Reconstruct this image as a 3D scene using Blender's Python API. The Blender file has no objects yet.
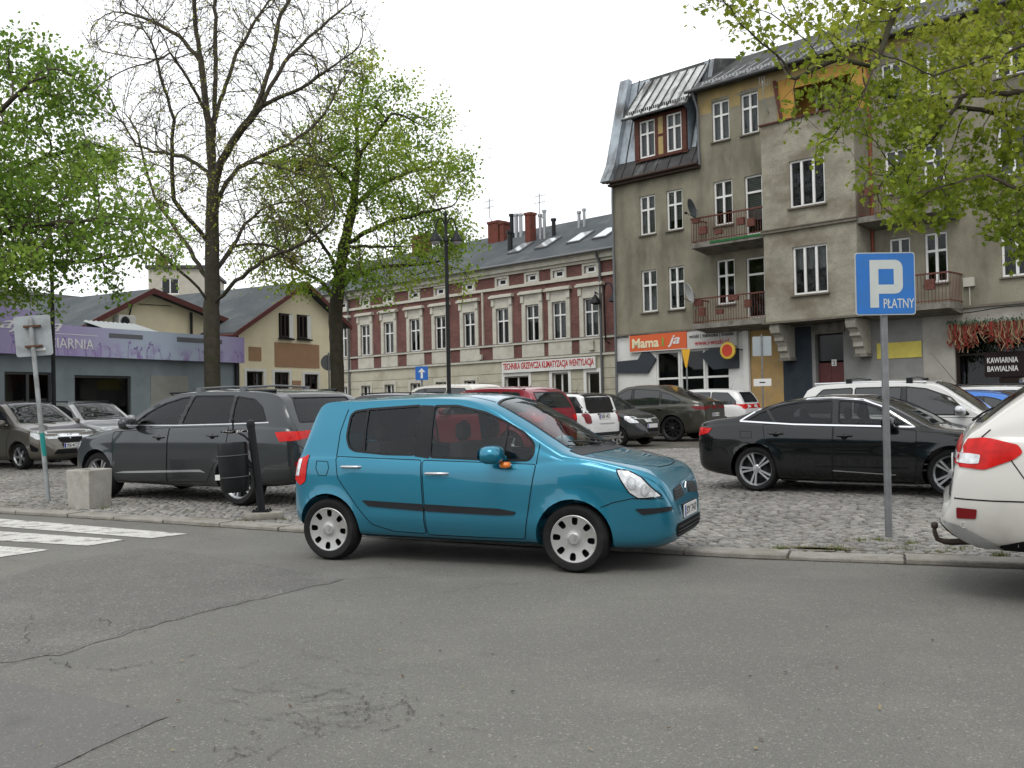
import bpy, bmesh, math, random
import numpy as np
from mathutils import Vector, Matrix
from mathutils.bvhtree import BVHTree
from mathutils.geometry import delaunay_2d_cdt
random.seed(7); RNG = np.random.default_rng(7)
SC = bpy.context.scene; COL = SC.collection
R_ = math.radians
SQ = 0.02          # level of the cobbled square above the road

# ------------------------------------------------------------ objects
def link(o):
    COL.objects.link(o); return o
def tag(o, label=None, cat=None, group=None, kind=None):
    if label: o['label'] = label
    if cat: o['category'] = cat
    if group: o['group'] = group
    if kind: o['kind'] = kind
    return o
def empty(name, mw, label=None, cat=None, group=None):
    o = bpy.data.objects.new(name, None); o.empty_display_size = .2
    link(o); o.matrix_world = mw
    return tag(o, label, cat, group)
def at(x, y, z=0., deg=0.):
    return Matrix.Translation((x, y, z)) @ Matrix.Rotation(R_(deg), 4, 'Z')
def mesh_obj(name, me, parent=None, mats=(), smooth=None, mw=None):
    o = bpy.data.objects.new(name, me)
    for m in mats: me.materials.append(m)
    link(o)
    if parent is not None: o.parent = parent
    if mw is not None: o.matrix_world = mw
    if smooth is not None: shade(me, smooth)
    return o
def shade(me, ang):
    n = len(me.polygons)
    me.polygons.foreach_set('use_smooth', [True]*n)
    if ang < 179:
        try: me.set_sharp_from_angle(angle=R_(ang))
        except Exception: pass
    me.update()
def copy_tree(o, parent=None):
    c = o.copy(); link(c); c.parent = parent
    for ch in list(o.children): copy_tree(ch, c)
    return c

class MB:
    """collects simple shapes; build() links them as ONE mesh"""
    def __init__(s): s.v = []; s.f = []; s.m = []
    def add(s, vs, fs, m=0):
        b = len(s.v); s.v += [tuple(v) for v in vs]
        s.f += [tuple(i+b for i in f) for f in fs]; s.m += [m]*len(fs); return s
    def box(s, x0, x1, y0, y1, z0, z1, m=0, M=None):
        vs = [Vector((x, y, z)) for z in (z0, z1) for y in (y0, y1) for x in (x0, x1)]
        if M: vs = [M @ v for v in vs]
        return s.add(vs, [(0,2,3,1),(4,5,7,6),(0,1,5,4),(2,6,7,3),(0,4,6,2),(1,3,7,5)], m)
    def quad(s, a, b, c, d, m=0): return s.add([a, b, c, d], [(0,1,2,3)], m)
    def poly(s, pts, m=0): return s.add(pts, [tuple(range(len(pts)))], m)
    def prism(s, pts, d, m=0):
        """pts: 3d polygon, d: extrusion vector"""
        d = Vector(d); n = len(pts); vs = [Vector(p) for p in pts]; vs += [v+d for v in vs]
        fs = [tuple(range(n))[::-1], tuple(range(n, 2*n))] + [(i, (i+1) % n, n+(i+1) % n, n+i) for i in range(n)]
        return s.add(vs, fs, m)
    def tube(s, pts, rad, n=8, m=0, caps=True):
        P = [Vector(p) for p in pts]
        if not hasattr(rad, '__len__'): rad = [rad]*len(P)
        vs = []; fs = []; ref = None
        for i, p in enumerate(P):
            d = (P[min(i+1, len(P)-1)] - P[max(i-1, 0)]).normalized()
            if ref is None:
                ref = d.orthogonal().normalized()
            ref = (ref - d*ref.dot(d))
            ref = ref.normalized() if ref.length > 1e-6 else d.orthogonal().normalized()
            q = d.cross(ref)
            for k in range(n):
                a = 2*math.pi*k/n
                vs.append(p + (ref*math.cos(a) + q*math.sin(a))*rad[i])
        for i in range(len(P)-1):
            for k in range(n):
                a = i*n+k; b = i*n+(k+1) % n
                fs.append((a, b, b+n, a+n))
        if caps:
            fs.append(tuple(range(n))[::-1]); fs.append(tuple(range((len(P)-1)*n, len(P)*n)))
        return s.add(vs, fs, m)
    def lathe(s, prof, n=24, m=0, M=None):
        """prof: list of (radius, z)"""
        vs = []; fs = []
        for r, z in prof:
            for k in range(n):
                a = 2*math.pi*k/n; v = Vector((r*math.cos(a), r*math.sin(a), z))
                vs.append(M @ v if M else v)
        for i in range(len(prof)-1):
            for k in range(n):
                a = i*n+k; b = i*n+(k+1) % n
                fs.append((a, b, b+n, a+n))
        return s.add(vs, fs, m)
    def mesh(s, name='m'):
        me = bpy.data.meshes.new(name); me.from_pydata(s.v, [], s.f)
        me.polygons.foreach_set('material_index', s.m); me.update(); return me
    def build(s, name, mats, parent=None, smooth=None, mw=None, weld=False, bevel=0):
        me = s.mesh(name)
        if not isinstance(mats, (list, tuple)): mats = [mats]
        if weld or bevel:
            bm = bmesh.new(); bm.from_mesh(me)
            bmesh.ops.remove_doubles(bm, verts=bm.verts, dist=1e-4)
            if bevel:
                es = [e for e in bm.edges if len(e.link_faces) == 2 and e.calc_face_angle(0) > .5]
                bmesh.ops.bevel(bm, geom=es, offset=bevel, segments=2, affect='EDGES', profile=.5)
            bmesh.ops.recalc_face_normals(bm, faces=bm.faces)
            bm.to_mesh(me); bm.free()
        return mesh_obj(name, me, parent, mats, smooth, mw)

def text_mesh(txt, size, depth=.0, bold=0., shear=0., spacing=1.):
    cu = bpy.data.curves.new('txt', 'FONT'); cu.body = txt; cu.size = size
    cu.extrude = depth; cu.offset = bold; cu.shear = shear; cu.space_character = spacing
    cu.align_x = 'CENTER'; cu.align_y = 'CENTER'; cu.resolution_u = 3
    o = bpy.data.objects.new('txt', cu); link(o)
    me = bpy.data.meshes.new_from_object(o.evaluated_get(bpy.context.evaluated_depsgraph_get()))
    bpy.data.objects.remove(o); bpy.data.curves.remove(cu)
    return me
def text_obj(name, txt, width, height, m, parent, M, bold=0., shear=0., depth=.004, spacing=1.):
    """flat lettering scaled to width x height, laid on plane given by matrix M (x right, y up, z out)"""
    me = text_mesh(txt, 1., depth, bold, shear, spacing)
    co = np.empty(len(me.vertices)*3); me.vertices.foreach_get('co', co); co = co.reshape(-1, 3)
    lo = co.min(0); hi = co.max(0)
    co[:, 0] = (co[:, 0]-(lo[0]+hi[0])/2)*width/(hi[0]-lo[0]); co[:, 1] = (co[:, 1]-(lo[1]+hi[1])/2)*height/(hi[1]-lo[1])
    me.vertices.foreach_set('co', co.ravel()); me.transform(M); me.update()
    me.materials.clear()
    return mesh_obj(name, me, parent, [m])
UPRIGHT = Matrix(((1,0,0,0),(0,0,-1,0),(0,1,0,0),(0,0,0,1)))   # text x->x, y->z, z->-y (faces -y)

# ------------------------------------------------------------ materials
def nodes(m):
    m.use_nodes = True; nt = m.node_tree; return nt, nt.nodes, nt.links
def mat(name, col, rough=.6, metal=0., coat=0., spec=.5, var=0., vscale=3., bump=0., bscale=60., dirt=None, dscale=.6, dlo=.45, dhi=.7, stretch=None, fine=0., fscale=40.):
    m = bpy.data.materials.new(name); nt, N, L = nodes(m); b = N['Principled BSDF']
    b.inputs['Base Color'].default_value = (*col, 1); b.inputs['Roughness'].default_value = rough
    b.inputs['Metallic'].default_value = metal; b.inputs['Coat Weight'].default_value = coat
    b.inputs['Coat Roughness'].default_value = .04; b.inputs['Specular IOR Level'].default_value = spec if rough < .6 or metal > .1 else min(spec, .18)
    out = None
    if var or dirt or bump or fine:
        tc = N.new('ShaderNodeTexCoord'); vec = tc.outputs['Object']
        if stretch:
            mp = N.new('ShaderNodeMapping'); mp.inputs['Scale'].default_value = stretch; L.new(vec, mp.inputs[0]); vec2 = mp.outputs[0]
        else: vec2 = vec
        def noise(sc, det=6, v=vec):
            n = N.new('ShaderNodeTexNoise'); n.inputs['Scale'].default_value = sc; n.inputs['Detail'].default_value = det
            n.inputs['Roughness'].default_value = .62; L.new(v, n.inputs['Vector']); return n.outputs['Fac']
        def ramp(fac, a, c):
            r = N.new('ShaderNodeMapRange'); r.inputs[1].default_value = a; r.inputs[2].default_value = c; L.new(fac, r.inputs[0]); return r.outputs[0]
        def mix(f, a, c):
            x = N.new('ShaderNodeMix'); x.data_type = 'RGBA'
            L.new(f, x.inputs[0])
            for i, s in ((6, a), (7, c)):
                if isinstance(s, tuple): x.inputs[i].default_value = (*s, 1)
                else: L.new(s, x.inputs[i])
            return x.outputs[2]
        cur = col
        if var:
            cur = mix(ramp(noise(vscale), .3, .7), tuple(c*(1-var) for c in col), tuple(min(1, c*(1+var)) for c in col))
        if fine:
            fm = ramp(noise(fscale, 3), .35, .65)
            dk = N.new('ShaderNodeMix'); dk.data_type = 'RGBA'; dk.blend_type = 'MULTIPLY'; dk.inputs[0].default_value = fine
            if isinstance(cur, tuple): dk.inputs[6].default_value = (*cur, 1)
            else: L.new(cur, dk.inputs[6])
            L.new(fm, dk.inputs[7]); cur = dk.outputs[2]
        if dirt:
            cur = mix(ramp(noise(dscale, 8, vec2), dlo, dhi), cur, dirt)
        if not isinstance(cur, tuple): L.new(cur, b.inputs['Base Color'])
        if bump:
            bp = N.new('ShaderNodeBump'); bp.inputs['Strength'].default_value = bump; bp.inputs['Distance'].default_value = .02
            L.new(noise(bscale, 4), bp.inputs['Height']); L.new(bp.outputs[0], b.inputs['Normal'])
    return m
def paint(name, col, metal=.35, rough=.35, dust=.12):
    """car paint: clear coat, metallic flake tone, thin road dust"""
    m = bpy.data.materials.new(name); nt, N, L = nodes(m); b = N['Principled BSDF']
    b.inputs['Metallic'].default_value = metal; b.inputs['Roughness'].default_value = rough
    b.inputs['Coat Weight'].default_value = .9; b.inputs['Coat Roughness'].default_value = .035; b.inputs['Specular IOR Level'].default_value = .15
    tc = N.new('ShaderNodeTexCoord'); sx = N.new('ShaderNodeSeparateXYZ'); L.new(tc.outputs['Object'], sx.inputs[0])
    n = N.new('ShaderNodeTexNoise'); n.inputs['Scale'].default_value = 3.; n.inputs['Detail'].default_value = 8; L.new(tc.outputs['Object'], n.inputs['Vector'])
    mr = N.new('ShaderNodeMapRange'); mr.inputs[1].default_value = .95; mr.inputs[2].default_value = .25; L.new(sx.outputs[2], mr.inputs[0])
    mu = N.new('ShaderNodeMath'); mu.operation = 'MULTIPLY'; L.new(mr.outputs[0], mu.inputs[0]); L.new(n.outputs['Fac'], mu.inputs[1])
    m2 = N.new('ShaderNodeMath'); m2.operation = 'MULTIPLY'; L.new(mu.outputs[0], m2.inputs[0]); m2.inputs[1].default_value = dust*2
    mx = N.new('ShaderNodeMix'); mx.data_type = 'RGBA'; L.new(m2.outputs[0], mx.inputs[0])
    mx.inputs[6].default_value = (*col, 1); mx.inputs[7].default_value = (.16, .145, .12, 1); L.new(mx.outputs[2], b.inputs['Base Color'])
    return m
def glass(name, tint=(.12,.14,.14), refl=1.):
    """thin tinted pane: transmits a tinted view, reflects by fresnel"""
    m = bpy.data.materials.new(name); nt, N, L = nodes(m); N.remove(N['Principled BSDF'])
    t = N.new('ShaderNodeBsdfTransparent'); t.inputs[0].default_value = (*tint, 1)
    g = N.new('ShaderNodeBsdfGlossy'); g.inputs['Roughness'].default_value = .02; g.inputs[0].default_value = (.74*refl, .77*refl, .78*refl, 1)
    lw = N.new('ShaderNodeFresnel'); lw.inputs[0].default_value = 1.48
    x = N.new('ShaderNodeMixShader'); L.new(lw.outputs[0], x.inputs[0]); L.new(t.outputs[0], x.inputs[1]); L.new(g.outputs[0], x.inputs[2])
    L.new(x.outputs[0], N['Material Output'].inputs[0]); return m
MT = {}
MT['rubber'] = mat('rubber', (.012,.012,.0125), .75, var=.3, vscale=8, dirt=(.035,.032,.029), dscale=3, dlo=.5, dhi=.85)
MT['black_plastic'] = mat('black_plastic', (.014,.015,.017), .5, spec=.22, var=.15, vscale=12)
MT['gloss_black'] = mat('gloss_black', (.01,.01,.011), .12)
MT['dark_inside'] = mat('dark_inside', (.018,.018,.02), .9)
MT['seam'] = mat('seam', (.006,.006,.007), .8)
MT['chrome'] = mat('chrome', (.75,.76,.78), .12, 1.)
MT['satin_silver'] = mat('satin_silver', (.55,.56,.57), .32, .85, var=.08, vscale=20)
MT['alloy'] = mat('alloy', (.5,.51,.52), .3, .9)
MT['dark_alloy'] = mat('dark_alloy', (.02,.02,.022), .3, .3)
MT['hubcap'] = mat('hubcap', (.42,.42,.41), .38, .55, dirt=(.2,.18,.15), dscale=6, dlo=.5, dhi=.85)
MT['glass'] = glass('window_glass', (.64,.67,.66))
MT['privacy'] = glass('privacy_glass', (.20,.215,.22))
MT['glass_op'] = mat('far_glass', (.012,.015,.016), .04, spec=.8)
MT['red_lens'] = mat('red_lens', (.50,.008,.006), .22, spec=.3, var=.25, vscale=14)
MT['dark_red_lens'] = mat('dark_red_lens', (.14,.006,.008), .22, spec=.3)
MT['clear_lens'] = mat('clear_lens', (.6,.62,.63), .1, .25, coat=1., var=.35, vscale=16)
MT['amber_lens'] = mat('amber_lens', (.8,.2,.01), .15, coat=1.)
MT['plate_white'] = mat('plate_white', (.62,.62,.6), .4)
MT['plate_blue'] = mat('plate_blue', (.01,.03,.3), .4)
MT['plate_ink'] = mat('plate_ink', (.015,.015,.02), .5)

# ------------------------------------------------------------ camera and light
FPX, CH = 1000., 1.60
PITCH, ROLL, TILT = 9/FPX, .02, 15/FPX
F0 = Vector((0, math.cos(PITCH), math.sin(PITCH))); U0 = Vector((0, -math.sin(PITCH), math.cos(PITCH))); R0 = Vector((1, 0, 0))
CR = R0*math.cos(ROLL) - U0*math.sin(ROLL); CU = R0*math.sin(ROLL) + U0*math.cos(ROLL); CC = Vector((0, 0, CH))
cam = bpy.data.cameras.new('camera'); co = link(bpy.data.objects.new('camera', cam))
co.matrix_world = Matrix(((CR.x, CU.x, -F0.x, 0), (CR.y, CU.y, -F0.y, 0), (CR.z, CU.z, -F0.z, CH), (0, 0, 0, 1)))
cam.sensor_width = 36.; cam.lens = 36.*FPX/1024; cam.clip_end = 2000.; SC.camera = co
# the street falls about one degree towards the camera: plumb things stand in this frame, the ground is z = 0
PLUMB = Matrix.Translation(CC) @ Matrix.Rotation(-TILT, 4, 'X') @ Matrix.Translation(-CC)
PLUMB_I = PLUMB.inverted()
def ray(px, py): return F0 + CR*((px-512)/FPX) - CU*((py-384)/FPX)
def gpt(px, py, z=0.):
    d = ray(px, py); return CC + d*((z-CH)/d.z)
def ppt(px, py, depth):
    """point in the plumb frame at a distance"""
    d = PLUMB_I.to_3x3() @ ray(px, py); return CC + d*(depth/d.y)

w = bpy.data.worlds.new('World'); SC.world = w; w.use_nodes = True
N, L = w.node_tree.nodes, w.node_tree.links
sky = N.new('ShaderNodeTexSky'); sky.sky_type = 'NISHITA'; sky.sun_disc = False
SUN_EL, SUN_AZ = 52., 200.
sky.sun_elevation = R_(SUN_EL); sky.sun_rotation = R_(SUN_AZ); sky.dust_density = 3.
tc = N.new('ShaderNodeTexCoord'); nz = N.new('ShaderNodeTexNoise'); nz.inputs['Scale'].default_value = 1.6; nz.inputs['Detail'].default_value = 5
L.new(tc.outputs['Generated'], nz.inputs['Vector'])
cr = N.new('ShaderNodeMix'); cr.data_type = 'RGBA'; L.new(nz.outputs['Fac'], cr.inputs[0])
cr.inputs[6].default_value = (9.6, 9.9, 10.3, 1); cr.inputs[7].default_value = (12.4, 12.5, 12.7, 1)   # overcast cloud layer
mx = N.new('ShaderNodeMix'); mx.data_type = 'RGBA'; mx.inputs[0].default_value = .93
L.new(sky.outputs[0], mx.inputs[6]); L.new(cr.outputs[2], mx.inputs[7])
L.new(mx.outputs[2], N['Background'].inputs[0]); N['Background'].inputs[1].default_value = .1
sl = bpy.data.lights.new('sun', 'SUN'); sl.energy = .9; sl.angle = R_(25); sl.color = (1, .97, .92)
so = link(bpy.data.objects.new('sun', sl))
sd = Vector((math.sin(R_(SUN_AZ))*math.cos(R_(SUN_EL)), math.cos(R_(SUN_AZ))*math.cos(R_(SUN_EL)), math.sin(R_(SUN_EL))))
so.rotation_euler = (-sd).to_track_quat('-Z', 'Y').to_euler(); so.location = (0, 0, 40)
vs = SC.view_settings; vs.view_transform = 'Standard'; vs.look = 'None'; vs.exposure = .42; vs.gamma = 1.; vs.use_curve_mapping = False
SC.cycles.max_bounces = 8; SC.cycles.transparent_max_bounces = 16; SC.cycles.use_denoising = True
# ------------------------------------------------------------ ground
def ground_mat(name, base, light, dark, scale=.35, grain=180., grit=.35, rough=.9, bump=.35):
    m = bpy.data.materials.new(name); nt, N, L = nodes(m); b = N['Principled BSDF']; b.inputs['Roughness'].default_value = rough
    b.inputs['Specular IOR Level'].default_value = .35
    tc = N.new('ShaderNodeTexCoord'); V = tc.outputs['Object']
    def noise(s, d, r=.6):
        n = N.new('ShaderNodeTexNoise'); n.inputs['Scale'].default_value = s; n.inputs['Detail'].default_value = d; n.inputs['Roughness'].default_value = r
        L.new(V, n.inputs['Vector']); return n.outputs['Fac']
    def rng(f, a, c, lo=0., hi=1.):
        r = N.new('ShaderNodeMapRange'); r.inputs[1].default_value = a; r.inputs[2].default_value = c; r.inputs[3].default_value = lo; r.inputs[4].default_value = hi; L.new(f, r.inputs[0]); return r.outputs[0]
    def mix(f, a, c, bt='MIX'):
        x = N.new('ShaderNodeMix'); x.data_type = 'RGBA'; x.blend_type = bt
        if isinstance(f, float): x.inputs[0].default_value = f
        else: L.new(f, x.inputs[0])
        for i, s in ((6, a), (7, c)):
            if isinstance(s, tuple): x.inputs[i].default_value = (*s, 1)
            else: L.new(s, x.inputs[i])
        return x.outputs[2]
    c = mix(rng(noise(scale, 5), .35, .65), dark, base)
    c = mix(rng(noise(scale*3.1, 6), .5, .78), c, light)
    c = mix(rng(noise(scale*9, 6), .58, .8, 0, .5), c, dark)
    mp = N.new('ShaderNodeMapping'); mp.inputs['Rotation'].default_value = (0, 0, R_(21)); mp.inputs['Scale'].default_value = (.07, 1.1, 1); L.new(V, mp.inputs[0])
    ns = N.new('ShaderNodeTexNoise'); ns.inputs['Scale'].default_value = 1.; ns.inputs['Detail'].default_value = 4; L.new(mp.outputs[0], ns.inputs['Vector'])
    c = mix(rng(ns.outputs['Fac'], .42, .66, 0, .55), c, dark)
    n3 = N.new('ShaderNodeTexNoise'); n3.inputs['Scale'].default_value = 1.7; n3.inputs['Detail'].default_value = 3; L.new(V, n3.inputs['Vector'])
    c = mix(rng(n3.outputs['Fac'], .66, .74, 0, .5), c, tuple(x*.78 for x in dark))
    vo = N.new('ShaderNodeTexVoronoi'); vo.inputs['Scale'].default_value = grain; L.new(V, vo.inputs['Vector'])
    sp = N.new('ShaderNodeSeparateColor'); L.new(vo.outputs['Color'], sp.inputs[0])
    g1 = rng(sp.outputs[0], 0., 1., 1-grit, 1+grit)
    mm = N.new('ShaderNodeMix'); mm.data_type = 'RGBA'; mm.blend_type = 'MULTIPLY'; mm.inputs[0].default_value = 1.
    L.new(c, mm.inputs[6]); L.new(g1, mm.inputs[7]); c = mm.outputs[2]
    v2 = N.new('ShaderNodeTexVoronoi'); v2.inputs['Scale'].default_value = grain*.42; L.new(V, v2.inputs['Vector'])
    s2 = N.new('ShaderNodeSeparateColor'); L.new(v2.outputs['Color'], s2.inputs[0])
    c = mix(rng(s2.outputs[1], .955, .97, 0, .35), c, tuple(min(1, x*2.2) for x in light))
    L.new(c, b.inputs['Base Color'])
    bp = N.new('ShaderNodeBump'); bp.inputs['Strength'].default_value = bump; bp.inputs['Distance'].default_value = .006
    L.new(vo.outputs['Distance'], bp.inputs['Height']); L.new(bp.outputs[0], b.inputs['Normal'])
    return m
M_ASPH = ground_mat('asphalt', (.143,.140,.125), (.166,.162,.144), (.121,.118,.106), grit=.28, grain=230.)
M_ASPH2 = ground_mat('asphalt_older', (.130,.126,.115), (.158,.152,.138), (.106,.103,.095), grit=.42, grain=150.)
M_ASPH3 = ground_mat('asphalt_smooth', (.124,.121,.113), (.134,.130,.121), (.115,.112,.105), grit=.2, grain=240., bump=.2)
M_JOINT = ground_mat('joint_sand', (.10,.092,.075), (.15,.138,.115), (.055,.052,.042), scale=1.2, grain=90., bump=.5)
def sheet(name, pts, z, m, kind='structure'):
    mb = MB(); mb.poly([(p[0], p[1], z) for p in pts]); o = mb.build(name, m); return tag(o, kind=kind)
sheet('road', [(-400,-300), (400,-300), (400,500), (-400,500)], 0., M_ASPH)

KPX = [(-420,494), (-200,503), (0,513.5), (150,522.5), (300,532.5), (500,544.8), (690,555.6), (788,559.9), (912,564.4), (993,567.5), (1130,573)]
KP = [gpt(x, y, 0.).to_2d() for x, y in KPX]
# smooth resample of the kerb line
def resample(P, step):
    d = [0.]
    for a, b in zip(P, P[1:]): d.append(d[-1]+(b-a).length)
    n = int(d[-1]/step); out = []
    def cat(i, t):
        p = [P[max(0, min(len(P)-1, i+k))] for k in (-1, 0, 1, 2)]
        return .5*((2*p[1]) + (p[2]-p[0])*t + (2*p[0]-5*p[1]+4*p[2]-p[3])*t*t + (-p[0]+3*p[1]-3*p[2]+p[3])*t**3)
    for k in range(n+1):
        s = d[-1]*k/n; i = max(j for j in range(len(d)-1) if d[j] <= s+1e-9); out.append(cat(i, (s-d[i])/(d[i+1]-d[i])))
    return out
KS = resample(KP, .25)
e1 = (KS[-1]-KS[-9]).normalized(); e0 = (KS[0]-KS[8]).normalized()
KS = [KS[0]+e0*(.25*k) for k in range(160, 0, -1)] + KS + [KS[-1]+e1*(.25*k) for k in range(1, 80)]
def knorm(i):
    t = (KS[min(i+1, len(KS)-1)]-KS[max(i-1, 0)]).normalized(); return Vector((-t.y, t.x))
KW = .30
M_KERB = mat('kerb_concrete', (.31,.295,.262), .9, var=.18, vscale=5, dirt=(.17,.155,.125), dscale=3.5, dlo=.5, dhi=.72, bump=.4, bscale=90, fine=.35, fscale=120)
mb = MB(); rk = random.Random(3)
for i in range(0, len(KS)-4, 4):
    g = .012; h = .045 + rk.uniform(-.008, .008); j = rk.uniform(-.008, .008)
    q = [KS[i+k] for k in range(5)]; nn = [knorm(i+k) for k in range(5)]
    d0 = (q[1]-q[0]).normalized()*g; q = [q[0]+d0] + q[1:4] + [q[4]-d0]
    fr = [(p+n*j) for p, n in zip(q, nn)]; bk = [p+n*(KW+j) for p, n in zip(q, nn)]
    for k in range(4):
        a, b, c, d = fr[k], fr[k+1], bk[k+1], bk[k]; c_ = .012
        n1, n2 = nn[k]*c_, nn[k+1]*c_
        mb.quad((*a, 0), (*b, 0), (*b, h-c_), (*a, h-c_)); mb.quad((*a, h-c_), (*b, h-c_), (*(b+n2), h), (*(a+n1), h))
        mb.quad((*(a+n1), h), (*(b+n2), h), (*c, h), (*d, h)); mb.quad((*d, h), (*c, h), (*c, 0), (*d, 0))
    mb.quad((*bk[0], 0), (*fr[0], 0), (*fr[0], h), (*bk[0], h)); mb.quad((*fr[4], 0), (*bk[4], 0), (*bk[4], h), (*fr[4], h))
tag(mb.build('kerb', M_KERB), kind='structure')
# dirt line in the gutter
mb = MB(); rk = random.Random(5)
M_DIRT = ground_mat('gutter_dirt', (.062,.052,.038), (.105,.088,.062), (.035,.03,.022), scale=2., grain=70., bump=.8)
wd = [rk.uniform(.015, .05) for _ in KS]
for i in range(len(KS)-1):
    a, b = KS[i], KS[i+1]; na, nb = knorm(i), knorm(i+1)
    mb.quad((*(a-na*wd[i]), .004), (*(b-nb*wd[i+1]), .004), (*(b+nb*.06), .006), (*(a+na*.06), .006))
tag(mb.build('gutter_dirt', M_DIRT), kind='structure')

# cobbled square: sand bed plus individual setts
back = [p+knorm(i)*(KW-.01) for i, p in enumerate(KS)]
sheet('square_bed', back + [Vector((200, 300)), Vector((-260, 300))], .006, M_JOINT)
def cob_mat():
    m = bpy.data.materials.new('cobble_stone'); nt, N, L = nodes(m); b = N['Principled BSDF']; b.inputs['Roughness'].default_value = .72
    at_ = N.new('ShaderNodeVertexColor'); at_.layer_name = 'stone'
    tc = N.new('ShaderNodeTexCoord'); n = N.new('ShaderNodeTexNoise'); n.inputs['Scale'].default_value = 45; n.inputs['Detail'].default_value = 5; L.new(tc.outputs['Object'], n.inputs['Vector'])
    n2 = N.new('ShaderNodeTexNoise'); n2.inputs['Scale'].default_value = .5; n2.inputs['Detail'].default_value = 6; L.new(tc.outputs['Object'], n2.inputs['Vector'])
    r = N.new('ShaderNodeMapRange'); r.inputs[1].default_value = .3; r.inputs[2].default_value = .7; r.inputs[3].default_value = .72; r.inputs[4].default_value = 1.2; L.new(n.outputs['Fac'], r.inputs[0])
    r2 = N.new('ShaderNodeMapRange'); r2.inputs[1].default_value = .35; r2.inputs[2].default_value = .65; r2.inputs[3].default_value = .78; r2.inputs[4].default_value = 1.12; L.new(n2.outputs['Fac'], r2.inputs[0])
    mu = N.new('ShaderNodeMath'); mu.operation = 'MULTIPLY'; L.new(r.outputs[0], mu.inputs[0]); L.new(r2.outputs[0], mu.inputs[1])
    x = N.new('ShaderNodeMix'); x.data_type = 'RGBA'; x.blend_type = 'MULTIPLY'; x.inputs[0].default_value = 1.; L.new(at_.outputs[0], x.inputs[6]); L.new(mu.outputs[0], x.inputs[7])
    L.new(x.outputs[2], b.inputs['Base Color']); return m
M_COB = cob_mat()
def cobbles():
    rg = np.random.default_rng(11); S = .112
    ang = R_(-21.); ux = np.array([math.cos(ang), math.sin(ang)]); uy = np.array([-ux[1], ux[0]])
    V = []; F = []; Cc = []
    kx = np.array([p.x for p in KS]); ky = np.array([p.y for p in KS]); kn = np.array([knorm(i) for i in range(len(KS))])
    O = np.array([0., 8.])
    for j in range(-60, 260):
        for i in range(-190, 190):
            # fan-like waviness of the rows
            p = O + ux*(i*S + (j % 2)*S*.5) + uy*(j*S*.92 + .06*math.sin(i*S*2.1+.6*math.sin(j*.2)))
            x, y = p
            if y < 6.5 or y > 27 or abs(x) > .66*y+.5: continue
            k = np.argmin((kx-x)**2+(ky-y)**2)
            if (x-kx[k])*kn[k][0]+(y-ky[k])*kn[k][1] < KW+.045: continue
            c = p + rg.normal(0, .016, 2); h = SQ + rg.normal(0, .0026); a = ang + rg.normal(0, .25); tx, ty = rg.normal(0, .026, 2)
            sx, sy = S*rg.uniform(.42, .53, 2); b = len(V); th = (np.arange(7)+rg.uniform(0, 1))*2*math.pi/7+rg.normal(0, .16, 7); rj = rg.uniform(.88, 1.08, 7)
            ex = np.sign(np.cos(th))*np.abs(np.cos(th))**.7*sx*rj; ey = np.sign(np.sin(th))*np.abs(np.sin(th))**.7*sy*rj; ca, sa = math.cos(a), math.sin(a)
            for ins, dz in ((1., -.024), (.95, -.006), (.70, 0.)):
                for lx, ly in zip(ex*ins, ey*ins): V.append((c[0]+lx*ca-ly*sa, c[1]+lx*sa+ly*ca, h+dz+tx*lx+ty*ly))
            for lv in (0, 1):
                for q in range(7):
                    A = b+lv*7+q; B = b+lv*7+(q+1) % 7; F.append((A, B, B+7, A+7))
            F.append(tuple(range(b+14, b+21)))
            g = np.clip(rg.normal(.20, .036), .11, .32); wm = rg.normal(0, .018)
            Cc.append((g*(1.03+wm), g*(.985), g*(.90-wm)))
    me = bpy.data.meshes.new('square'); me.from_pydata(V, [], F)
    ca = me.color_attributes.new('stone', 'FLOAT_COLOR', 'POINT')
    arr = np.ones((len(V), 4), dtype=np.float32); arr[:, :3] = np.repeat(np.array(Cc, dtype=np.float32), 21, 0); ca.data.foreach_set('color', arr.ravel())
    shade(me, 60)
    return tag(mesh_obj('cobbled_square', me, None, [M_COB]), kind='structure')
cobbles()

# asphalt patches, cracks and the zebra crossing
rz = random.Random(12)
def rag(px, jit=3.):
    out = []
    for (a, b) in zip(px, px[1:]+px[:1]):
        n = max(2, int(math.hypot(b[0]-a[0], b[1]-a[1])/14))
        for k in range(n):
            t = k/n; out.append((a[0]+(b[0]-a[0])*t, a[1]+(b[1]-a[1])*t+rz.uniform(-jit, jit)*.5))
    return out
sheet('asphalt_patch', [gpt(x, y) for x, y in rag([(-60,676), (0,681), (90,697), (168,717), (110,742), (52,770), (-60,840)], 1.)], .004, M_ASPH3)
sheet('asphalt_patch', [gpt(x, y) for x, y in rag([(-60,590), (60,562), (150,548), (210,556), (318,575), (345,580), (250,602), (165,622), (60,655), (-60,672)], 2.5)], .0035, M_ASPH2)
M_PAINT = mat('road_paint', (.60,.59,.55), .75, var=.08, dirt=(.17,.16,.145), dscale=5., dlo=.50, dhi=.66, fine=.35, fscale=60)
ZB = [[(-70,512.5), (0,519), (187.5,534.3), (151,538.6), (0,527), (-70,521)], [(-70,526), (0,531.6), (126,540.2), (88,546.2), (0,541), (-70,537)], [(-70,543), (0,546.5), (50,550.2), (0,557.8), (-70,566)]]
for z in ZB: sheet('crossing_stripe', [gpt(x, y) for x, y in z], .006, M_PAINT)
M_CRACK = mat('crack_dark', (.075,.071,.064), .95)
mb = MB(); rc = random.Random(21)
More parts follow.
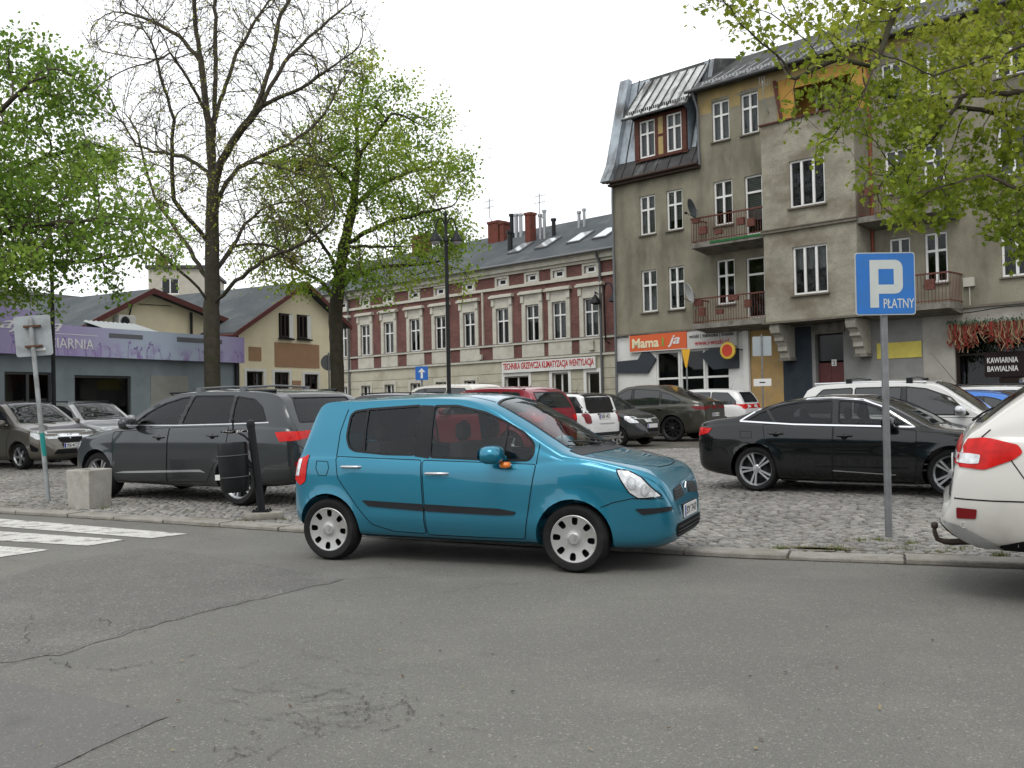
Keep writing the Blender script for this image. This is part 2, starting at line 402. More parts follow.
def crack(px, w=.006, sub=10, jit=.02):
    P = [gpt(x, y).to_2d() for x, y in px]; Q = []
    for a, b in zip(P, P[1:]):
        for k in range(sub): Q.append(a+(b-a)*(k/sub)+Vector((rc.gauss(0, jit), rc.gauss(0, jit))))
    Q.append(P[-1])
    for i in range(len(Q)-1):
        d = (Q[i+1]-Q[i]).normalized(); n = Vector((-d.y, d.x)); w0 = .8*w*rc.uniform(.12, .75); w1 = w*rc.uniform(.12, .75)
        if rc.random() < .22: continue
        mb.quad((*(Q[i]-n*w0), .0075), (*(Q[i+1]-n*w1), .0075), (*(Q[i+1]+n*w1), .0075), (*(Q[i]+n*w0), .0075))
crack([(0,668), (60,652), (165,622)], .0045); crack([(165,622), (250,600), (345,580), (420,577)], .004); crack([(430,595), (500,585), (600,582)], .005)
crack([(45,660), (80,668), (115,670), (150,664), (195,655)], .008); crack([(24,648), (32,615)], .005); crack([(100,618), (122,628)], .006)
crack([(165,718), (110,744), (50,770)], .0035)
for k in range(46):   # crazed area
    cx, cy = 320+rc.gauss(0, 62), 706+rc.gauss(0, 19); a = rc.uniform(-.5, .5)
    L_ = rc.uniform(12, 40); crack([(cx-L_*math.cos(a), cy-L_*.35*math.sin(a)), (cx, cy+rc.uniform(-3, 3)), (cx+L_*math.cos(a), cy+L_*.35*math.sin(a)+rc.uniform(-6, 6))], .0035, 6, .012)
crack([(405,700), (412,712), (405,724), (380,732)], .006); crack([(300,700), (345,690), (372,706), (365,722)], .005); crack([(250,768), (290,748), (330,722)], .005); crack([(215,762), (260,752), (215,748)], .006)
crack([(760,668), (840,664)], .003); crack([(900,590), (1010,597)], .004)
tag(mb.build('road_cracks', M_CRACK), kind='structure')

# little leaves and twigs blown on the road
mb = MB(); rl = random.Random(8)
for k in range(230):
    if k < 120: p = gpt(rl.uniform(20, 1010), 0+rl.uniform(560, 765))
    else:
        i = rl.randrange(165, len(KS)-85); p = KS[i]-knorm(i)*abs(rl.gauss(.06, .12)); p = Vector((p.x, p.y, 0))
    s = rl.uniform(.006, .018)*(1.0 if k < 120 else 1.2); a = rl.uniform(0, 6.3); u = Vector((math.cos(a), math.sin(a), rl.uniform(-.1, .3)))*s; v = Vector((-math.sin(a), math.cos(a), rl.uniform(-.1, .3)))*s*rl.uniform(.25, .7)
    o = Vector((p.x, p.y, .012)); mb.quad(o-u, o-v, o+u, o+v, rl.choice((0, 0, 1, 2)))
tag(mb.build('leaf_litter', [mat('litter_brown', (.09,.06,.035), .9), mat('litter_straw', (.24,.19,.10), .9), mat('litter_dark', (.03,.026,.02), .9)]), 'small fallen leaves and twigs scattered over the road', 'leaf litter', kind='stuff')

# blown sand lying on the setts behind the kerb
rs2 = random.Random(33)
mb = MB()
for k in range(46):
    i = rs2.choice(range(160+int(len(KS)*0), len(KS)-70)); t = rs2.uniform(0, .45); p = KS[i]+knorm(i)*(KW+.02+t); L_ = rs2.uniform(.12, .5); w_ = rs2.uniform(.03, .10)*(1-t*.6); e = (KS[min(i+1, len(KS)-1)]-KS[i]).normalized(); n_ = Vector((-e.y, e.x)); m_ = 14
    mb.poly([(*(p+e*(L_*math.cos(a)*rs2.uniform(.75, 1.1))+n_*(w_*math.sin(a)*rs2.uniform(.7, 1.2))), SQ+.0035) for a in [2*math.pi*q/m_ for q in range(m_)]])
tag(mb.build('blown_sand', ground_mat('sand', (.17,.15,.115), (.21,.19,.15), (.12,.105,.08), scale=2., grain=90., bump=.6)), kind='structure')

# grass and moss in the joints beside the kerb
mb = MB(); rg_ = random.Random(4)
def tuft(px, py, n, spread, hgt=.05):
    c = gpt(px, py, SQ)
    for _ in range(n):
        b = c + Vector((rg_.gauss(0, spread), rg_.gauss(0, spread*.6), -.01)); a = rg_.uniform(0, 6.3); hh = hgt*rg_.uniform(.35, 1.2)
        u = Vector((math.cos(a), math.sin(a), 0))*.0035; t = Vector((rg_.gauss(0, .5), rg_.gauss(0, .5), 1)).normalized()*hh
        mb.add([b-u, b+u, b+t*.6+u*.7, b+t], [(0, 1, 2), (0, 2, 3)], rg_.choice((0, 1, 2)))
for a in ((780,548.5,130,.05), (800,548,60,.06), (832,548,120,.09), (843,550,100,.08), (858,540,90,.06), (880,540,80,.05), (897,549,70,.08), (912,543,60,.05), (925,556,50,.06), (1000,556,120,.05,.07), (955,549,60,.1), (940,552,60,.1),
          (40,497,70,.10), (15,503,60,.15), (62,509,60,.10), (108,508,90,.07), (130,502,50,.1), (190,512,40,.12), (240,521,90,.05), (284,520,50,.05), (160,508,40,.15)): tuft(*a)
tag(mb.build('joint_grass', [mat('grass_light', (.13,.17,.035), .8), mat('grass_mid', (.075,.115,.025), .8), mat('grass_dry', (.18,.155,.07), .9)]), 'short grass and moss growing in the joints along the kerb', 'grass', kind='stuff')
# ------------------------------------------------------------ cars
def pchip(pts):
    P = sorted(pts); X = np.array([p[0] for p in P], float); Y = np.array([p[1] for p in P], float)
    h = np.diff(X); d = np.diff(Y)/h; n = len(X); m = np.zeros(n)
    for i in range(1, n-1):
        if d[i-1]*d[i] > 0:
            w1 = 2*h[i]+h[i-1]; w2 = h[i]+2*h[i-1]; m[i] = (w1+w2)/(w1/d[i-1]+w2/d[i])
    m[0] = d[0]; m[-1] = d[-1]
    def f(x):
        x = min(max(x, X[0]), X[-1]); i = min(max(int(np.searchsorted(X, x))-1, 0), n-2); t = (x-X[i])/h[i]
        return float((2*t**3-3*t*t+1)*Y[i] + (t**3-2*t*t+t)*h[i]*m[i] + (-2*t**3+3*t*t)*Y[i+1] + (t**3-t*t)*h[i]*m[i+1])
    return f
def cr_sample(P, sub):
    out = []
    n = len(P)
    for i in range(n-1):
        p0 = P[max(i-1, 0)]; p1 = P[i]; p2 = P[i+1]; p3 = P[min(i+2, n-1)]
        for k in range(sub):
            t = k/sub; a = []
            for c in (0, 1):
                m1 = (p2[c]-p0[c])*.38; m2 = (p3[c]-p1[c])*.38
                a.append((2*t**3-3*t*t+1)*p1[c] + (t**3-2*t*t+t)*m1 + (-2*t**3+3*t*t)*p2[c] + (t**3-t*t)*m2)
            out.append(tuple(a))
    out.append(tuple(P[-1])); return out

class Shape:
    """lofted car shape: side outline, shoulder line, plan outline -> closed body"""
    def __init__(s, top, belt, bot, wid, tumble=.30, crown=.055, arches=(), flare=.012, R=.33, side=()):
        s.top, s.belt, s.bot, s.wid = pchip(top), pchip(belt), pchip(bot), pchip(wid)
        s.tum = tumble; s.crown = pchip(crown) if not isinstance(crown, float) else (lambda x, c=crown: c)
        s.x0 = max(min(p[0] for p in q) for q in (top, wid)); s.x1 = min(max(p[0] for p in q) for q in (top, wid))
        s.arches = arches; s.flare = flare; s.R = R; s.creases = side
    def section(s, x, inset=0., sub=4):
        zb, zt, w = s.bot(x)+inset, s.top(x)-inset, max(.05, s.wid(x)-inset)
        zt = max(zt, zb+.08); zs = min(max(s.belt(x), zb+.05), zt-.018); hb = zs-zb
        ze = max(zs+.012, zt-s.crown(x)); ws = .950*w; ye = max(.04, ws-(ze-zs)*s.tum); ye = min(ye, ws*.985)
        P = [(0, zb), (.72*w, zb), (.93*w, zb+min(.05, .12*hb)), (.985*w, zb+.22*hb), (1.*w, zb+.50*hb), (.997*w, zb+.78*hb), (.975*w, zs-.05*hb), (ws, zs),
             ((ws+ye)*.5+.018*min(1, (ze-zs)/.3), (zs+ze)/2), (ye, ze-.004), (ye*.955, ze+.42*(zt-ze)), (ye*.62, zt-.16*(zt-ze)), (0, zt)]
        out = []
        for y, z in cr_sample(P, sub):
            if zb+.02 < z < zs+.05 and y > .6*w:
                for ax in s.arches:
                    r = math.hypot(x-ax, z-s.R*.96); q = (r-(s.R+.035))/.05
                    y += s.flare*math.exp(-q*q) if r > s.R*.9 else 0
                for (cz, amp, sg, xa, xb) in s.creases:
                    k = min(1, max(0, (x-xa)/.15))*min(1, max(0, (xb-x)/.15)); y += amp*k*math.exp(-((z-cz)/sg)**2)
            out.append((y, z))
        return out
    def body(s, xa=None, xb=None, inset=0., nx=84, sub=4, mi=0, zmin=None):
        xa = s.x0 if xa is None else xa; xb = s.x1 if xb is None else xb
        xs = set()
        for k in range(nx+1):
            t = k/nx; t = .5-.5*math.cos(math.pi*t)*(.55+.45*abs(math.cos(math.pi*t))); xs.add(round(xa+(xb-xa)*t, 4))
        xs = sorted(xs); V = []; F = []
        ring = None
        for x in xs:
            sec = s.section(x, inset, sub)
            if zmin is not None: sec = [(y, max(z, zmin+ .0005*i)) for i, (y, z) in enumerate(sec)]
            full = [(-y, z) for y, z in sec[::-1]][:-1] + sec       # left top .. bottom .. right top
            full = full[:-1]                                       # shared top point
            ring = len(full); V += [(x, y, z) for y, z in full]
        n = len(xs)
        for i in range(n-1):
            for k in range(ring):
                a = i*ring+k; b = i*ring+(k+1) % ring; F.append((a, a+ring, b+ring, b))
        F.append(tuple(range(ring))); F.append(tuple(range((n-1)*ring, n*ring))[::-1])
        me = bpy.data.meshes.new('body'); me.from_pydata(V, [], F)
        me.polygons.foreach_set('material_index', [mi]*len(F)); me.update()
        bm = bmesh.new(); bm.from_mesh(me); bmesh.ops.remove_doubles(bm, verts=bm.verts, dist=1e-5)
        bmesh.ops.recalc_face_normals(bm, faces=bm.faces); bm.to_mesh(me); bm.free()
        return me

def bool_cut(me, cut):
    a = bpy.data.objects.new('a', me); link(a); b = bpy.data.objects.new('b', cut); link(b)
    for m_ in (me, cut):
        while len(m_.materials) < 2: m_.materials.append(None)
    md = a.modifiers.new('b', 'BOOLEAN'); md.operation = 'DIFFERENCE'; md.object = b
    try: md.solver = 'MANIFOLD'
    except Exception: md.solver = 'EXACT'
    dg = bpy.context.evaluated_depsgraph_get(); dg.update()
    r = bpy.data.meshes.new_from_object(a.evaluated_get(dg))
    if len(r.polygons) < 20 or len(r.polygons) == len(me.polygons):
        md.solver = 'EXACT'; dg = bpy.context.evaluated_depsgraph_get(); dg.update(); r = bpy.data.meshes.new_from_object(a.evaluated_get(dg))
    bpy.data.objects.remove(a); bpy.data.objects.remove(b); return r
def prism_mesh(poly, axis, lo, hi, mi=1):
    n = len(poly)
    def P(p, t): return {'y': (p[0], t, p[1]), 'z': (p[0], p[1], t), 'x': (t, p[0], p[1])}[axis]
    V = [P(p, lo) for p in poly] + [P(p, hi) for p in poly]
    F = [tuple(range(n))[::-1], tuple(range(n, 2*n))] + [(i, (i+1) % n, n+(i+1) % n, n+i) for i in range(n)]
    me = bpy.data.meshes.new('p'); me.from_pydata(V, [], F); me.polygons.foreach_set('material_index', [mi]*len(F)); me.update()
    bm = bmesh.new(); bm.from_mesh(me); bmesh.ops.recalc_face_normals(bm, faces=bm.faces); bm.to_mesh(me); bm.free(); return me
def rounded(poly, r=.03, n=4):
    """round the corners of a polygon"""
    out = []; m = len(poly)
    for i in range(m):
        a, p, b = Vector(poly[i-1]), Vector(poly[i]), Vector(poly[(i+1) % m])
        u, v = a-p, b-p; q = min(r, u.length*.45, v.length*.45); A = p+u.normalized()*q; B = p+v.normalized()*q
        for k in range(n+1):
            t = k/n; out.append(tuple(A*(1-t)**2 + p*2*t*(1-t) + B*t*t))
    return out
def inside(p, poly):
    x, y = p; c = False; n = len(poly)
    for i in range(n):
        a, b = poly[i-1], poly[i]
        if (a[1] > y) != (b[1] > y) and x < (b[0]-a[0])*(y-a[1])/(b[1]-a[1])+a[0]: c = not c
    return c

class Skin:
    """lays flat outlines onto the uncut body surface"""
    def __init__(s, me):
        bm = bmesh.new(); bm.from_mesh(me); s.bvh = BVHTree.FromBMesh(bm); bm.free()
    def hit(s, proj, sd, p, off):
        if proj == 'side': o, d = Vector((p[0], sd*4, p[1])), Vector((0, -sd, 0))
        elif proj == 'front': o, d = Vector((6, p[0], p[1])), Vector((-1, 0, 0))
        elif proj == 'rear': o, d = Vector((-6, p[0], p[1])), Vector((1, 0, 0))
        else: o, d = Vector((p[0], p[1], 5)), Vector((0, 0, -1))
        l, n, i, q = s.bvh.ray_cast(o, d)
        if l is None or n.dot(-d) < .03:
            l2, n2, i, q = s.bvh.find_nearest(o + d*(4 if proj == 'side' else 4.5 if proj != 'top' else 3.8))
            if l is None: l, n = l2, n2
        return l + n*off
    def patch(s, proj, sd, poly, off, step=.05, thick=0., mi=0):
        P = [Vector(p) for p in poly]; B = []
        for a, b in zip(P, P[1:]+P[:1]):
            n = max(1, int(math.ceil((b-a).length/step)))
            B += [a+(b-a)*(k/n) for k in range(n)]
        xs = [p.x for p in B]; ys = [p.y for p in B]; I = []
        bl = [tuple(p) for p in B]
        nx = int((max(xs)-min(xs))/step); ny = int((max(ys)-min(ys))/step)
        for i in range(1, nx+1):
            for j in range(1, ny+1):
                q = (min(xs)+i*step, min(ys)+j*step)
                if inside(q, bl) and min((q[0]-b[0])**2+(q[1]-b[1])**2 for b in bl) > (step*.45)**2: I.append(Vector(q))
        nb = len(B)
        vs, es, fs, *_ = delaunay_2d_cdt(B+I, [(i, (i+1) % nb) for i in range(nb)], [], 1, 1e-5)
        V = [s.hit(proj, sd, v, off) for v in vs]
        me = bpy.data.meshes.new('patch'); me.from_pydata(V, [], [tuple(f) for f in fs])
        bm = bmesh.new(); bm.from_mesh(me)
        c = Vector((0, 0, .8))
        nrm = sum((f.normal*f.calc_area() for f in bm.faces), Vector())
        out = {'side': Vector((0, sd, 0)), 'front': Vector((1, 0, 0)), 'rear': Vector((-1, 0, 0)), 'top': Vector((0, 0, 1))}[proj]
        bmesh.ops.recalc_face_normals(bm, faces=bm.faces)
        nrm = sum((f.normal*f.calc_area() for f in bm.faces), Vector())
        if nrm.dot(out) < 0: bmesh.ops.reverse_faces(bm, faces=bm.faces)
        if thick:
            r = bmesh.ops.extrude_face_region(bm, geom=list(bm.faces)); nv = [v for v in r['geom'] if isinstance(v, bmesh.types.BMVert)]
            bm.normal_update()
            for v in nv: v.co += out*thick if proj != 'side' else out*thick
        bm.to_mesh(me); bm.free(); return me
    def ribbon(s, proj, sd, line, wdt, off, closed=False, step=.05, inner=None):
        P = [Vector(p) for p in line]; Q = []
        seg = list(zip(P, P[1:]+P[:1])) if closed else list(zip(P, P[1:]))
        for a, b in seg:
            n = max(1, int(math.ceil((b-a).length/step))); Q += [a+(b-a)*(k/n) for k in range(n)]
        if not closed: Q.append(P[-1])
        n = len(Q); V = []; F = []
        for i in range(n):
            d = (Q[(i+1) % n]-Q[i-1]) if closed else (Q[min(i+1, n-1)]-Q[max(i-1, 0)])
            d.normalize(); nn = Vector((-d.y, d.x))
            V.append(s.hit(proj, sd, Q[i]-nn*wdt, off)); V.append(s.hit(proj, sd, Q[i]+nn*wdt, off))
        for i in range(n if closed else n-1):
            j = (i+1) % n; F.append((2*i, 2*i+1, 2*j+1, 2*j))
        me = bpy.data.meshes.new('ribbon'); me.from_pydata(V, [], F); me.update(); return me

# ---- wheels
YAX = Matrix.Rotation(R_(90), 4, 'X')      # lathe axis z -> -y (outer side of a right-hand wheel)
def wheel_meshes(R, rimR, width, style, n=40):
    t = MB(); hw = width/2
    prof = [(rimR*.93, -hw*.9), (rimR+.012, -hw*.98), (R*.90, -hw*1.02), (R-.018, -hw*.86), (R, -hw*.55), (R, hw*.55), (R-.018, hw*.86), (R*.90, hw*1.02), (rimR+.012, hw*.98), (rimR*.97, hw*.82), (rimR*.9, hw*.3)]
    t.lathe(prof, n)
    r = MB()
    if style == 'hubcap':
        d = MB(); c = rimR*1.0
        pr = [(.002, hw*.86), (.045, hw*.86), (.052, hw*.80), (c*.38, hw*.74), (c*.55, hw*.80), (c*.86, hw*.86), (c*.97, hw*.94), (c, hw*.90), (c*.98, hw*.55), (c*.4, hw*.5), (.002, hw*.5)]
        d.lathe(pr, 48); me = d.mesh(); bm = bmesh.new(); bm.from_mesh(me); bmesh.ops.remove_doubles(bm, verts=bm.verts, dist=.0025); bmesh.ops.recalc_face_normals(bm, faces=bm.faces); bm.to_mesh(me); bm.free()
        for k in range(8):
            a = k*math.pi/4+math.pi/8*0; pl = [(c*.745+.035*math.copysign(abs(math.cos(q))**.6, math.cos(q)), .027*math.copysign(abs(math.sin(q))**.6, math.sin(q))*(1.0+.18*math.cos(q))) for q in [2*math.pi*i/14 for i in range(14)]]
            pl = [(x*math.cos(a)-y*math.sin(a), x*math.sin(a)+y*math.cos(a)) for x, y in pl]
            me = bool_cut(me, prism_mesh(pl, 'z', hw*.3, hw*1.3, 1))
        for p in me.polygons: p.material_index = 1 if p.material_index == 1 else 0
        r.v = [tuple(v.co) for v in me.vertices]; r.f = [tuple(p.vertices) for p in me.polygons]; r.m = [p.material_index for p in me.polygons]
        r.lathe([(.004, hw*.30), (rimR*.97, hw*.30)], 32, 1)
        # maker's diamond kept as a plain raised lozenge
        r.prism([(-.016, 0, hw*.862), (0, -.026, hw*.862), (.016, 0, hw*.862), (0, .026, hw*.862)], (0, 0, .004), 0)
    else:
        spokes, double = {'five_double': (5, True), 'five': (5, False), 'multi': (10, False), 'seven': (7, False)}[style]
        r.lathe([(rimR*.90, hw*.2), (rimR*.91, hw*.66), (rimR*.965, hw*.80), (rimR, hw*.92), (rimR*1.005, hw*.9), (rimR*1.0, hw*.6)], n)
        r.lathe([(.002, hw*.74), (.05, hw*.72), (.068, hw*.6), (.07, hw*.3)], 24)
        r.lathe([(.004, hw*.16), (rimR*.93, hw*.16)], 32, 1); r.lathe([(.004, hw*.2), (rimR*.6, hw*.2)], 32, 2)
        for k in range(spokes):
            a = 2*math.pi*k/spokes+math.pi/2
            for sg in ((-1, 1) if double else (0,)):
                a0 = a+sg*.22; a1 = a+sg*(.15 if double else 0); w0, w1 = (.011, .017) if double else ((.020, .030) if spokes < 8 else (.012, .015))
                ci, si = math.cos(a0), math.sin(a0); ce, se = math.cos(a1), math.sin(a1); p0 = Vector((.05*ci, .05*si)); p1 = Vector((rimR*.94*ce, rimR*.94*se))
                d = (p1-p0).normalized(); nn = Vector((-d.y, d.x))
                v = [(*(p0-nn*w0), hw*.66), (*(p0+nn*w0), hw*.66), (*(p1+nn*w1), hw*.72), (*(p1-nn*w1), hw*.72), (*(p0-nn*w0*1.3), hw*.36), (*(p0+nn*w0*1.3), hw*.36), (*(p1+nn*w1*1.3), hw*.36), (*(p1-nn*w1*1.3), hw*.36)]
                r.add(v, [(0, 3, 2, 1), (0, 4, 7, 3), (1, 2, 6, 5), (3, 7, 6, 2)], 0)
    return t, r
WHEELS = {}
def wheel_pair(key, R, rimR, width, style, rim_mat):
    if key not in WHEELS:
        t, r = wheel_meshes(R, rimR, width, style)
        tm, rm = t.mesh('tyre'), r.mesh('rim')
        for me in (tm, rm):
            bm = bmesh.new(); bm.from_mesh(me); bmesh.ops.recalc_face_normals(bm, faces=bm.faces); bm.to_mesh(me); bm.free()
            me.transform(YAX)
        tm.materials.append(MT['rubber'])
        for m in (rim_mat, MT['seam'], MT['black_plastic']): rm.materials.append(m)
        shade(tm, 40); shade(rm, 35); WHEELS[key] = (tm, rm)
    return WHEELS[key]

def ellipsoid(mb, c, r, n=14, m=0, flat=None):
    vs = []; fs = []
    for i in range(n//2+1):
        th = math.pi*i/(n//2)
        for k in range(n):
            a = 2*math.pi*k/n; x, y, z = math.sin(th)*math.cos(a), math.sin(th)*math.sin(a), math.cos(th)
            e = .72; f = lambda q: math.copysign(abs(q)**e, q)
            vs.append((c[0]+r[0]*f(x), c[1]+r[1]*f(y), c[2]+r[2]*f(z)))
    for i in range(n//2):
        for k in range(n):
            a = i*n+k; b = i*n+(k+1) % n; fs.append((a, a+n, b+n, b))
    mb.add(vs, fs, m)

def car(spec, M, name, label, group, col_mat, parts_extra=None):
    """spec dictionary -> one car: body with cut wheel arches, panes, lamps, wheels and fittings"""
    S = spec; root = empty(name, M, label, 'car', group)
    sh = S['shape']; hi = S.get('hi', True)
    full = sh.body(nx=S.get('nx', 84 if hi else 56), sub=4 if hi else 3); skin = Skin(full)
    me = full
    if hi:
        ca, cb = S['cabin']; inner = sh.body(ca, cb, inset=.06, nx=30, sub=3, mi=1, zmin=S.get('floor', .30)); me = bool_cut(me, inner)
    for ax in S['axles']:
        R = S['R']+.045
        for sd in (1, -1):
            w = sh.wid(ax); pl = [(ax+R*math.cos(2*math.pi*i/36), S['R']+R*math.sin(2*math.pi*i/36)*1.02) for i in range(36)]
            me = bool_cut(me, prism_mesh(pl, 'y', sd*(w-.30), sd*(w+.2)) if sd > 0 else prism_mesh(pl, 'y', -(w+.2), -(w-.30)))
    panes = []
    for nm, proj, poly in S['panes']:
        pl = rounded(poly, .035)
        panes.append((nm, proj, pl))
        if not hi: continue
        if proj == 'side': me = bool_cut(me, prism_mesh(pl, 'y', -3, 3))
        elif proj == 'top': me = bool_cut(me, prism_mesh(pl, 'z', S.get('cut_z', .85), 3))
        elif proj == 'rear': me = bool_cut(me, prism_mesh(pl, 'x', -4, S.get('cabin_rear', ca)+.35))
    for p in me.polygons: p.material_index = min(1, p.material_index)
    me.materials.clear()
    body = mesh_obj('body', me, root, [col_mat, MT['dark_inside']]); shade(me, 38)
    def put(nm, m_, mats, par=root, sm=60):
        o = mesh_obj(nm, m_, par, mats if isinstance(mats, (list, tuple)) else [mats]); shade(m_, sm); return o
    for nm, proj, pl in panes:
        gm = S.get('glass', {}).get(nm, MT['glass'] if hi else MT['glass_op'])
        for sd in ((1, -1) if proj == 'side' else (1,)):
            g = put({'side': 'side_window', 'top': 'windscreen' if 'wind' in nm else 'rear_window', 'rear': 'rear_window'}[proj], skin.patch(proj, sd, pl, -.006 if hi else .004, .06), gm)
            put('window_seal', skin.ribbon(proj, sd, pl, S.get('seal', .011), .003 if hi else .006, True), S.get('seal_mat', MT['black_plastic']), g)
    for d in S.get('doors', ()):
        for sd in (1, -1):
            o = put('door', skin.patch('side', sd, rounded(d['poly'], .03), .0025, .05), col_mat)
            put('door_seam', skin.ribbon('side', sd, rounded(d['poly'], .03), .0035, .0045, True), MT['seam'], o)
            if 'handle' in d:
                (hx, hz, hl) = d['handle']; hb = MB(); a = skin.hit('side', sd, (hx-hl/2, hz), .028); b = skin.hit('side', sd, (hx+hl/2, hz), .028)
                hb.tube([a-Vector((0, sd*.03, 0)), a+(b-a)*.08, a+(b-a)*.5+Vector((0, sd*.006, 0)), a+(b-a)*.92, b-Vector((0, sd*.03, 0))], [.010, .014, .015, .014, .010], 8)
                hb.build('handle', d.get('hmat', col_mat), o, 50)
                put('handle_recess', skin.patch('side', sd, [(hx+.05*math.cos(q), hz-.012+.038*math.sin(q)) for q in [2*math.pi*i/16 for i in range(16)]], .0035, .04), S.get('recess', MT['seam']), o)
    for nm, proj, poly, m_, off, *rest in S.get('patches', ()):
        rr = rest[0] if rest else .02; th = rest[1] if len(rest) > 1 else 0.
        for sd in ((1, -1) if proj == 'side' else (1,)):
            put(nm, skin.patch(proj, sd, rounded(poly, rr), off, .04, th), MT[m_] if isinstance(m_, str) else m_)
    for nm, proj, line, w_, m_, off in S.get('lines', ()):
        for sd in ((1, -1) if proj == 'side' else (1,)):
            put(nm, skin.ribbon(proj, sd, line, w_, off), MT[m_] if isinstance(m_, str) else m_)
    # wheels
    ws = S['wheel']; tm, rm = wheel_pair(ws['key'], S['R'], ws['rim'], ws['width'], ws['style'], ws.get('mat', MT['alloy']))
    for ax in S['axles']:
        for sd in (-1, 1):
            e = mesh_obj('wheel', tm, root); y = sd*(sh.wid(ax)-ws['width']/2-ws.get('inset', .015))
            e.location = (ax, y, S['R'])
            e.rotation_euler = (0, random.uniform(0, 6.28) if ws['style'] != 'hubcap' else R_(22.5*0+4), 0)
            e['no'] = 1; del e['no']
            rr = mesh_obj('rim', rm, e)
            if sd > 0: e.rotation_euler = (0, e.rotation_euler[1], math.pi)
    # door mirrors
    mx, mz = S['mirror']; ms = S.get('mirror_size', (.085, .115, .085))
    for sd in (1, -1):
        b = skin.hit('side', sd, (mx+.02, mz-.05), 0); mb = MB(); c = (mx-.02, b.y+sd*(.05+ms[1]*.9), mz)
        ellipsoid(mb, c, ms, 16); mb.tube([b-Vector((0, sd*.03, 0)), Vector((mx, b.y+sd*.09, mz-.035))], [.035, .03], 8)
        o = mb.build('door_mirror', S.get('mirror_mat', col_mat), root, 50)
        g = MB(); x = c[0]-ms[0]*.97
        g.poly([(x, c[1]+ms[1]*.78*math.cos(q), c[2]+ms[2]*.74*math.sin(q)) for q in [2*math.pi*i/18 for i in range(18)]]); g.build('mirror_glass', MT['chrome'], o)
    # seats and dashboard seen through the glass
    if hi:
        for (sx, sy, wd) in S.get('seats', ()):
            b = MB(); zf = S.get('seat_z', .55)
            b.box(sx-.05, sx+.42, sy-wd, sy+wd, zf-.22, zf); b.box(sx-.17, sx-.02, sy-wd, sy+wd, zf-.05, zf+.52, M=None)
            if wd < .4: ellipsoid(b, (sx-.13, sy, zf+.62), (.05, .13, .10), 10)
            else:
                for q in (-.35, .35): ellipsoid(b, (sx-.13, sy+q, zf+.60), (.05, .12, .09), 10)
            b.build('seat', MT['seat'], root, 40, bevel=.03)
        dx, dz = S['dash']; b = MB(); w = sh.wid(dx)-.12; b.box(dx-.42, dx, -w, w, dz-.35, dz); b.build('dashboard', MT['dark_inside'], root, 40, bevel=.04)
        b = MB(); sy = S.get('wheel_y', .36); cx, cz = dx-.52, dz-.02
        b.tube([(cx-.08*math.sin(q)*.4, sy+.18*math.cos(q), cz+.18*math.sin(q)) for q in [2*math.pi*i/20 for i in range(21)]], .016, 8)
        b.tube([(cx, sy-.17, cz), (cx, sy+.17, cz)], .02, 6); b.tube([(cx, sy, cz), (cx+.2, sy, cz-.06)], .03, 6); b.build('steering_wheel', MT['black_plastic'], root, 50)
    # number plates
    for (proj, y0, z0, txt, pw, ph) in S.get('plates', ()):
        pl = [(y0-pw/2, z0-ph/2), (y0+pw/2, z0-ph/2), (y0+pw/2, z0+ph/2), (y0-pw/2, z0+ph/2)]
        pts = [skin.hit(proj, 1, p, 0) for p in pl]; fwd = 1 if proj == 'front' else -1
        xo = max(p.x*fwd for p in [skin.hit(proj, 1, (y0+k*pw/8, z0+j*ph/3), 0) for k in range(-4, 5) for j in (-1, 0, 1)])*fwd + fwd*.004
        b = MB(); b.box(min(xo, xo+fwd*.012), max(xo, xo+fwd*.012), y0-pw/2, y0+pw/2, z0-ph/2, z0+ph/2, 0)
        b.box(min(xo+fwd*.012, xo+fwd*.0135), max(xo+fwd*.012, xo+fwd*.0135), *((y0-pw/2+.004, y0-pw/2+.044) if fwd < 0 and False else ((y0+pw/2-.044, y0+pw/2-.004) if fwd < 0 else (y0-pw/2+.004, y0-pw/2+.044))), z0-ph/2+.006, z0+ph/2-.006, 1)
        b.box(min(xo, xo-fwd*.05), max(xo, xo-fwd*.05), y0-pw/2-.01, y0+pw/2+.01, z0-ph/2-.008, z0+ph/2+.008, 2)
        o = b.build('number_plate', [MT['plate_white'], MT['plate_blue'], MT['black_plastic']], root)
        if txt:
            Mx = Matrix(((0, 0, fwd, xo+fwd*.0125), (fwd, 0, 0, y0+fwd*.02), (0, 1, 0, z0), (0, 0, 0, 1)))
            text_obj('plate_letters', txt, pw*.80, ph*.62, MT['plate_ink'], o, Mx, .012, depth=.0012)
    if parts_extra: parts_extra(root, skin, put)
    return root
MT['seat'] = mat('seat_cloth', (.045,.045,.05), .9, var=.2, vscale=14)

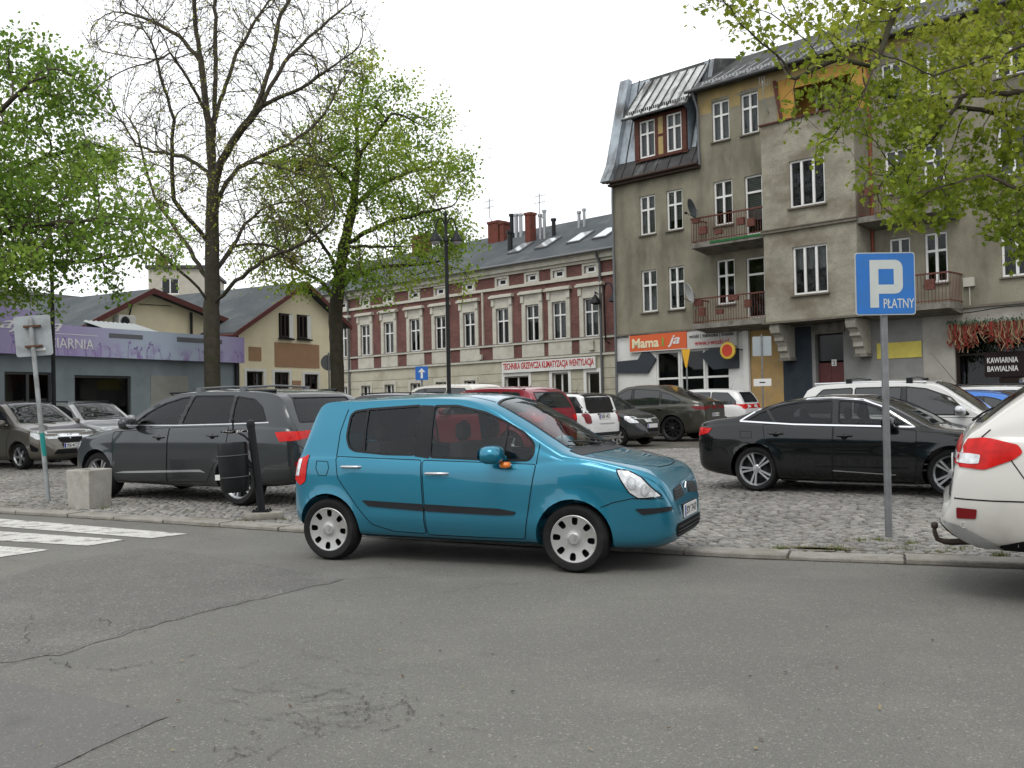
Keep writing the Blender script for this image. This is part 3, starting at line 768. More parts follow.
def rails(root, x0, x1, y, z, m, bars=(), bar_mat=None, rise=.05, yb=None):
    for sd in (1, -1):
        b = MB(); b.tube([(x0, sd*y, z-.03), (x0+.10, sd*y, z+rise), ((x0+x1)/2, sd*y, z+rise+.015), (x1-.10, sd*y, z+rise), (x1, sd*y, z-.03)], [.018, .017, .016, .017, .018], 8); b.build('roof_rail', m, root, 50)
    for bx in bars:
        b = MB(); yy = yb or y
        b.tube([(bx, -yy-.03, z+rise+.06), (bx, 0, z+rise+.085), (bx, yy+.03, z+rise+.06)], [.016, .016, .016], 8)
        for sd in (1, -1): b.box(bx-.05, bx+.05, sd*yy-.04, sd*yy+.04, z+rise-.03, z+rise+.075)
        b.build('roof_bar', bar_mat or m, root, 40)
def antenna(root, x, y, z, h, lean=-.5, m=None):
    b = MB(); b.tube([(x, y, z), (x+h*lean, y, z+h)], [.006, .002], 6); b.tube([(x, y, z-.02), (x+.01*lean, y, z+.03)], .014, 6); b.build('aerial', m or MT['black_plastic'], root, 50)
def wiper(root, skin, proj, a, b, off=.02):
    p = skin.hit(proj, 1, a, off); q = skin.hit(proj, 1, b, off); w = MB(); w.tube([p, p+(q-p)*.5+Vector((.0, 0, .01)), q], [.012, .008, .006], 6); w.build('wiper', MT['black_plastic'], root, 50)
def badge(root, skin, proj, y, z, r, shape='ring', m=None):
    c = skin.hit(proj, 1, (y, z), .006); b = MB(); ax = 1
    if shape == 'ring': b.tube([(c.x, c.y+r*math.cos(q), c.z+r*math.sin(q)) for q in [2*math.pi*i/20 for i in range(21)]], r*.17, 6)
    elif shape == 'bolt': b.tube([(c.x, c.y+r*math.cos(q), c.z+r*math.sin(q)) for q in [2*math.pi*i/20 for i in range(21)]], r*.13, 6); b.tube([(c.x, c.y-r, c.z+.004), (c.x, c.y+r, c.z-.004)], r*.12, 6)
    elif shape == 'rings':
        for k in (-1.5, -.5, .5, 1.5): b.tube([(c.x, c.y+k*r*1.25+r*.8*math.cos(q), c.z+r*.8*math.sin(q)) for q in [2*math.pi*i/16 for i in range(17)]], r*.12, 6)
    else: b.prism([(c.x, c.y-r*.62, c.z), (c.x, c.y, c.z-r), (c.x, c.y+r*.62, c.z), (c.x, c.y, c.z+r)], (.01 if proj == 'front' else -.01, 0, 0)); 
    b.build('emblem', m or MT['chrome'], root, 50)
def place_car(rear_px, front_px, wb, halfw, z, side, scale_from_px=True):
    """car matrix from the two visible wheel contacts; side = -1 when the right-hand flank faces us"""
    a = gpt(*rear_px, z); b = gpt(*front_px, z); e = (b-a); L = e.length; e.normalize()
    left = Vector((-e.y, e.x, 0)); c = (a+b)/2 + left*(-side*halfw)
    return Matrix(((e.x, left.x, 0, c.x), (e.y, left.y, 0, c.y), (e.z, 0, 1, z), (0, 0, 0, 1))), L
def pose(px, py_ground, deg, local, z=SQ):
    """put a car so that its local ground point falls under the pixel, heading in degrees"""
    p = gpt(px, py_ground, z); r = R_(deg); c, s = math.cos(r), math.sin(r)
    return at(p.x-(c*local[0]-s*local[1]), p.y-(s*local[0]+c*local[1]), z, deg)
# ---- the cars of the picture
def mir(poly): return [(-a, b) for a, b in poly][::-1]
G_CARS = 'cars parked on the square and along its kerb'
P_BLUE = paint('teal_metallic_paint', (.012,.178,.275), .5, .28, .10)
ROW = []
# -- blue five-door at the kerb
blue = dict(hi=True, nx=96, axles=(-1.244, 1.244), R=.302, cabin=(-1.42, 1.16), floor=.30, cut_z=.93, dash=(1.12, .98), mirror=(.57, 1.05), mirror_size=(.10, .135, .085), wheel_y=.36,
  shape=Shape(
    top=[(-1.73,.44),(-1.725,.60),(-1.69,.80),(-1.63,1.0),(-1.56,1.15),(-1.475,1.38),(-1.425,1.50),(-1.34,1.555),(-1.0,1.588),(-.6,1.605),(-.2,1.612),(.12,1.60),(.40,1.555),(.70,1.42),(1.0,1.225),(1.22,1.085),(1.30,1.05),(1.5,1.01),(1.75,.955),(1.88,.91),(1.965,.845),(2.015,.765),(2.05,.66),(2.07,.55),(2.08,.46),(2.082,.40)],
    belt=[(-1.73,.90),(-1.5,1.02),(-1.0,1.03),(-.3,.995),(.4,.965),(.85,.955),(1.1,.985),(1.3,.985),(1.6,.925),(1.8,.86),(1.95,.77),(2.03,.62),(2.082,.42)],
    bot=[(-1.73,.40),(-1.69,.34),(-1.5,.28),(-1.0,.225),(0,.215),(1.0,.205),(1.6,.20),(1.9,.215),(2.03,.26),(2.082,.34)],
    wid=[(-1.73,.54),(-1.71,.66),(-1.65,.755),(-1.5,.815),(-1.3,.836),(-.9,.847),(0,.85),(.9,.848),(1.3,.838),(1.6,.802),(1.8,.765),(1.93,.71),(2.0,.645),(2.045,.57),(2.07,.48),(2.082,.38)],
    tumble=.30, crown=[(-1.7,.02),(-1.4,.03),(-.9,.07),(.1,.085),(.7,.20),(1.15,.14),(1.5,.075),(1.9,.05),(2.1,.03)], arches=(-1.244, 1.244), flare=.016, R=.302, side=((.42,.010,.07,-.9,.95),(.90,.006,.05,-1.1,.9))),
  panes=[('front_side','side',[(-.165,1.49),(.08,1.488),(.36,1.425),(.6,1.325),(.77,1.235),(.865,1.145),(.875,1.05),(.83,.99),(.44,.995),(-.15,1.015)]),
         ('rear_side','side',[(-1.045,1.41),(-1.0,1.45),(-.85,1.468),(-.30,1.497),(-.305,1.035),(-.62,1.04),(-.96,1.07),(-1.02,1.105),(-1.055,1.2)]),
         ('windscreen','top',[(1.15,-.60),(1.21,-.3),(1.225,0),(1.21,.3),(1.15,.60),(.43,.535),(.39,.25),(.38,0),(.39,-.25),(.43,-.535)]),
         ('back','rear',[(-.52,1.09),(.52,1.09),(.46,1.44),(-.46,1.44)])],
  doors=[dict(poly=[(-.23,.985),(-.19,.30),(-.53,.31),(-.75,.37),(-.88,.50),(-1.12,.81),(-1.15,1.015)], handle=(-.97,.915,.215), hmat=MT['satin_silver']),
         dict(poly=[(-.214,.985),(-.174,.29),(.36,.285),(.79,.285),(.88,.82),(.905,.955)], handle=(-.06,.865,.235), hmat=MT['satin_silver'])],
  recess=P_BLUE,
  patches=[('door_pillar','side',[(-.295,1.50),(-.168,1.495),(-.155,1.0),(-.31,1.02)],'black_plastic',.0035,.01),
           ('side_trim','side',[(-.85,.60),(-.205,.578),(-.188,.512),(-.78,.545)],'black_plastic',.004,.02,.012),('side_trim','side',[(-.193,.578),(.56,.555),(.72,.53),(.70,.503),(.56,.495),(-.176,.512)],'black_plastic',.004,.02,.012),
           ('headlight','side',[(1.62,.915),(1.72,.905),(1.83,.845),(1.99,.675),(1.81,.665),(1.735,.715),(1.66,.83)],'clear_lens',.006,.02),
           ('bumper_trim','side',[(1.78,.575),(1.83,.578),(2.045,.582),(2.05,.545),(1.84,.525)],'black_plastic',.005,.015,.006),
           ('grille','front',[(-.09,.64),(-.47,.615),(-.44,.715),(-.11,.745)],'black_plastic',.004,.02),('grille','front',mir([(-.09,.64),(-.47,.615),(-.44,.715),(-.11,.745)]),'black_plastic',.004,.02),
           ('lower_grille','front',[(-.40,.29),(.40,.29),(.50,.36),(.46,.42),(-.46,.42),(-.50,.36)],'seam',.004,.04),
           ('tail_light','side',[(-1.54,1.0),(-1.47,1.035),(-1.50,.77),(-1.57,.725),(-1.66,.78),(-1.63,.99)],'red_lens',.008,.02),
           ('cowl_panel','top',[(1.16,-.66),(1.30,-.68),(1.335,-.3),(1.345,0),(1.335,.3),(1.30,.68),(1.16,.66),(1.225,.3),(1.24,0),(1.225,-.3)],'black_plastic',.004,.02)],
  lines=[('door_frame_seam','side',[(-1.15,1.015),(-1.135,1.25),(-1.085,1.47)],.0035,'seam',.003),('wing_seam','side',[(.905,.955),(.925,1.14)],.0035,'seam',.003),
         ('window_bar','side',[(-.862,1.465),(-.852,1.055)],.013,'black_plastic',.004),('window_bar','side',[(.60,1.32),(.585,1.0)],.011,'black_plastic',.004),
         ('bumper_seam','side',[(1.49,.585),(1.6,.63),(1.76,.665),(2.0,.655)],.0035,'seam',.003),('sill_seam','side',[(-.86,.262),(.2,.25),(.93,.25)],.004,'seam',.002),
         ('bonnet_seam','top',[(1.32,-.685),(1.5,-.665),(1.65,-.62),(1.80,-.48),(1.88,-.3),(1.90,0),(1.88,.3),(1.80,.48),(1.65,.62),(1.5,.665),(1.32,.685)],.0035,'seam',.003),
         ('roof_seam','top',[(.40,.50),(0,.52),(-.6,.52),(-1.2,.50)],.005,'seam',.002),('roof_seam','top',[(.40,-.50),(0,-.52),(-.6,-.52),(-1.2,-.50)],.005,'seam',.002),
         ('fuel_flap_seam','side',[(-1.37,.97),(-1.24,.965),(-1.225,.90),(-1.25,.83),(-1.34,.83),(-1.375,.90),(-1.37,.97)],.003,'seam',.003)],
  plates=[('front', 0, .505, 'SY 747', .50, .112)],
  wheel=dict(key='blue', rim=.212, width=.185, style='hubcap', mat=MT['hubcap'], inset=.004),
  seats=[(.12, .36, .25), (.12, -.36, .25), (-.78, 0, .58)], seat_z=.62)
def blue_extra(root, skin, put):
    badge(root, skin, 'front', 0, .695, .055, 'lozenge', MT['alloy'])
    wiper(root, skin, 'top', (1.22, .05), (1.10, -.52)); wiper(root, skin, 'top', (1.24, .5), (1.15, .02))
    for sd in (1, -1):
        b = skin.hit('side', sd, (.645, .945), .012); m = MB(); ellipsoid(m, b+Vector((-.01, sd*.05, 0)), (.05, .06, .03), 12); m.build('mirror_indicator', MT['amber_lens'], root, 50)
    for z in (.32, .35, .385):
        m = MB(); pts = [skin.hit('front', 1, (y, z), .006) for y in np.linspace(-.45, .45, 15)]; m.tube(pts, .006, 6); m.build('grille_bar', MT['black_plastic'], root, 50)
    for s in (-1, 1):
        for z in (.655, .68, .705):
            m = MB(); m.tube([skin.hit('front', 1, (s*y, z), .006) for y in np.linspace(.11, .42, 8)], .0055, 6); m.build('grille_bar', MT['dark_alloy'], root, 50)
    for sd in (1, -1):   # reflector bowls inside the lamps
        for cx, cz, r in ((1.75, .80, .055), (1.86, .735, .048)):
            put('lamp_bowl', skin.ribbon('side', sd, [(cx+r*.6*math.cos(q), cz+r*math.sin(q)) for q in [2*math.pi*i/18 for i in range(18)]], .006, .009, True), MT['satin_silver'])
        put('lamp_rim', skin.ribbon('side', sd, rounded([(1.62,.915),(1.72,.905),(1.83,.845),(1.99,.675),(1.81,.665),(1.735,.715),(1.66,.83)], .02), .005, .007, True), MT['seam'])
        put('tail_lens', skin.patch('side', sd, [(-1.545,.985),(-1.60,.985),(-1.64,.82),(-1.585,.82)], .011, .03), MT['clear_lens'])
Mb, Lb = place_car((328, 561.4), (573.5, 572.6), 2.488, .835, 0., -1); Mb = Mb @ Matrix.Rotation(R_(-2.2), 4, 'Z') @ Matrix.Translation((.03, 0, 0)) @ Matrix.Diagonal((1.018, 1, 1, 1))
car(blue, Mb, 'parked_car', 'teal blue five-door hatchback with silver wheel covers parked on the road beside the kerb', G_CARS, P_BLUE, blue_extra)

# -- grey seven-seat SUV
P_GREY = paint('graphite_metallic_paint', (.036,.042,.045), .5, .3, .06)
grey = dict(hi=True, nx=84, axles=(-1.54, 1.54), R=.375, cabin=(-2.40, 1.02), floor=.38, cut_z=1.05, dash=(1.0, 1.14), mirror=(.62, 1.22), mirror_size=(.10, .15, .10), wheel_y=.42, seat_z=.78,
  shape=Shape(top=[(-2.63,.45),(-2.62,.70),(-2.60,.95),(-2.55,1.15),(-2.40,1.42),(-2.28,1.60),(-2.08,1.68),(-1.5,1.725),(-.8,1.74),(-.2,1.72),(.2,1.63),(.6,1.45),(.95,1.25),(1.1,1.18),(1.5,1.11),(2.0,1.01),(2.25,.92),(2.38,.78),(2.45,.58),(2.46,.45)],
    belt=[(-2.63,1.0),(-2.4,1.15),(-1.4,1.185),(0,1.155),(.9,1.12),(1.5,1.05),(2.1,.93),(2.35,.75),(2.46,.5)],
    bot=[(-2.63,.45),(-2.5,.36),(-2,.28),(-1,.24),(1,.24),(1.8,.24),(2.3,.27),(2.46,.4)],
    wid=[(-2.64,.66),(-2.60,.80),(-2.45,.925),(-2.1,.975),(-1,.985),(1,.985),(1.7,.965),(2.1,.88),(2.35,.70),(2.46,.46)],
    tumble=.27, crown=[(-2.6,.04),(-2.2,.06),(-1,.075),(.1,.09),(.7,.12),(1.1,.07),(2.4,.04)], arches=(-1.54, 1.54), flare=.026, R=.375, side=((.93,.008,.06,-2.2,1.9),(.36,.012,.08,-1.0,1.0))),
  panes=[('front_side','side',[(.70,1.20),(.46,1.36),(.08,1.52),(-.30,1.605),(-.47,1.62),(-.29,1.20)]),('rear_side','side',[(-.56,1.63),(-1.38,1.62),(-1.35,1.215),(-.38,1.205)]),
         ('rear_side','side',[(-1.44,1.61),(-1.80,1.56),(-1.98,1.44),(-2.08,1.245),(-1.42,1.225)]),
         ('windscreen','top',[(1.0,-.72),(1.07,0),(1.0,.72),(.22,.60),(.15,0),(.22,-.60)]),('back','rear',[(-.70,1.22),(.70,1.22),(.60,1.58),(-.60,1.58)])],
  glass={'rear_side': MT['privacy'], 'back': MT['privacy']},
  doors=[dict(poly=[(1.13,1.08),(1.13,.28),(-.07,.31),(-.14,1.15)], handle=(.06,1.0,.22)), dict(poly=[(-.085,.31),(-.92,.34),(-1.08,.57),(-1.36,.90),(-1.39,1.165),(-.155,1.15)], handle=(-1.08,1.03,.22))],
  patches=[('side_trim','side',[(1.09,.425),(.90,.455),(-.81,.52),(-.92,.475),(-.8,.485),(.9,.425)],'satin_silver',.006,.01),('side_trim','side',[(1.09,.295),(1.09,.28),(-1.1,.24),(-1.1,.255)],'satin_silver',.012,.004),
           ('tail_light','side',[(-2.27,1.085),(-2.50,1.095),(-2.515,.965),(-2.36,.945)],'red_lens',.008,.02),('tail_light','rear',[(.935,1.09),(.40,1.10),(.40,1.02),(.92,.955)],'red_lens',.008,.02),('tail_light','rear',mir([(.935,1.09),(.40,1.10),(.40,1.02),(.92,.955)]),'red_lens',.008,.02),
           ('rear_reflector','rear',[(.86,.66),(.42,.68),(.42,.62),(.86,.60)],'dark_red_lens',.006,.01),('rear_reflector','rear',mir([(.86,.66),(.42,.68),(.42,.62),(.86,.60)]),'dark_red_lens',.006,.01),
           ('lower_bumper','rear',[(-.75,.42),(.75,.42),(.80,.54),(-.80,.54)],'black_plastic',.006,.03),
           ('headlight','side',[(2.0,.93),(2.28,.86),(2.40,.74),(2.2,.74),(2.02,.84)],'clear_lens',.006,.02),('grille','front',[(-.45,.45),(.45,.45),(.55,.65),(.45,.85),(-.45,.85),(-.55,.65)],'gloss_black',.006,.03)],
  lines=[('window_trim','side',[(.75,1.185),(-.3,1.185),(-1.4,1.205),(-2.13,1.225)],.008,'satin_silver',.004),('door_pillar','side',[(-.515,1.62),(-.335,1.205)],.05,'gloss_black',.003),('door_pillar','side',[(-1.41,1.61),(-1.385,1.22)],.032,'gloss_black',.003),
         ('tailgate_seam','rear',[(-.88,.94),(-.6,.74),(.6,.74),(.88,.94)],.004,'seam',.003),('spoiler_gap','rear',[(-.62,1.60),(.62,1.60)],.022,'gloss_black',.006)],
  plates=[('rear', 0, .93, 'SB 61L', .50, .112)],
  wheel=dict(key='grey', rim=.27, width=.27, style='five_double', inset=.02), seats=[(.0,.42,.27),(.0,-.42,.27),(-.95,0,.66)])
def grey_extra(root, skin, put): rails(root, .05, -1.95, .67, 1.66, MT['black_plastic'], (-.52, -1.42), mat('grey_bar', (.13,.135,.14), .45, .3), .025)
Mg, Lg = place_car((237.5, 506), (97.5, 498), 3.08, .96, SQ, 1); Mg = Mg @ Matrix.Diagonal((Lg/3.08, 1, 1, 1))
car(grey, Mg, 'parked_car', 'graphite grey estate-backed SUV with roof bars behind the litter bin', G_CARS, P_GREY, grey_extra)

# -- black saloon
P_BLACK = paint('black_metallic_paint', (.0035,.0048,.0052), .1, .25, .015)
black = dict(hi=True, nx=84, axles=(-1.40, 1.40), R=.343, cabin=(-1.62, 1.05), floor=.30, cut_z=.90, dash=(1.02, .95), mirror=(.62, 1.045), mirror_size=(.085, .12, .08), seat_z=.55,
  shape=Shape(top=[(-2.42,.50),(-2.41,.75),(-2.39,.95),(-2.33,1.05),(-2.1,1.11),(-1.75,1.16),(-1.4,1.285),(-.9,1.41),(-.4,1.46),(.1,1.45),(.5,1.36),(.85,1.19),(1.15,1.01),(1.25,.98),(1.7,.92),(2.1,.82),(2.28,.70),(2.36,.55),(2.37,.45)],
    belt=[(-2.42,.85),(-2.3,.985),(-1.6,1.045),(-.7,1.015),(.4,.985),(.95,.955),(1.5,.90),(2.1,.78),(2.37,.5)],
    bot=[(-2.42,.42),(-2.34,.30),(-2.1,.24),(-1.5,.18),(0,.165),(1,.165),(1.8,.18),(2.2,.22),(2.37,.36)],
    wid=[(-2.43,.60),(-2.38,.745),(-2.26,.855),(-2.0,.925),(-1.2,.943),(1,.943),(1.7,.92),(2.1,.83),(2.3,.64),(2.37,.44)],
    tumble=.38, crown=[(-2.5,.03),(-1.9,.04),(-1.2,.09),(-.4,.075),(.3,.09),(.8,.11),(1.2,.06),(2.4,.03)], arches=(-1.40, 1.40), flare=.014, R=.343, side=((.80,.009,.05,-2.2,2.0),(.33,.012,.06,-1.0,1.0))),
  panes=[('rear_side','side',[(-1.53,1.09),(-1.32,1.205),(-1.06,1.30),(-.75,1.355),(-.26,1.375),(-.235,1.04),(-.8,1.05)]),('front_side','side',[(-.155,1.375),(.17,1.345),(.40,1.26),(.79,1.03),(.37,1.025),(-.13,1.035)]),
         ('windscreen','top',[(1.1,-.66),(1.16,0),(1.1,.66),(.32,.54),(.25,0),(.32,-.54)]),('back','top',[(-1.78,-.55),(-1.82,0),(-1.78,.55),(-1.08,.47),(-1.03,0),(-1.08,-.47)])],
  glass={'rear_side': MT['privacy']},
  doors=[dict(poly=[(-.215,1.0),(-.235,.20),(-1.04,.20),(-1.09,.50),(-1.235,.80),(-1.27,1.025)], handle=(-1.06,.885,.23)), dict(poly=[(-.20,1.0),(-.22,.20),(.90,.20),(.955,.56),(.94,.945)], handle=(-.045,.855,.23))],
  patches=[('tail_light','side',[(-2.09,.965),(-2.45,.98),(-2.45,.83),(-2.16,.885)],'red_lens',.008,.02),('tail_light','rear',[(.80,.97),(.30,.97),(.30,.88),(.80,.84)],'red_lens',.006,.02),('tail_light','rear',mir([(.80,.97),(.30,.97),(.30,.88),(.80,.84)]),'red_lens',.006,.02),
           ('headlight','side',[(1.95,.80),(2.2,.74),(2.34,.62),(2.1,.62),(1.98,.72)],'clear_lens',.006,.02),('quarter_pillar','side',[(-1.24,1.235),(-1.20,1.25),(-1.06,1.06),(-1.12,1.06)],'gloss_black',.004,.005),('sill_trim','side',[(-1.0,.20),(-1.0,.185),(1.0,.17),(1.0,.185)],'satin_silver',.012,.003)],
  lines=[('window_trim','side',[(-1.64,1.075),(-1.38,1.235),(-1.08,1.345),(-.75,1.395),(-.25,1.412),(.19,1.38),(.45,1.285),(.92,.99),(.4,1.0),(-.25,1.012),(-.8,1.025),(-1.64,1.075)],.011,'chrome',.006),('door_pillar','side',[(-.205,1.385),(-.185,1.03)],.04,'gloss_black',.004),
         ('bumper_seam','side',[(-2.05,.80),(-2.15,.70),(-2.4,.66)],.004,'seam',.003),('crease_trim','side',[(-.22,.35),(.66,.31)],.006,'satin_silver',.003),('fuel_flap_seam','side',[(-1.63,.92),(-1.45,.92),(-1.44,.82),(-1.62,.82),(-1.63,.92)],.003,'seam',.003)],
  wheel=dict(key='black', rim=.255, width=.24, style='five_double', inset=.02), seats=[(.0,.38,.25),(.0,-.38,.25),(-.9,0,.6)])
Mk, Lk = place_car((755.5, 491.4), (953, 499), 2.8, .925, SQ, -1)
car(black, Mk, 'parked_car', 'long black saloon with chrome window line behind the blue parking sign', G_CARS, P_BLACK)

# -- dirty white SUV at the right edge
P_WHITE = paint('pearl_white_paint', (.62,.61,.57), .0, .35, .75)
white = dict(hi=True, nx=76, axles=(-1.345, 1.345), R=.36, cabin=(-2.06, 1.0), floor=.42, cut_z=1.0, dash=(1.0, 1.1), mirror=(.75, 1.16), seat_z=.7,
  shape=Shape(top=[(-2.345,.52),(-2.34,.70),(-2.27,.775),(-2.25,.95),(-2.215,1.12),(-2.15,1.245),(-2.08,1.30),(-1.85,1.49),(-1.65,1.62),(-1.5,1.665),(-.9,1.70),(0,1.69),(.4,1.60),(.9,1.30),(1.2,1.12),(1.7,1.02),(2.05,.88),(2.2,.70),(2.22,.5)],
    belt=[(-2.345,.60),(-2.27,.765),(-2.24,1.0),(-2.15,1.17),(-1.9,1.22),(-1.2,1.16),(0,1.09),(.9,1.06),(1.6,.98),(2.05,.80),(2.22,.5)],
    bot=[(-2.345,.56),(-2.27,.48),(-2.1,.40),(-1.75,.38),(-1,.28),(1,.25),(1.8,.26),(2.22,.4)],
    wid=[(-2.35,.64),(-2.32,.73),(-2.26,.78),(-2.17,.835),(-2.0,.885),(-1.6,.91),(-1,.925),(1,.925),(1.7,.88),(2.1,.70),(2.22,.4)],
    tumble=.30, crown=[(-2.3,.03),(-2.1,.05),(-1.6,.08),(0,.08),(.6,.11),(1.1,.07),(2.2,.04)], arches=(-1.345, 1.345), flare=.022, R=.36),
  panes=[('rear_side','side',[(-1.28,1.22),(-1.62,1.27),(-1.42,1.50),(-1.1,1.58),(-.45,1.61),(-.4,1.19)]),('front_side','side',[(-.33,1.61),(.1,1.56),(.75,1.17),(-.3,1.18)]),
         ('windscreen','top',[(1.05,-.66),(1.12,0),(1.05,.66),(.30,.55),(.24,0),(.30,-.55)]),('back','top',[(-2.04,-.62),(-2.075,0),(-2.04,.62),(-1.66,.56),(-1.62,0),(-1.66,-.56)])],
  glass={'rear_side': MT['privacy'], 'back': MT['privacy']},
  doors=[dict(poly=[(-.38,1.08),(-.36,.34),(-.80,.36),(-.95,.60),(-1.16,.95),(-1.2,1.14)], handle=(-1.0,1.02,.2)), dict(poly=[(-.365,1.08),(-.345,.34),(.8,.34),(.88,.8),(.85,1.05)], handle=(-.2,1.0,.2))],
  patches=[('tail_light','side',[(-2.20,1.195),(-2.05,1.215),(-1.83,1.165),(-1.80,1.11),(-1.86,1.06),(-2.05,.985),(-2.26,1.005)],'red_lens',.010,.02),
           ('tail_light','rear',[(-.80,1.02),(-.62,1.02),(-.60,1.17),(-.76,1.19)],'red_lens',.010,.02),('tail_light','rear',mir([(-.80,1.02),(-.62,1.02),(-.60,1.17),(-.76,1.19)]),'red_lens',.010,.02),
           ('reversing_light','side',[(-2.25,1.10),(-2.14,1.10),(-2.07,1.09),(-2.08,1.03),(-2.14,1.025),(-2.26,1.035)],'clear_lens',.014,.01),
           ('rear_reflector','side',[(-2.235,.705),(-2.10,.70),(-2.11,.63),(-2.235,.625)],'dark_red_lens',.008,.012),
           ('skid_plate','side',[(-2.33,.60),(-2.22,.575),(-2.05,.49),(-1.93,.415),(-2.10,.415),(-2.23,.50)],'satin_silver',.010,.01),('underbody','side',[(-1.96,.445),(-1.76,.50),(-1.70,.50),(-1.70,.385),(-1.96,.40)],'seam',.006,.01),
           ('skid_plate','rear',[(-.50,.44),(.50,.44),(.60,.575),(.52,.575),(.40,.50),(-.40,.50),(-.52,.575),(-.60,.575)],'satin_silver',.012,.01),('lower_bumper','rear',[(-.55,.44),(.55,.44),(.45,.535),(-.45,.535)],'black_plastic',.006,.02)],
  lines=[('bumper_seam','side',[(-1.72,.765),(-2.0,.765),(-2.25,.77)],.005,'seam',.003),('bumper_seam','rear',[(-.66,.775),(-.40,.76),(.40,.76),(.66,.775)],.006,'seam',.004),('wing_seam','side',[(-1.88,1.06),(-1.78,.90),(-1.72,.765)],.004,'seam',.003),
         ('tailgate_seam','rear',[(-.60,1.21),(-.585,1.0),(-.50,.80)],.005,'seam',.003),('tailgate_seam','side',[(-2.06,1.215),(-2.0,1.27)],.004,'seam',.003)],
  plates=[('rear', 0, .98, '', .50, .112)], glass_=0,
  wheel=dict(key='white', rim=.23, width=.225, style='five', inset=.03), seats=[(.0,.38,.25),(.0,-.38,.25),(-.8,0,.6)])
def white_extra(root, skin, put):
    b = MB(); b.tube([(-2.0,0,.36),(-2.28,0,.335),(-2.33,0,.335),(-2.385,0,.355),(-2.405,0,.41),(-2.405,0,.45)], [.030,.026,.022,.020,.018,.016], 10); ellipsoid(b, (-2.405,0,.465), (.028,.028,.028), 12); b.build('tow_bar', mat('rusty_steel', (.05,.036,.028), .7, .4, var=.4, vscale=30), root, 50)
    wiper(root, skin, 'top', (-2.09, 0), (-1.95, -.42), .022)
    b = MB(); b.add([(-1.74,-.60,1.60),(-1.74,.60,1.60),(-1.45,.62,1.70),(-1.45,-.62,1.70),(-1.74,-.60,1.635),(-1.74,.60,1.635),(-1.45,.62,1.715),(-1.45,-.62,1.715)], [(0,1,2,3),(4,7,6,5),(0,4,5,1),(1,5,6,2),(2,6,7,3),(3,7,4,0)]); b.build('roof_spoiler', P_WHITE, root, 50, bevel=.008)
    b = MB(); c = skin.hit('side', -1, (-2.19, .58), .003); b.tube([(c.x+.02*math.cos(q)*1.0, c.y, c.z+.02*math.sin(q)) for q in [2*math.pi*i/16 for i in range(17)]], .003, 5); b.build('parking_sensor', P_WHITE, root, 50)
F_ = (math.cos(R_(-24)), math.sin(R_(-24)))
car(white, at(3.50+2.28*F_[0], 8.03+2.28*F_[1], 0, -24), 'parked_car', 'dusty white SUV with a tow bar cut off by the right edge of the photo', G_CARS, P_WHITE, white_extra)

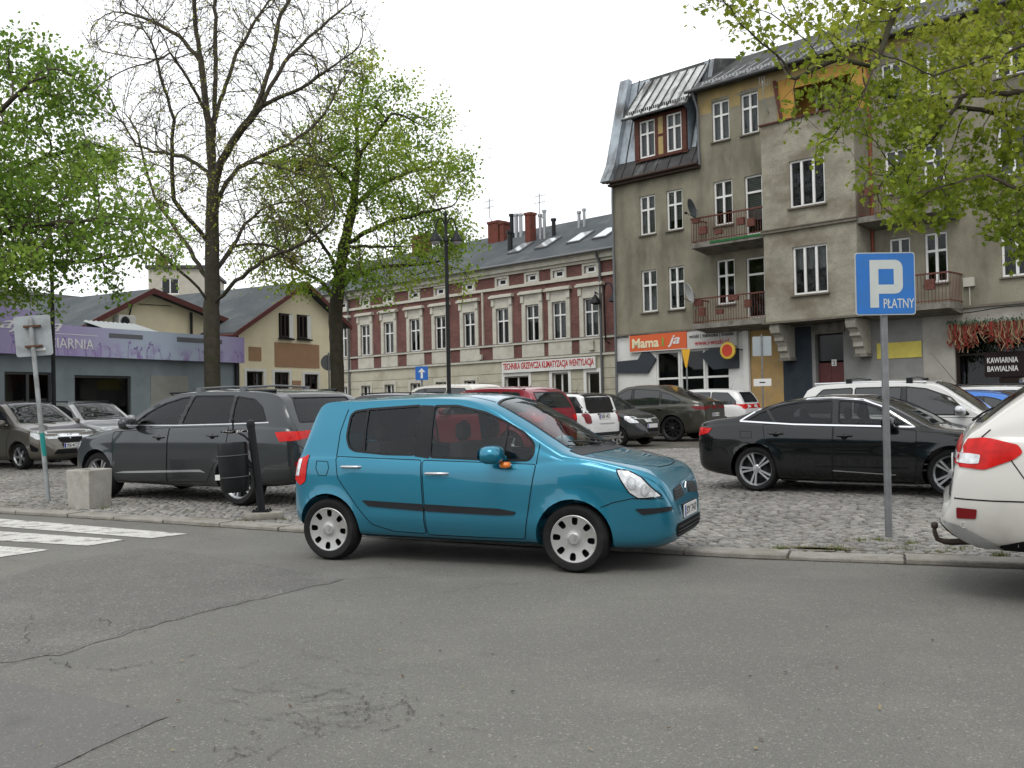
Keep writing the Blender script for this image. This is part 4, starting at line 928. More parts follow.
# -- plainer cars further back: one generator, own proportions for each
def gen(wb=2.6, fo=.85, ro=.8, H=1.5, hw=.88, belt=.98, hood=.95, cowl=1.0, rs=.3, re=-1.6, rake=.2, R=.32, tail=None, roof_drop=.03, style='five', rim=None, rmat=None, tumble=.30, notch=None, seal=None):
    xr, xf = -wb/2-ro, wb/2+fo; tail = tail or belt+.04
    top = [(xr,.45),(xr+.012,.70),(xr+.04,belt-.06),(min(re-rake, xr+.35) if notch is None else notch, tail),(re,H-.11),(re+.22,H-roof_drop),((re+rs)/2+.2,H),(rs,H-.05),(rs+(cowl-rs)*.5,(H+hood)/2+.03),(cowl,hood+.05),(cowl+.1,hood+.01),(wb/2+.15,hood-.05),(xf-.28,hood-.16),(xf-.10,.66),(xf-.02,.52),(xf,.42)]
    if notch is not None: top = [t for t in top]; top.insert(3, (xr+.12, tail-.03))
    bl = [(xr,belt-.12),(xr+.2,belt+.02),(-wb/2,belt+.03),(0,belt-.01),(cowl-.1,belt-.03),(wb/2+.1,hood-.10),(xf-.3,hood-.24),(xf,.45)]
    sh = Shape(top, bl, [(xr,.42),(xr+.12,.32),(xr+.6,.24),(0,.21),(xf-.5,.21),(xf-.1,.27),(xf,.36)],
      [(xr-.005,hw*.62),(xr+.03,hw*.78),(xr+.15,hw*.91),(xr+.5,hw*.985),(0,hw),(wb/2-.2,hw*.995),(wb/2+.3,hw*.94),(xf-.25,hw*.82),(xf-.08,hw*.62),(xf,hw*.40)],
      tumble, [(xr,.03),(re,.07),(0,.08),(rs+.3,.11),(cowl+.1,.06),(xf,.03)], (-wb/2, wb/2), .016, R, ((belt-.13,.007,.05,-wb/2,wb/2),))
    zt = H-.135; xb = -.12
    def up(x): return min(zt, sh.top(x)-.13)
    fw = [(cowl-.22, belt+.0), (cowl-.22-(cowl-rs)*.38, up(cowl-.22-(cowl-rs)*.38)), (rs-.12, up(rs-.12)), (xb+.03, up(xb)+.01), (xb+.05, belt+.01)]
    xq = -wb/2+.42
    rw = [(xb-.06, belt+.01), (xb-.05, up(xb)+.01), (xq, up(xq)), (xq, belt+.025)]
    qe = re-rake*.15+.10
    qw = [(xq-.05, belt+.03), (xq-.05, up(xq)), (qe+.20, up(qe+.20)), (qe-.08, max(belt+.08, min(up(qe-.08), belt+.16))), (qe-.10, belt+.05)]
    S = dict(hi=False, nx=52, axles=(-wb/2, wb/2), R=R, shape=sh, mirror=(cowl-.32, belt+.07), dash=(0, 0), seal=.010,
      panes=[('f','side',fw),('r','side',rw),('q','side',qw),('windscreen','top',[(cowl-.06,-hw*.74),(cowl+.0,0),(cowl-.06,hw*.74),(rs+.0,hw*.60),(rs-.06,0),(rs+.0,-hw*.60)])],
      doors=[dict(poly=[(xb,belt-.03),(xb+.02,.30),(wb/2-.45,.30),(wb/2-.40,.7),(cowl-.12,belt-.05)], handle=(xb+.14,belt-.13,.2)), dict(poly=[(xb-.015,belt-.03),(xb+.005,.30),(-wb/2+.44,.32),(-wb/2+.36,.55),(-wb/2+.15,.85),(xq-.30,belt)], handle=(xq-.02,belt-.11,.2))],
      patches=[('headlight','side',[(xf-.50,hood-.13),(xf-.30,hood-.16),(xf-.06,hood-.32),(xf-.30,hood-.33),(xf-.46,hood-.24)],'clear_lens',.007,.02)],
      lines=[('door_pillar','side',[(xb-.01,up(xb)+.02),(xb-.005,belt)],.05,'gloss_black',.005)], plates=[], wheel=dict(key='g%s%.3f' % (style, R), rim=rim or R*.69, width=.215, style=style, mat=rmat or MT['alloy'], inset=.03))
    S['xr'], S['xf'], S['belt'], S['H'], S['re'], S['hw'] = xr, xf, belt, H, re, hw
    return S
def rear_glass(S, z0, z1, w0, w1): S['panes'].append(('back','rear',[(-w0,z0),(w0,z0),(w1,z1),(-w1,z1)]))
def both(S, nm, proj, poly, m, off=.007, rr=.02):
    S['patches'].append((nm, proj, poly, m, off, rr)); S['patches'].append((nm, proj, mir(poly), m, off, rr))

P_TAUPE = paint('taupe_metallic_paint', (.115,.105,.085), .5, .33, .2)
P_SILVER = paint('silver_metallic_paint', (.36,.37,.37), .6, .32, .15)
P_PALE = paint('pale_silver_paint', (.44,.45,.44), .4, .32, .15)
P_RED = paint('dark_red_paint', (.20,.010,.022), .35, .3, .1)
P_SNOW = paint('plain_white_paint', (.66,.66,.65), .0, .35, .3)
P_ANTH = paint('anthracite_paint', (.028,.031,.034), .4, .3, .15)
P_OLIVE = paint('olive_grey_metallic_paint', (.050,.050,.040), .55, .3, .15)
P_BRIGHT = paint('bright_blue_paint', (.03,.14,.46), .3, .3, .1)
P_CREAM = paint('cream_white_paint', (.58,.56,.50), .0, .4, .2)

# taupe people carrier, far left
s = gen(wb=2.64, fo=.86, ro=.80, H=1.64, hw=.90, belt=1.02, hood=1.04, cowl=1.18, rs=.35, re=-1.85, rake=.2, R=.315, rim=.215)
s['patches'] += [('chrome_bar','front',[(-.24,.755),(.24,.755),(.28,.80),(-.28,.80)],'chrome',.012,.01),('grille','front',[(-.28,.62),(.28,.62),(.34,.745),(-.34,.745)],'seam',.007,.03),('lower_grille','front',[(-.5,.36),(.5,.36),(.42,.47),(-.42,.47)],'seam',.007,.03),('fog_recess','side',[(1.70,.62),(1.92,.50),(1.90,.42),(1.74,.44)],'seam',.007,.03)]
s['plates'] = [('front', 0, .55, 'SCI', .50, .112)]
def taupe_extra(root, skin, put): badge(root, skin, 'front', 0, .775, .055, 'bolt'); wiper(root, skin, 'top', (1.2, .2), (1.08, -.5))
car(s, pose(18, 470, -31, (1.32, -.88)), 'parked_car', 'taupe people carrier with a chrome grille bar at the left edge of the photo', G_CARS, P_TAUPE, taupe_extra)
# silver estate behind it
s = gen(wb=2.7, fo=.85, ro=.9, H=1.60, hw=.90, belt=1.02, hood=1.02, cowl=1.05, rs=.30, re=-1.9, R=.33)
p = gpt(18, 470, SQ)
def behind(base, deg, fwd, left): r = R_(deg); return at(base.x+math.cos(r)*fwd-math.sin(r)*left, base.y+math.sin(r)*fwd+math.cos(r)*left, SQ, deg)
def silver_extra(root, skin, put): rails(root, .1, -1.7, .64, 1.53, MT['black_plastic'])
car(s, behind(p, -33, -2.9, 3.7), 'parked_car', 'pale silver car with a white door mirror standing behind the taupe people carrier', G_CARS, P_PALE, silver_extra)
s = gen(wb=2.6, fo=.8, ro=.75, H=1.52, hw=.88, belt=1.0, hood=.98, cowl=1.0, rs=.3, re=-1.6)
car(s, behind(p, -33, -1.5, 6.8), 'parked_car', 'white car almost hidden between the silver car and the grey SUV', G_CARS, P_SNOW)

# white SUV with roof bars behind the saloon
s = gen(wb=2.70, fo=.90, ro=.86, H=1.68, hw=.93, belt=1.08, hood=1.08, cowl=1.12, rs=.34, re=-1.75, rake=.25, R=.35)
s['glass'] = {}
P_PEARL = paint('clean_white_paint', (.60,.60,.58), .0, .35, .3)
def wsuv_extra(root, skin, put): rails(root, .12, -1.55, .68, 1.60, MT['satin_silver'], (-.05, -1.05), MT['black_plastic'], .03); antenna(root, .62, -.2, 1.58, .55, -.75)
kc = Mk.translation; s['mirror_mat'] = MT['satin_silver']
def beside(base, deg, fwd, left): r = R_(deg); return at(base.x+math.cos(r)*fwd-math.sin(r)*left, base.y+math.sin(r)*fwd+math.cos(r)*left, SQ, deg)
car(s, beside(kc, -33, .32, 2.75), 'parked_car', 'white SUV with two roof bars parked just behind the black saloon', G_CARS, P_PEARL, wsuv_extra)
s = gen(wb=2.5, fo=.8, ro=.6, H=1.47, hw=.85, belt=.95, hood=.95, cowl=1.05, rs=.2, re=-1.4)
car(s, beside(kc, -33, 1.15, 5.3), 'parked_car', 'bright blue hatchback showing one roof edge between two paler cars', G_CARS, P_BRIGHT)
s = gen(wb=2.7, fo=.9, ro=1.0, H=1.56, hw=.90, belt=.98, hood=.97, cowl=1.1, rs=.3, re=-2.0, R=.32)
def est_extra(root, skin, put): rails(root, .1, -1.8, .64, 1.50, MT['black_plastic'])
car(s, beside(kc, -33, 1.5, 8.0), 'parked_car', 'silver estate car with dark roof rails in front of the cafe window', G_CARS, P_SILVER, est_extra)
s = gen(wb=2.7, fo=.9, ro=1.0, H=1.50, hw=.90, belt=.98, hood=.97, cowl=1.1, rs=.3, re=-2.0, R=.32)
car(s, beside(kc, -33, 3.4, 10.7), 'parked_car', 'dark car at the far right behind the silver estate car', G_CARS, P_ANTH)

# olive grey coupe-backed SUV
s = gen(wb=2.97, fo=.90, ro=1.05, H=1.75, hw=1.0, belt=1.10, hood=1.05, cowl=1.0, rs=.22, re=-1.15, rake=.7, R=.385, tail=1.24, notch=-2.30, roof_drop=.015, style='multi', rmat=MT['dark_alloy'], rim=.29)
s['panes'][2] = ('q','side',[(-1.12,1.15),(-1.12,1.52),(-1.45,1.42),(-1.75,1.27),(-1.78,1.20),(-1.6,1.15)])
s['panes'].append(('back','top',[(-2.2,-.62),(-2.2,.62),(-1.35,.52),(-1.35,-.52)]))
both(s, 'tail_light', 'rear', [(.86,1.06),(.28,1.08),(.28,1.02),(.80,.95)], 'dark_red_lens'); s['patches'] += [('tail_light','side',[(-2.1,1.08),(-2.5,1.07),(-2.5,.96),(-2.25,.98)],'dark_red_lens',.007,.02),('lower_bumper','rear',[(-.8,.42),(.8,.42),(.75,.60),(-.75,.60)],'seam',.007,.03),('exhaust_trim','rear',[(.62,.48),(.80,.48),(.80,.60),(.66,.60)],'gloss_black',.012,.02)]
s['plates'] = [('rear', 0, .80, 'SK 8', .50, .112)]
pX = gpt(672, 441.5, SQ)
def olive_extra(root, skin, put): badge(root, skin, 'rear', 0, 1.12, .045)
car(s, pose(672, 441.5, 146, (-1.485, .97)), 'parked_car', 'olive grey coupe-backed SUV with black wheels in front of the toy shop', G_CARS, P_OLIVE, olive_extra)
# white crossover beyond it
s = gen(wb=2.6, fo=.85, ro=.80, H=1.60, hw=.90, belt=1.02, hood=1.0, cowl=1.0, rs=.3, re=-1.75, rake=.28, R=.33)
rear_glass(s, 1.12, 1.45, .60, .52); both(s, 'tail_light', 'rear', [(.84,1.06),(.42,1.07),(.46,.93),(.74,.90)], 'red_lens'); s['patches'].append(('tail_light','side',[(-1.95,1.06),(-2.1,1.06),(-2.1,.92),(-2.0,.92)],'red_lens',.007,.02))
def wx_extra(root, skin, put): badge(root, skin, 'rear', 0, .96, .05, 'lozenge', MT['black_plastic']); antenna(root, -1.3, 0, 1.57, .2, -.5)
car(s, beside(pX, 146, 1.0, -4.1), 'parked_car', 'white crossover with red tail lamps standing beyond the olive SUV', G_CARS, P_SNOW, wx_extra)
# small dark hatchback facing right
s = gen(wb=2.3, fo=.72, ro=.55, H=1.54, hw=.80, belt=.98, hood=1.0, cowl=.92, rs=.25, re=-1.4, R=.29, style='seven', rmat=MT['hubcap'])
s['patches'] += [('grille','front',[(-.30,.42),(.30,.42),(.25,.50),(-.25,.50)],'seam',.007,.02)]; s['plates'] = [('front', 0, .58, '', .50, .112)]
car(s, pose(617, 447, -40, (1.15, -.78)), 'parked_car', 'small anthracite hatchback facing right beside the white car with a black roof', G_CARS, P_ANTH)
# white compact with black roof, rear towards us
s = gen(wb=2.67, fo=.80, ro=.78, H=1.56, hw=.90, belt=1.0, hood=1.02, cowl=.95, rs=.25, re=-1.85, rake=.12, R=.33, tumble=.22)
rear_glass(s, 1.10, 1.42, .64, .60); both(s, 'tail_light', 'rear', [(.82,1.02),(.64,1.02),(.62,.76),(.78,.76)], 'dark_red_lens', .012, .05); both(s, 'fog_light', 'rear', [(.80,.62),(.70,.62),(.70,.48),(.78,.48)], 'dark_red_lens')
s['patches'] += [('black_pillars','side',[(.95,1.02),(.30,1.47),(-1.7,1.45),(-2.02,1.03)],'gloss_black',.0025,.05),('lower_bumper','rear',[(-.78,.40),(.78,.40),(.80,.52),(-.80,.52)],'black_plastic',.007,.02),('roof_panel','top',[(.28,-.58),(.22,0),(.28,.58),(-1.2,.60),(-2.0,.58),(-2.0,-.58),(-1.2,-.60)],'gloss_black',.006,.03)]
s['plates'] = [('rear', 0, .93, 'SB 42', .50, .14)]; s['lines'].append(('boot_lettering','rear',[(-.45,.74),(.25,.74)],.012,'satin_silver',.006))
def mini_extra(root, skin, put): antenna(root, -1.2, 0, 1.54, .18, -.4)
pM = gpt(606, 452, SQ)
car(s, at(pM.x+2.1*math.cos(R_(142)), pM.y+2.1*math.sin(R_(142)), SQ, 142), 'parked_car', 'white compact with black roof and upright tail lamps in the middle of the square', G_CARS, P_SNOW, mini_extra)
# red crossover
s = gen(wb=2.65, fo=.85, ro=.80, H=1.74, hw=.92, belt=1.10, hood=1.05, cowl=1.0, rs=.3, re=-1.72, rake=.32, R=.34)
rear_glass(s, 1.22, 1.58, .66, .56); both(s, 'tail_light', 'rear', [(.86,1.06),(.55,1.05),(.58,.93),(.82,.90)], 'red_lens')
def red_extra(root, skin, put): antenna(root, -1.25, 0, 1.71, .14, -.5, P_RED); badge(root, skin, 'rear', 0, 1.0, .06, 'ring'); wiper(root, skin, 'rear', (0, 1.24), (.45, 1.26)); rails(root, .1, -1.5, .66, 1.63, MT['black_plastic'], rise=.03)
pR = gpt(566, 460, SQ)
car(s, at(pR.x+2.25*math.cos(R_(142)), pR.y+2.25*math.sin(R_(142)), SQ, 142), 'parked_car', 'dark red crossover seen over the bonnet of the teal hatchback', G_CARS, P_RED, red_extra)
# roofs seen over the teal car
s = gen(wb=2.8, fo=.9, ro=1.0, H=1.90, hw=.95, belt=1.15, hood=1.08, cowl=1.1, rs=.3, re=-2.0, R=.34)
car(s, at(-2.3, 31.2, SQ, 142), 'parked_car', 'cream white people carrier whose roof shows above the teal hatchback', G_CARS, P_CREAM)
s = gen(wb=2.7, fo=.85, ro=.9, H=1.66, hw=.92, belt=1.05, hood=1.05, cowl=1.0, rs=.3, re=-1.9, R=.34)
def dk_extra(root, skin, put): rails(root, .1, -1.7, .66, 1.60, MT['black_plastic'], rise=.04)
car(s, at(-3.8, 29.3, SQ, 142), 'parked_car', 'dark estate car with black roof rails left of the cream people carrier', G_CARS, P_ANTH, dk_extra)
s = gen(wb=2.6, fo=.85, ro=.85, H=1.52, hw=.90, belt=1.0, hood=1.0, cowl=1.0, rs=.3, re=-1.8, R=.33)
car(s, at(-5.3, 27.1, SQ, -38), 'parked_car', 'silver car showing its windscreen between the grey SUV and the teal hatchback', G_CARS, P_SILVER)
# ------------------------------------------------------------ buildings (plumb frame; local x along the front, y into the house, z up)
def front(x, y, deg): return PLUMB @ at(x, y, 0, deg)
def wall_mesh(x0, x1, z0, z1, holes=(), y=0., rev=.18, mb=None, m=0, mr=None):
    """flat wall with real openings and reveals"""
    mb = mb or MB(); mr = m if mr is None else mr
    xs = sorted({x0, x1, *[min(max(h[k], x0), x1) for h in holes for k in (0, 1)]}); zs = sorted({z0, z1, *[min(max(h[k], z0), z1) for h in holes for k in (2, 3)]})
    for i in range(len(xs)-1):
        for j in range(len(zs)-1):
            cx, cz = (xs[i]+xs[i+1])/2, (zs[j]+zs[j+1])/2
            if any(h[0] < cx < h[1] and h[2] < cz < h[3] for h in holes): continue
            mb.quad((xs[i], y, zs[j]), (xs[i+1], y, zs[j]), (xs[i+1], y, zs[j+1]), (xs[i], y, zs[j+1]), m)
    for a, b, c, d in holes:
        mb.quad((a, y, c), (a, y, d), (a, y+rev, d), (a, y+rev, c), mr); mb.quad((b, y, c), (b, y+rev, c), (b, y+rev, d), (b, y, d), mr)
        mb.quad((a, y, d), (b, y, d), (b, y+rev, d), (a, y+rev, d), mr); mb.quad((a, y, c), (a, y+rev, c), (b, y+rev, c), (b, y, c), mr)
    return mb
def block(mb, x0, x1, y0, y1, z0, z1, m=0, front_=False):
    """side, back and top faces behind a front wall"""
    mb.quad((x0, y1, z0), (x0, y0, z0), (x0, y0, z1), (x0, y1, z1), m); mb.quad((x1, y0, z0), (x1, y1, z0), (x1, y1, z1), (x1, y0, z1), m)
    mb.quad((x1, y1, z0), (x0, y1, z0), (x0, y1, z1), (x1, y1, z1), m); mb.quad((x0, y0, z1), (x1, y0, z1), (x1, y1, z1), (x0, y1, z1), m)
    if front_: mb.quad((x0, y0, z0), (x1, y0, z0), (x1, y0, z1), (x0, y0, z1), m)

M_STUC = mat('grey_brown_stucco', (.262,.244,.184), .93, var=.20, vscale=.7, dirt=(.132,.121,.092), dscale=.8, dlo=.47, dhi=.66, stretch=(1, 1, .4), bump=.35, bscale=40, fine=.3, fscale=26)
M_STUC2 = mat('patched_stucco', (.315,.296,.236), .93, var=.22, vscale=1.4, dirt=(.165,.145,.108), dscale=.8, dlo=.44, dhi=.62, stretch=(.7, 1, 1.2), bump=.35, bscale=40, fine=.3, fscale=26)
M_YBAND = mat('ochre_render', (.36,.27,.12), .9, var=.2, vscale=1.2, dirt=(.24,.2,.13), dscale=1.)
M_ORANGE = mat('orange_loggia_render', (.40,.23,.06), .9, var=.12, vscale=2.)
M_OCHREW = mat('tan_ground_floor_render', (.35,.235,.10), .9, var=.14, vscale=1.2, dirt=(.25,.19,.11), dscale=1.5)
M_GREYW = mat('grey_ground_floor_render', (.22,.22,.215), .9, var=.12, vscale=1.1, dirt=(.15,.145,.135), dscale=.8)
M_GREYL = mat('pale_ground_floor_render', (.33,.315,.28), .9, var=.12, vscale=1.1, dirt=(.22,.2,.17), dscale=.8)
M_NAVY = mat('navy_ground_floor_render', (.028,.036,.046), .8, var=.2, vscale=2.)
M_WHITE = mat('white_shop_panel', (.62,.62,.60), .6, var=.06, vscale=2., dirt=(.42,.41,.38), dscale=1.2, dlo=.55, dhi=.85)
M_ZINC = mat('weathered_zinc', (.30,.34,.37), .5, .3, var=.25, vscale=1.6, dirt=(.09,.09,.09), dscale=1.1, dlo=.46, dhi=.62, stretch=(1, 1, .35))
M_ROOFD = mat('tar_paper_roof', (.055,.056,.055), .85, var=.3, vscale=1.8, dirt=(.22,.225,.22), dscale=1.5, dlo=.55, dhi=.75, stretch=(1, .4, .4))
M_ROOFG = mat('grey_felt_roof', (.068,.078,.084), .85, var=.1, vscale=.7, dirt=(.10,.108,.11), dscale=.6, fine=.2, fscale=8)
M_UPVC = mat('white_window_frame', (.66,.66,.64), .45, var=.05, vscale=4)
M_PANE = glass('house_pane', (.55,.58,.58))
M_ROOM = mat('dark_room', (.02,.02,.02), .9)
M_NET = mat('net_curtain', (.40,.40,.38), .9, var=.15, vscale=9)
M_BLIND = mat('slatted_blind', (.5,.5,.47), .7)
M_SILL = mat('stone_sill', (.14,.125,.10), .85, var=.2, vscale=4)
M_RUST = mat('oxide_red_ironwork', (.115,.045,.035), .7, var=.3, vscale=12)
M_REDW = mat('red_brown_wood', (.085,.033,.024), .7, var=.2, vscale=9)
M_CONC = mat('balcony_concrete', (.20,.19,.165), .95, var=.2, vscale=4, dirt=(.09,.085,.07), dscale=2.5)
M_PIPE = mat('grey_downpipe', (.13,.135,.14), .5, .3)
M_PIPER = mat('rusty_red_downpipe', (.20,.065,.035), .6, var=.2, vscale=8)
M_CABLE = mat('black_cable', (.015,.015,.015), .7)
M_STEELG = mat('galvanised_steel', (.27,.285,.29), .5, .5, var=.15, vscale=14, dirt=(.16,.165,.165), dscale=5)
rw_ = random.Random(31)
def bwindow(root, x0, x1, z0, z1, style='cross', y=.10, curtain=None, sill=True, name='window', fm=None, frame_w=.07, pane=None):
    fm = fm or M_UPVC; b = MB(); f = frame_w; d0, d1 = y-.03, y+.05
    b.box(x0, x0+f, d0, d1, z0, z1); b.box(x1-f, x1, d0, d1, z0, z1); b.box(x0+f, x1-f, d0, d1, z0, z0+f); b.box(x0+f, x1-f, d0, d1, z1-f, z1)
    cols = {'cross': 2, 'two': 2, 'triple': 3, 'one': 1, 'door': 1, 'tlow': 2, 'tone': 1}[style]; w = x1-x0; h = z1-z0
    xm = [x0+w*k/cols for k in range(1, cols)]
    for x in xm: b.box(x-.045, x+.045, d0-.012, d1-.01, z0+f, z1-f)
    zt = {'cross': z0+h*.64, 'door': z0+h*.72, 'tlow': z0+h*.5, 'tone': z0+h*.60}.get(style)
    if zt:
        ed = [x0+f] + [q for x in xm for q in (x-.045, x+.045)] + [x1-f]
        for k in range(0, len(ed), 2): b.box(ed[k], ed[k+1], d0-.008, d1-.005, zt-.04, zt+.04)
    o = b.build(name, fm, root)
    p = MB(); p.quad((x0+f, y+.012, z0+f), (x1-f, y+.012, z0+f), (x1-f, y+.012, z1-f), (x0+f, y+.012, z1-f)); p.build('pane', pane or M_PANE, o)
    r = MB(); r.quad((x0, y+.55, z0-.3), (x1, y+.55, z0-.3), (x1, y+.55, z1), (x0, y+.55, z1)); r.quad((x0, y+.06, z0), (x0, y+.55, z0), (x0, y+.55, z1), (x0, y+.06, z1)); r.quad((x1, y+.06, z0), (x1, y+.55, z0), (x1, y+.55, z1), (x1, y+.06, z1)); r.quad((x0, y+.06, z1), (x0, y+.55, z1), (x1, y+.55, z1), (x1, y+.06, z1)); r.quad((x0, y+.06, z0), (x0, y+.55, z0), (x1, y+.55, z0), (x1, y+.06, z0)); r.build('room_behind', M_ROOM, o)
    c = curtain if curtain is not None else rw_.choice(('net', 'net', 'half', 'none', 'sides'))
    if c in ('net', 'half', 'blind'):
        zz = {'net': z0+f, 'half': z0+h*rw_.uniform(.3, .55), 'blind': z0+h*.25}[c]; q = MB(); n = 26
        if c == 'blind':
            for k in range(int((z1-f-zz)/.07)): q.quad((x0+f, y+.10, z1-f-.07*k-.05), (x1-f, y+.10, z1-f-.07*k-.05), (x1-f, y+.08, z1-f-.07*k), (x0+f, y+.08, z1-f-.07*k))
        else:
            for k in range(n):
                a, bb = x0+w*k/n, x0+w*(k+1)/n; ya, yb = y+.16+.025*math.sin(k*1.7), y+.16+.025*math.sin((k+1)*1.7); q.quad((a, ya, zz), (bb, yb, zz), (bb, yb, z1), (a, ya, z1))
        q.build('curtain', M_BLIND if c == 'blind' else M_NET, o)
    elif c == 'sides':
        q = MB()
        for a, bb in ((x0+f, x0+w*.27), (x1-w*.27, x1-f)):
            for k in range(8):
                u, v = a+(bb-a)*k/8, a+(bb-a)*(k+1)/8; q.quad((u, y+.16+.03*math.sin(k*2.), z0), (v, y+.16+.03*math.sin((k+1)*2.), z0), (v, y+.16+.03*math.sin((k+1)*2.), z1), (u, y+.16+.03*math.sin(k*2.), z1))
        q.build('curtain', M_NET, o)
    if sill: s = MB(); s.box(x0-.06, x1+.06, -.09, y-.03, z0-.06, z0-.005); s.build('sill', M_SILL, o)
    return o
def H(x0, x1, z0, z1): return (x0, x1, z0, z1)
def dish(root_m, x, y, z, r, m, label):
    o = empty('satellite_dish', root_m @ Matrix.Translation((x, y, z)), label, 'satellite dish', 'satellite dishes on the balconies')
    A = Matrix.Rotation(R_(-38), 4, 'Z') @ Matrix.Rotation(R_(108), 4, 'X')
    b = MB(); b.lathe([(.001, 0), (r*.4, .02*r), (r*.75, .10*r), (r, .20*r), (r*1.0, .23*r), (r*.72, .13*r), (.001, .03*r)], 28, 0, A); b.build('reflector', m, o, 50)
    b = MB(); tip = A @ Vector((0, -r*.25, r*.95)); b.tube([A @ Vector((0, -r*.95, .2*r)), tip], .014, 6); b.box(tip.x-.04, tip.x+.04, tip.y-.06, tip.y+.04, tip.z-.04, tip.z+.04); b.build('arm', MT['black_plastic'], o, 40)
    b = MB(); b.tube([(0, .12, -r*.1), (0, .25, -r*.2), (0, .25, -r-.25)], .022, 8); b.build('mast', M_STEELG, o, 50); return o
def railing(root, x0, x1, y0, z, h, m, boxes=()):
    """balcony railing along the front and both ends"""
    b = MB(); n = int((x1-x0)/.115)
    for k in range(n+1):
        x = x0+(x1-x0)*k/n; b.tube([(x, y0, z), (x, y0, z+h)], .010, 4)
    for xe in (x0, x1):
        for k in range(1, 9): y = y0*(1-k/9); b.tube([(xe, y, z), (xe, y, z+h)], .010, 4)
        b.box(xe-.02, xe+.02, y0+.02, 0, z+h-.02, z+h+.03); b.box(xe-.012, xe+.012, y0+.012, 0, z+.06, z+.09)
    b.box(x0-.03, x1+.03, y0-.03, y0+.02, z+h-.02, z+h+.035); b.box(x0, x1, y0-.012, y0+.012, z+.06, z+.09)
    o = b.build('railing', m, root)
    for (bx, bz, w, hh) in boxes:
        q = MB(); q.box(bx, bx+w, y0-.17, y0-.035, z+bz, z+bz+hh); q.build('flower_box', m, o)
    return o

# ---- grey tenement on the right
GM = front(4.66, 44.1, -45.1)
gb = empty('tenement_building', GM, 'tall grey brown tenement with iron balconies and a zinc mansard at its left end', 'building')
L1, L2, L3 = (5.60, 7.40), (8.93, 10.62), (12.22, 13.84)
Wd = [(1.44,2.27,*L1,'cross','net'), (2.87,3.67,*L1,'cross','half'), (5.26,6.10,*L1,'cross','none'), (1.44,2.26,*L2,'cross','net'), (2.86,3.67,*L2,'cross','blind'), (5.21,6.09,8.80,10.60,'cross','half'),
      (5.22,6.03,*L3,'cross','net'), (6.58,7.35,*L3,'cross','net'), (12.45,13.20,5.75,7.30,'tlow','none'), (13.70,14.47,5.60,7.32,'cross','none'), (16.20,17.60,5.55,7.32,'triple','half'), (12.38,13.18,8.9,10.45,'cross','net'), (13.75,14.45,8.8,10.4,'cross','net'),
      (12.33,13.07,12.05,13.55,'cross','net'), (13.62,14.35,12.05,13.5,'cross','net'), (16.2,17.6,8.85,10.6,'triple','net'), (16.2,17.6,12.1,13.8,'triple','half'), (19.3,20.1,*L1,'cross','net'), (19.3,20.1,*L2,'cross','net'), (19.3,20.1,*L3,'cross','net')]
Dd = [(6.63,7.45,4.95,7.33,'door','none'), (6.66,7.44,8.22,10.56,'door','blind')]
holes = [H(*w[:4]) for w in Wd+Dd]
b = wall_mesh(0, 4.55, 4.72, 11.5, [h for h in holes if h[1] < 4.5])
wall_mesh(4.55, 22., 4.72, 13.98, [h for h in holes if h[0] > 4.5] + [H(8.2, 11.8, 12.0, 13.98)], mb=b, rev=.18)
block(b, 0, 22., 0, 11., -.6, 11.5); b.quad((4.55, 0, 11.5), (4.55, 0, 14.35), (4.55, 3, 14.35), (4.55, 3, 11.5)); b.quad((22, 0, 11.5), (22, 8, 11.5), (22, 8, 14.35), (22, 0, 14.35))
b.build('wall', M_STUC, gb)
b = MB(); b.box(4.55, 8.2, -.004, 0.05, 13.98, 14.38); b.box(11.8, 22., -.004, .05, 13.98, 14.38); b.box(8.2, 11.8, -.004, .05, 13.98, 14.38)
for a, c in ((4.56, 5.20), (6.05, 6.56), (7.37, 8.2)): b.box(a, c, -.003, .02, 13.45, 13.98)
b.build('upper_band', M_YBAND, gb)
for w in Wd+Dd: bwindow(gb, w[0], w[1], w[2], w[3], w[4], .10, w[5], sill=w[4] != 'door', name='balcony_door' if w[4] == 'door' else 'window')
# bay
b = wall_mesh(8.16, 11.83, 4.62, 12.0, [H(9.34,10.71,5.53,7.29), H(9.29,10.69,8.74,10.47)], y=-1.2)
b.quad((8.16, 0, 4.62), (8.16, -1.2, 4.62), (8.16, -1.2, 12.0), (8.16, 0, 12.0)); b.quad((11.83, -1.2, 4.62), (11.83, 0, 4.62), (11.83, 0, 12.0), (11.83, -1.2, 12.0)); b.quad((8.16, 0, 4.62), (11.83, 0, 4.62), (11.83, -1.2, 4.62), (8.16, -1.2, 4.62))
b.quad((8.16, -1.0, 12.0), (11.83, -1.0, 12.0), (11.83, -1.0, 11.3), (8.16, -1.0, 11.3)); b.quad((8.16, -1.2, 12.0), (11.83, -1.2, 12.0), (11.83, -1.0, 12.0), (8.16, -1.0, 12.0))
by = b.build('bay', M_STUC2, gb)
for (z0, z1) in ((5.53, 7.29), (8.74, 10.47)):
    x0, x1 = (9.34, 10.71) if z0 < 6 else (9.29, 10.69)
    o = bwindow(by, x0, x1, z0, z1, 'triple', -1.10, 'half' if z0 < 6 else 'none', sill=False); s = MB(); s.box(x0-.08, x1+.08, -1.30, -1.15, z0-.07, z0-.01); s.build('sill', M_SILL, o)
b = MB(); b.box(8.10, 11.89, -1.28, -1.0, 12.0, 12.06); b.build('parapet_cap', M_REDW, by)
b = MB(); b.box(8.10, 11.88, -1.30, -1.203, 7.92, 8.02); b.box(8.08, 11.9, -1.33, -1.203, 8.023, 8.06); b.build('string_course', M_SILL, by); b = MB(); b.box(8.08, 11.9, -1.34, .0, 4.54, 4.617); b.build('string_course', M_SILL, by)
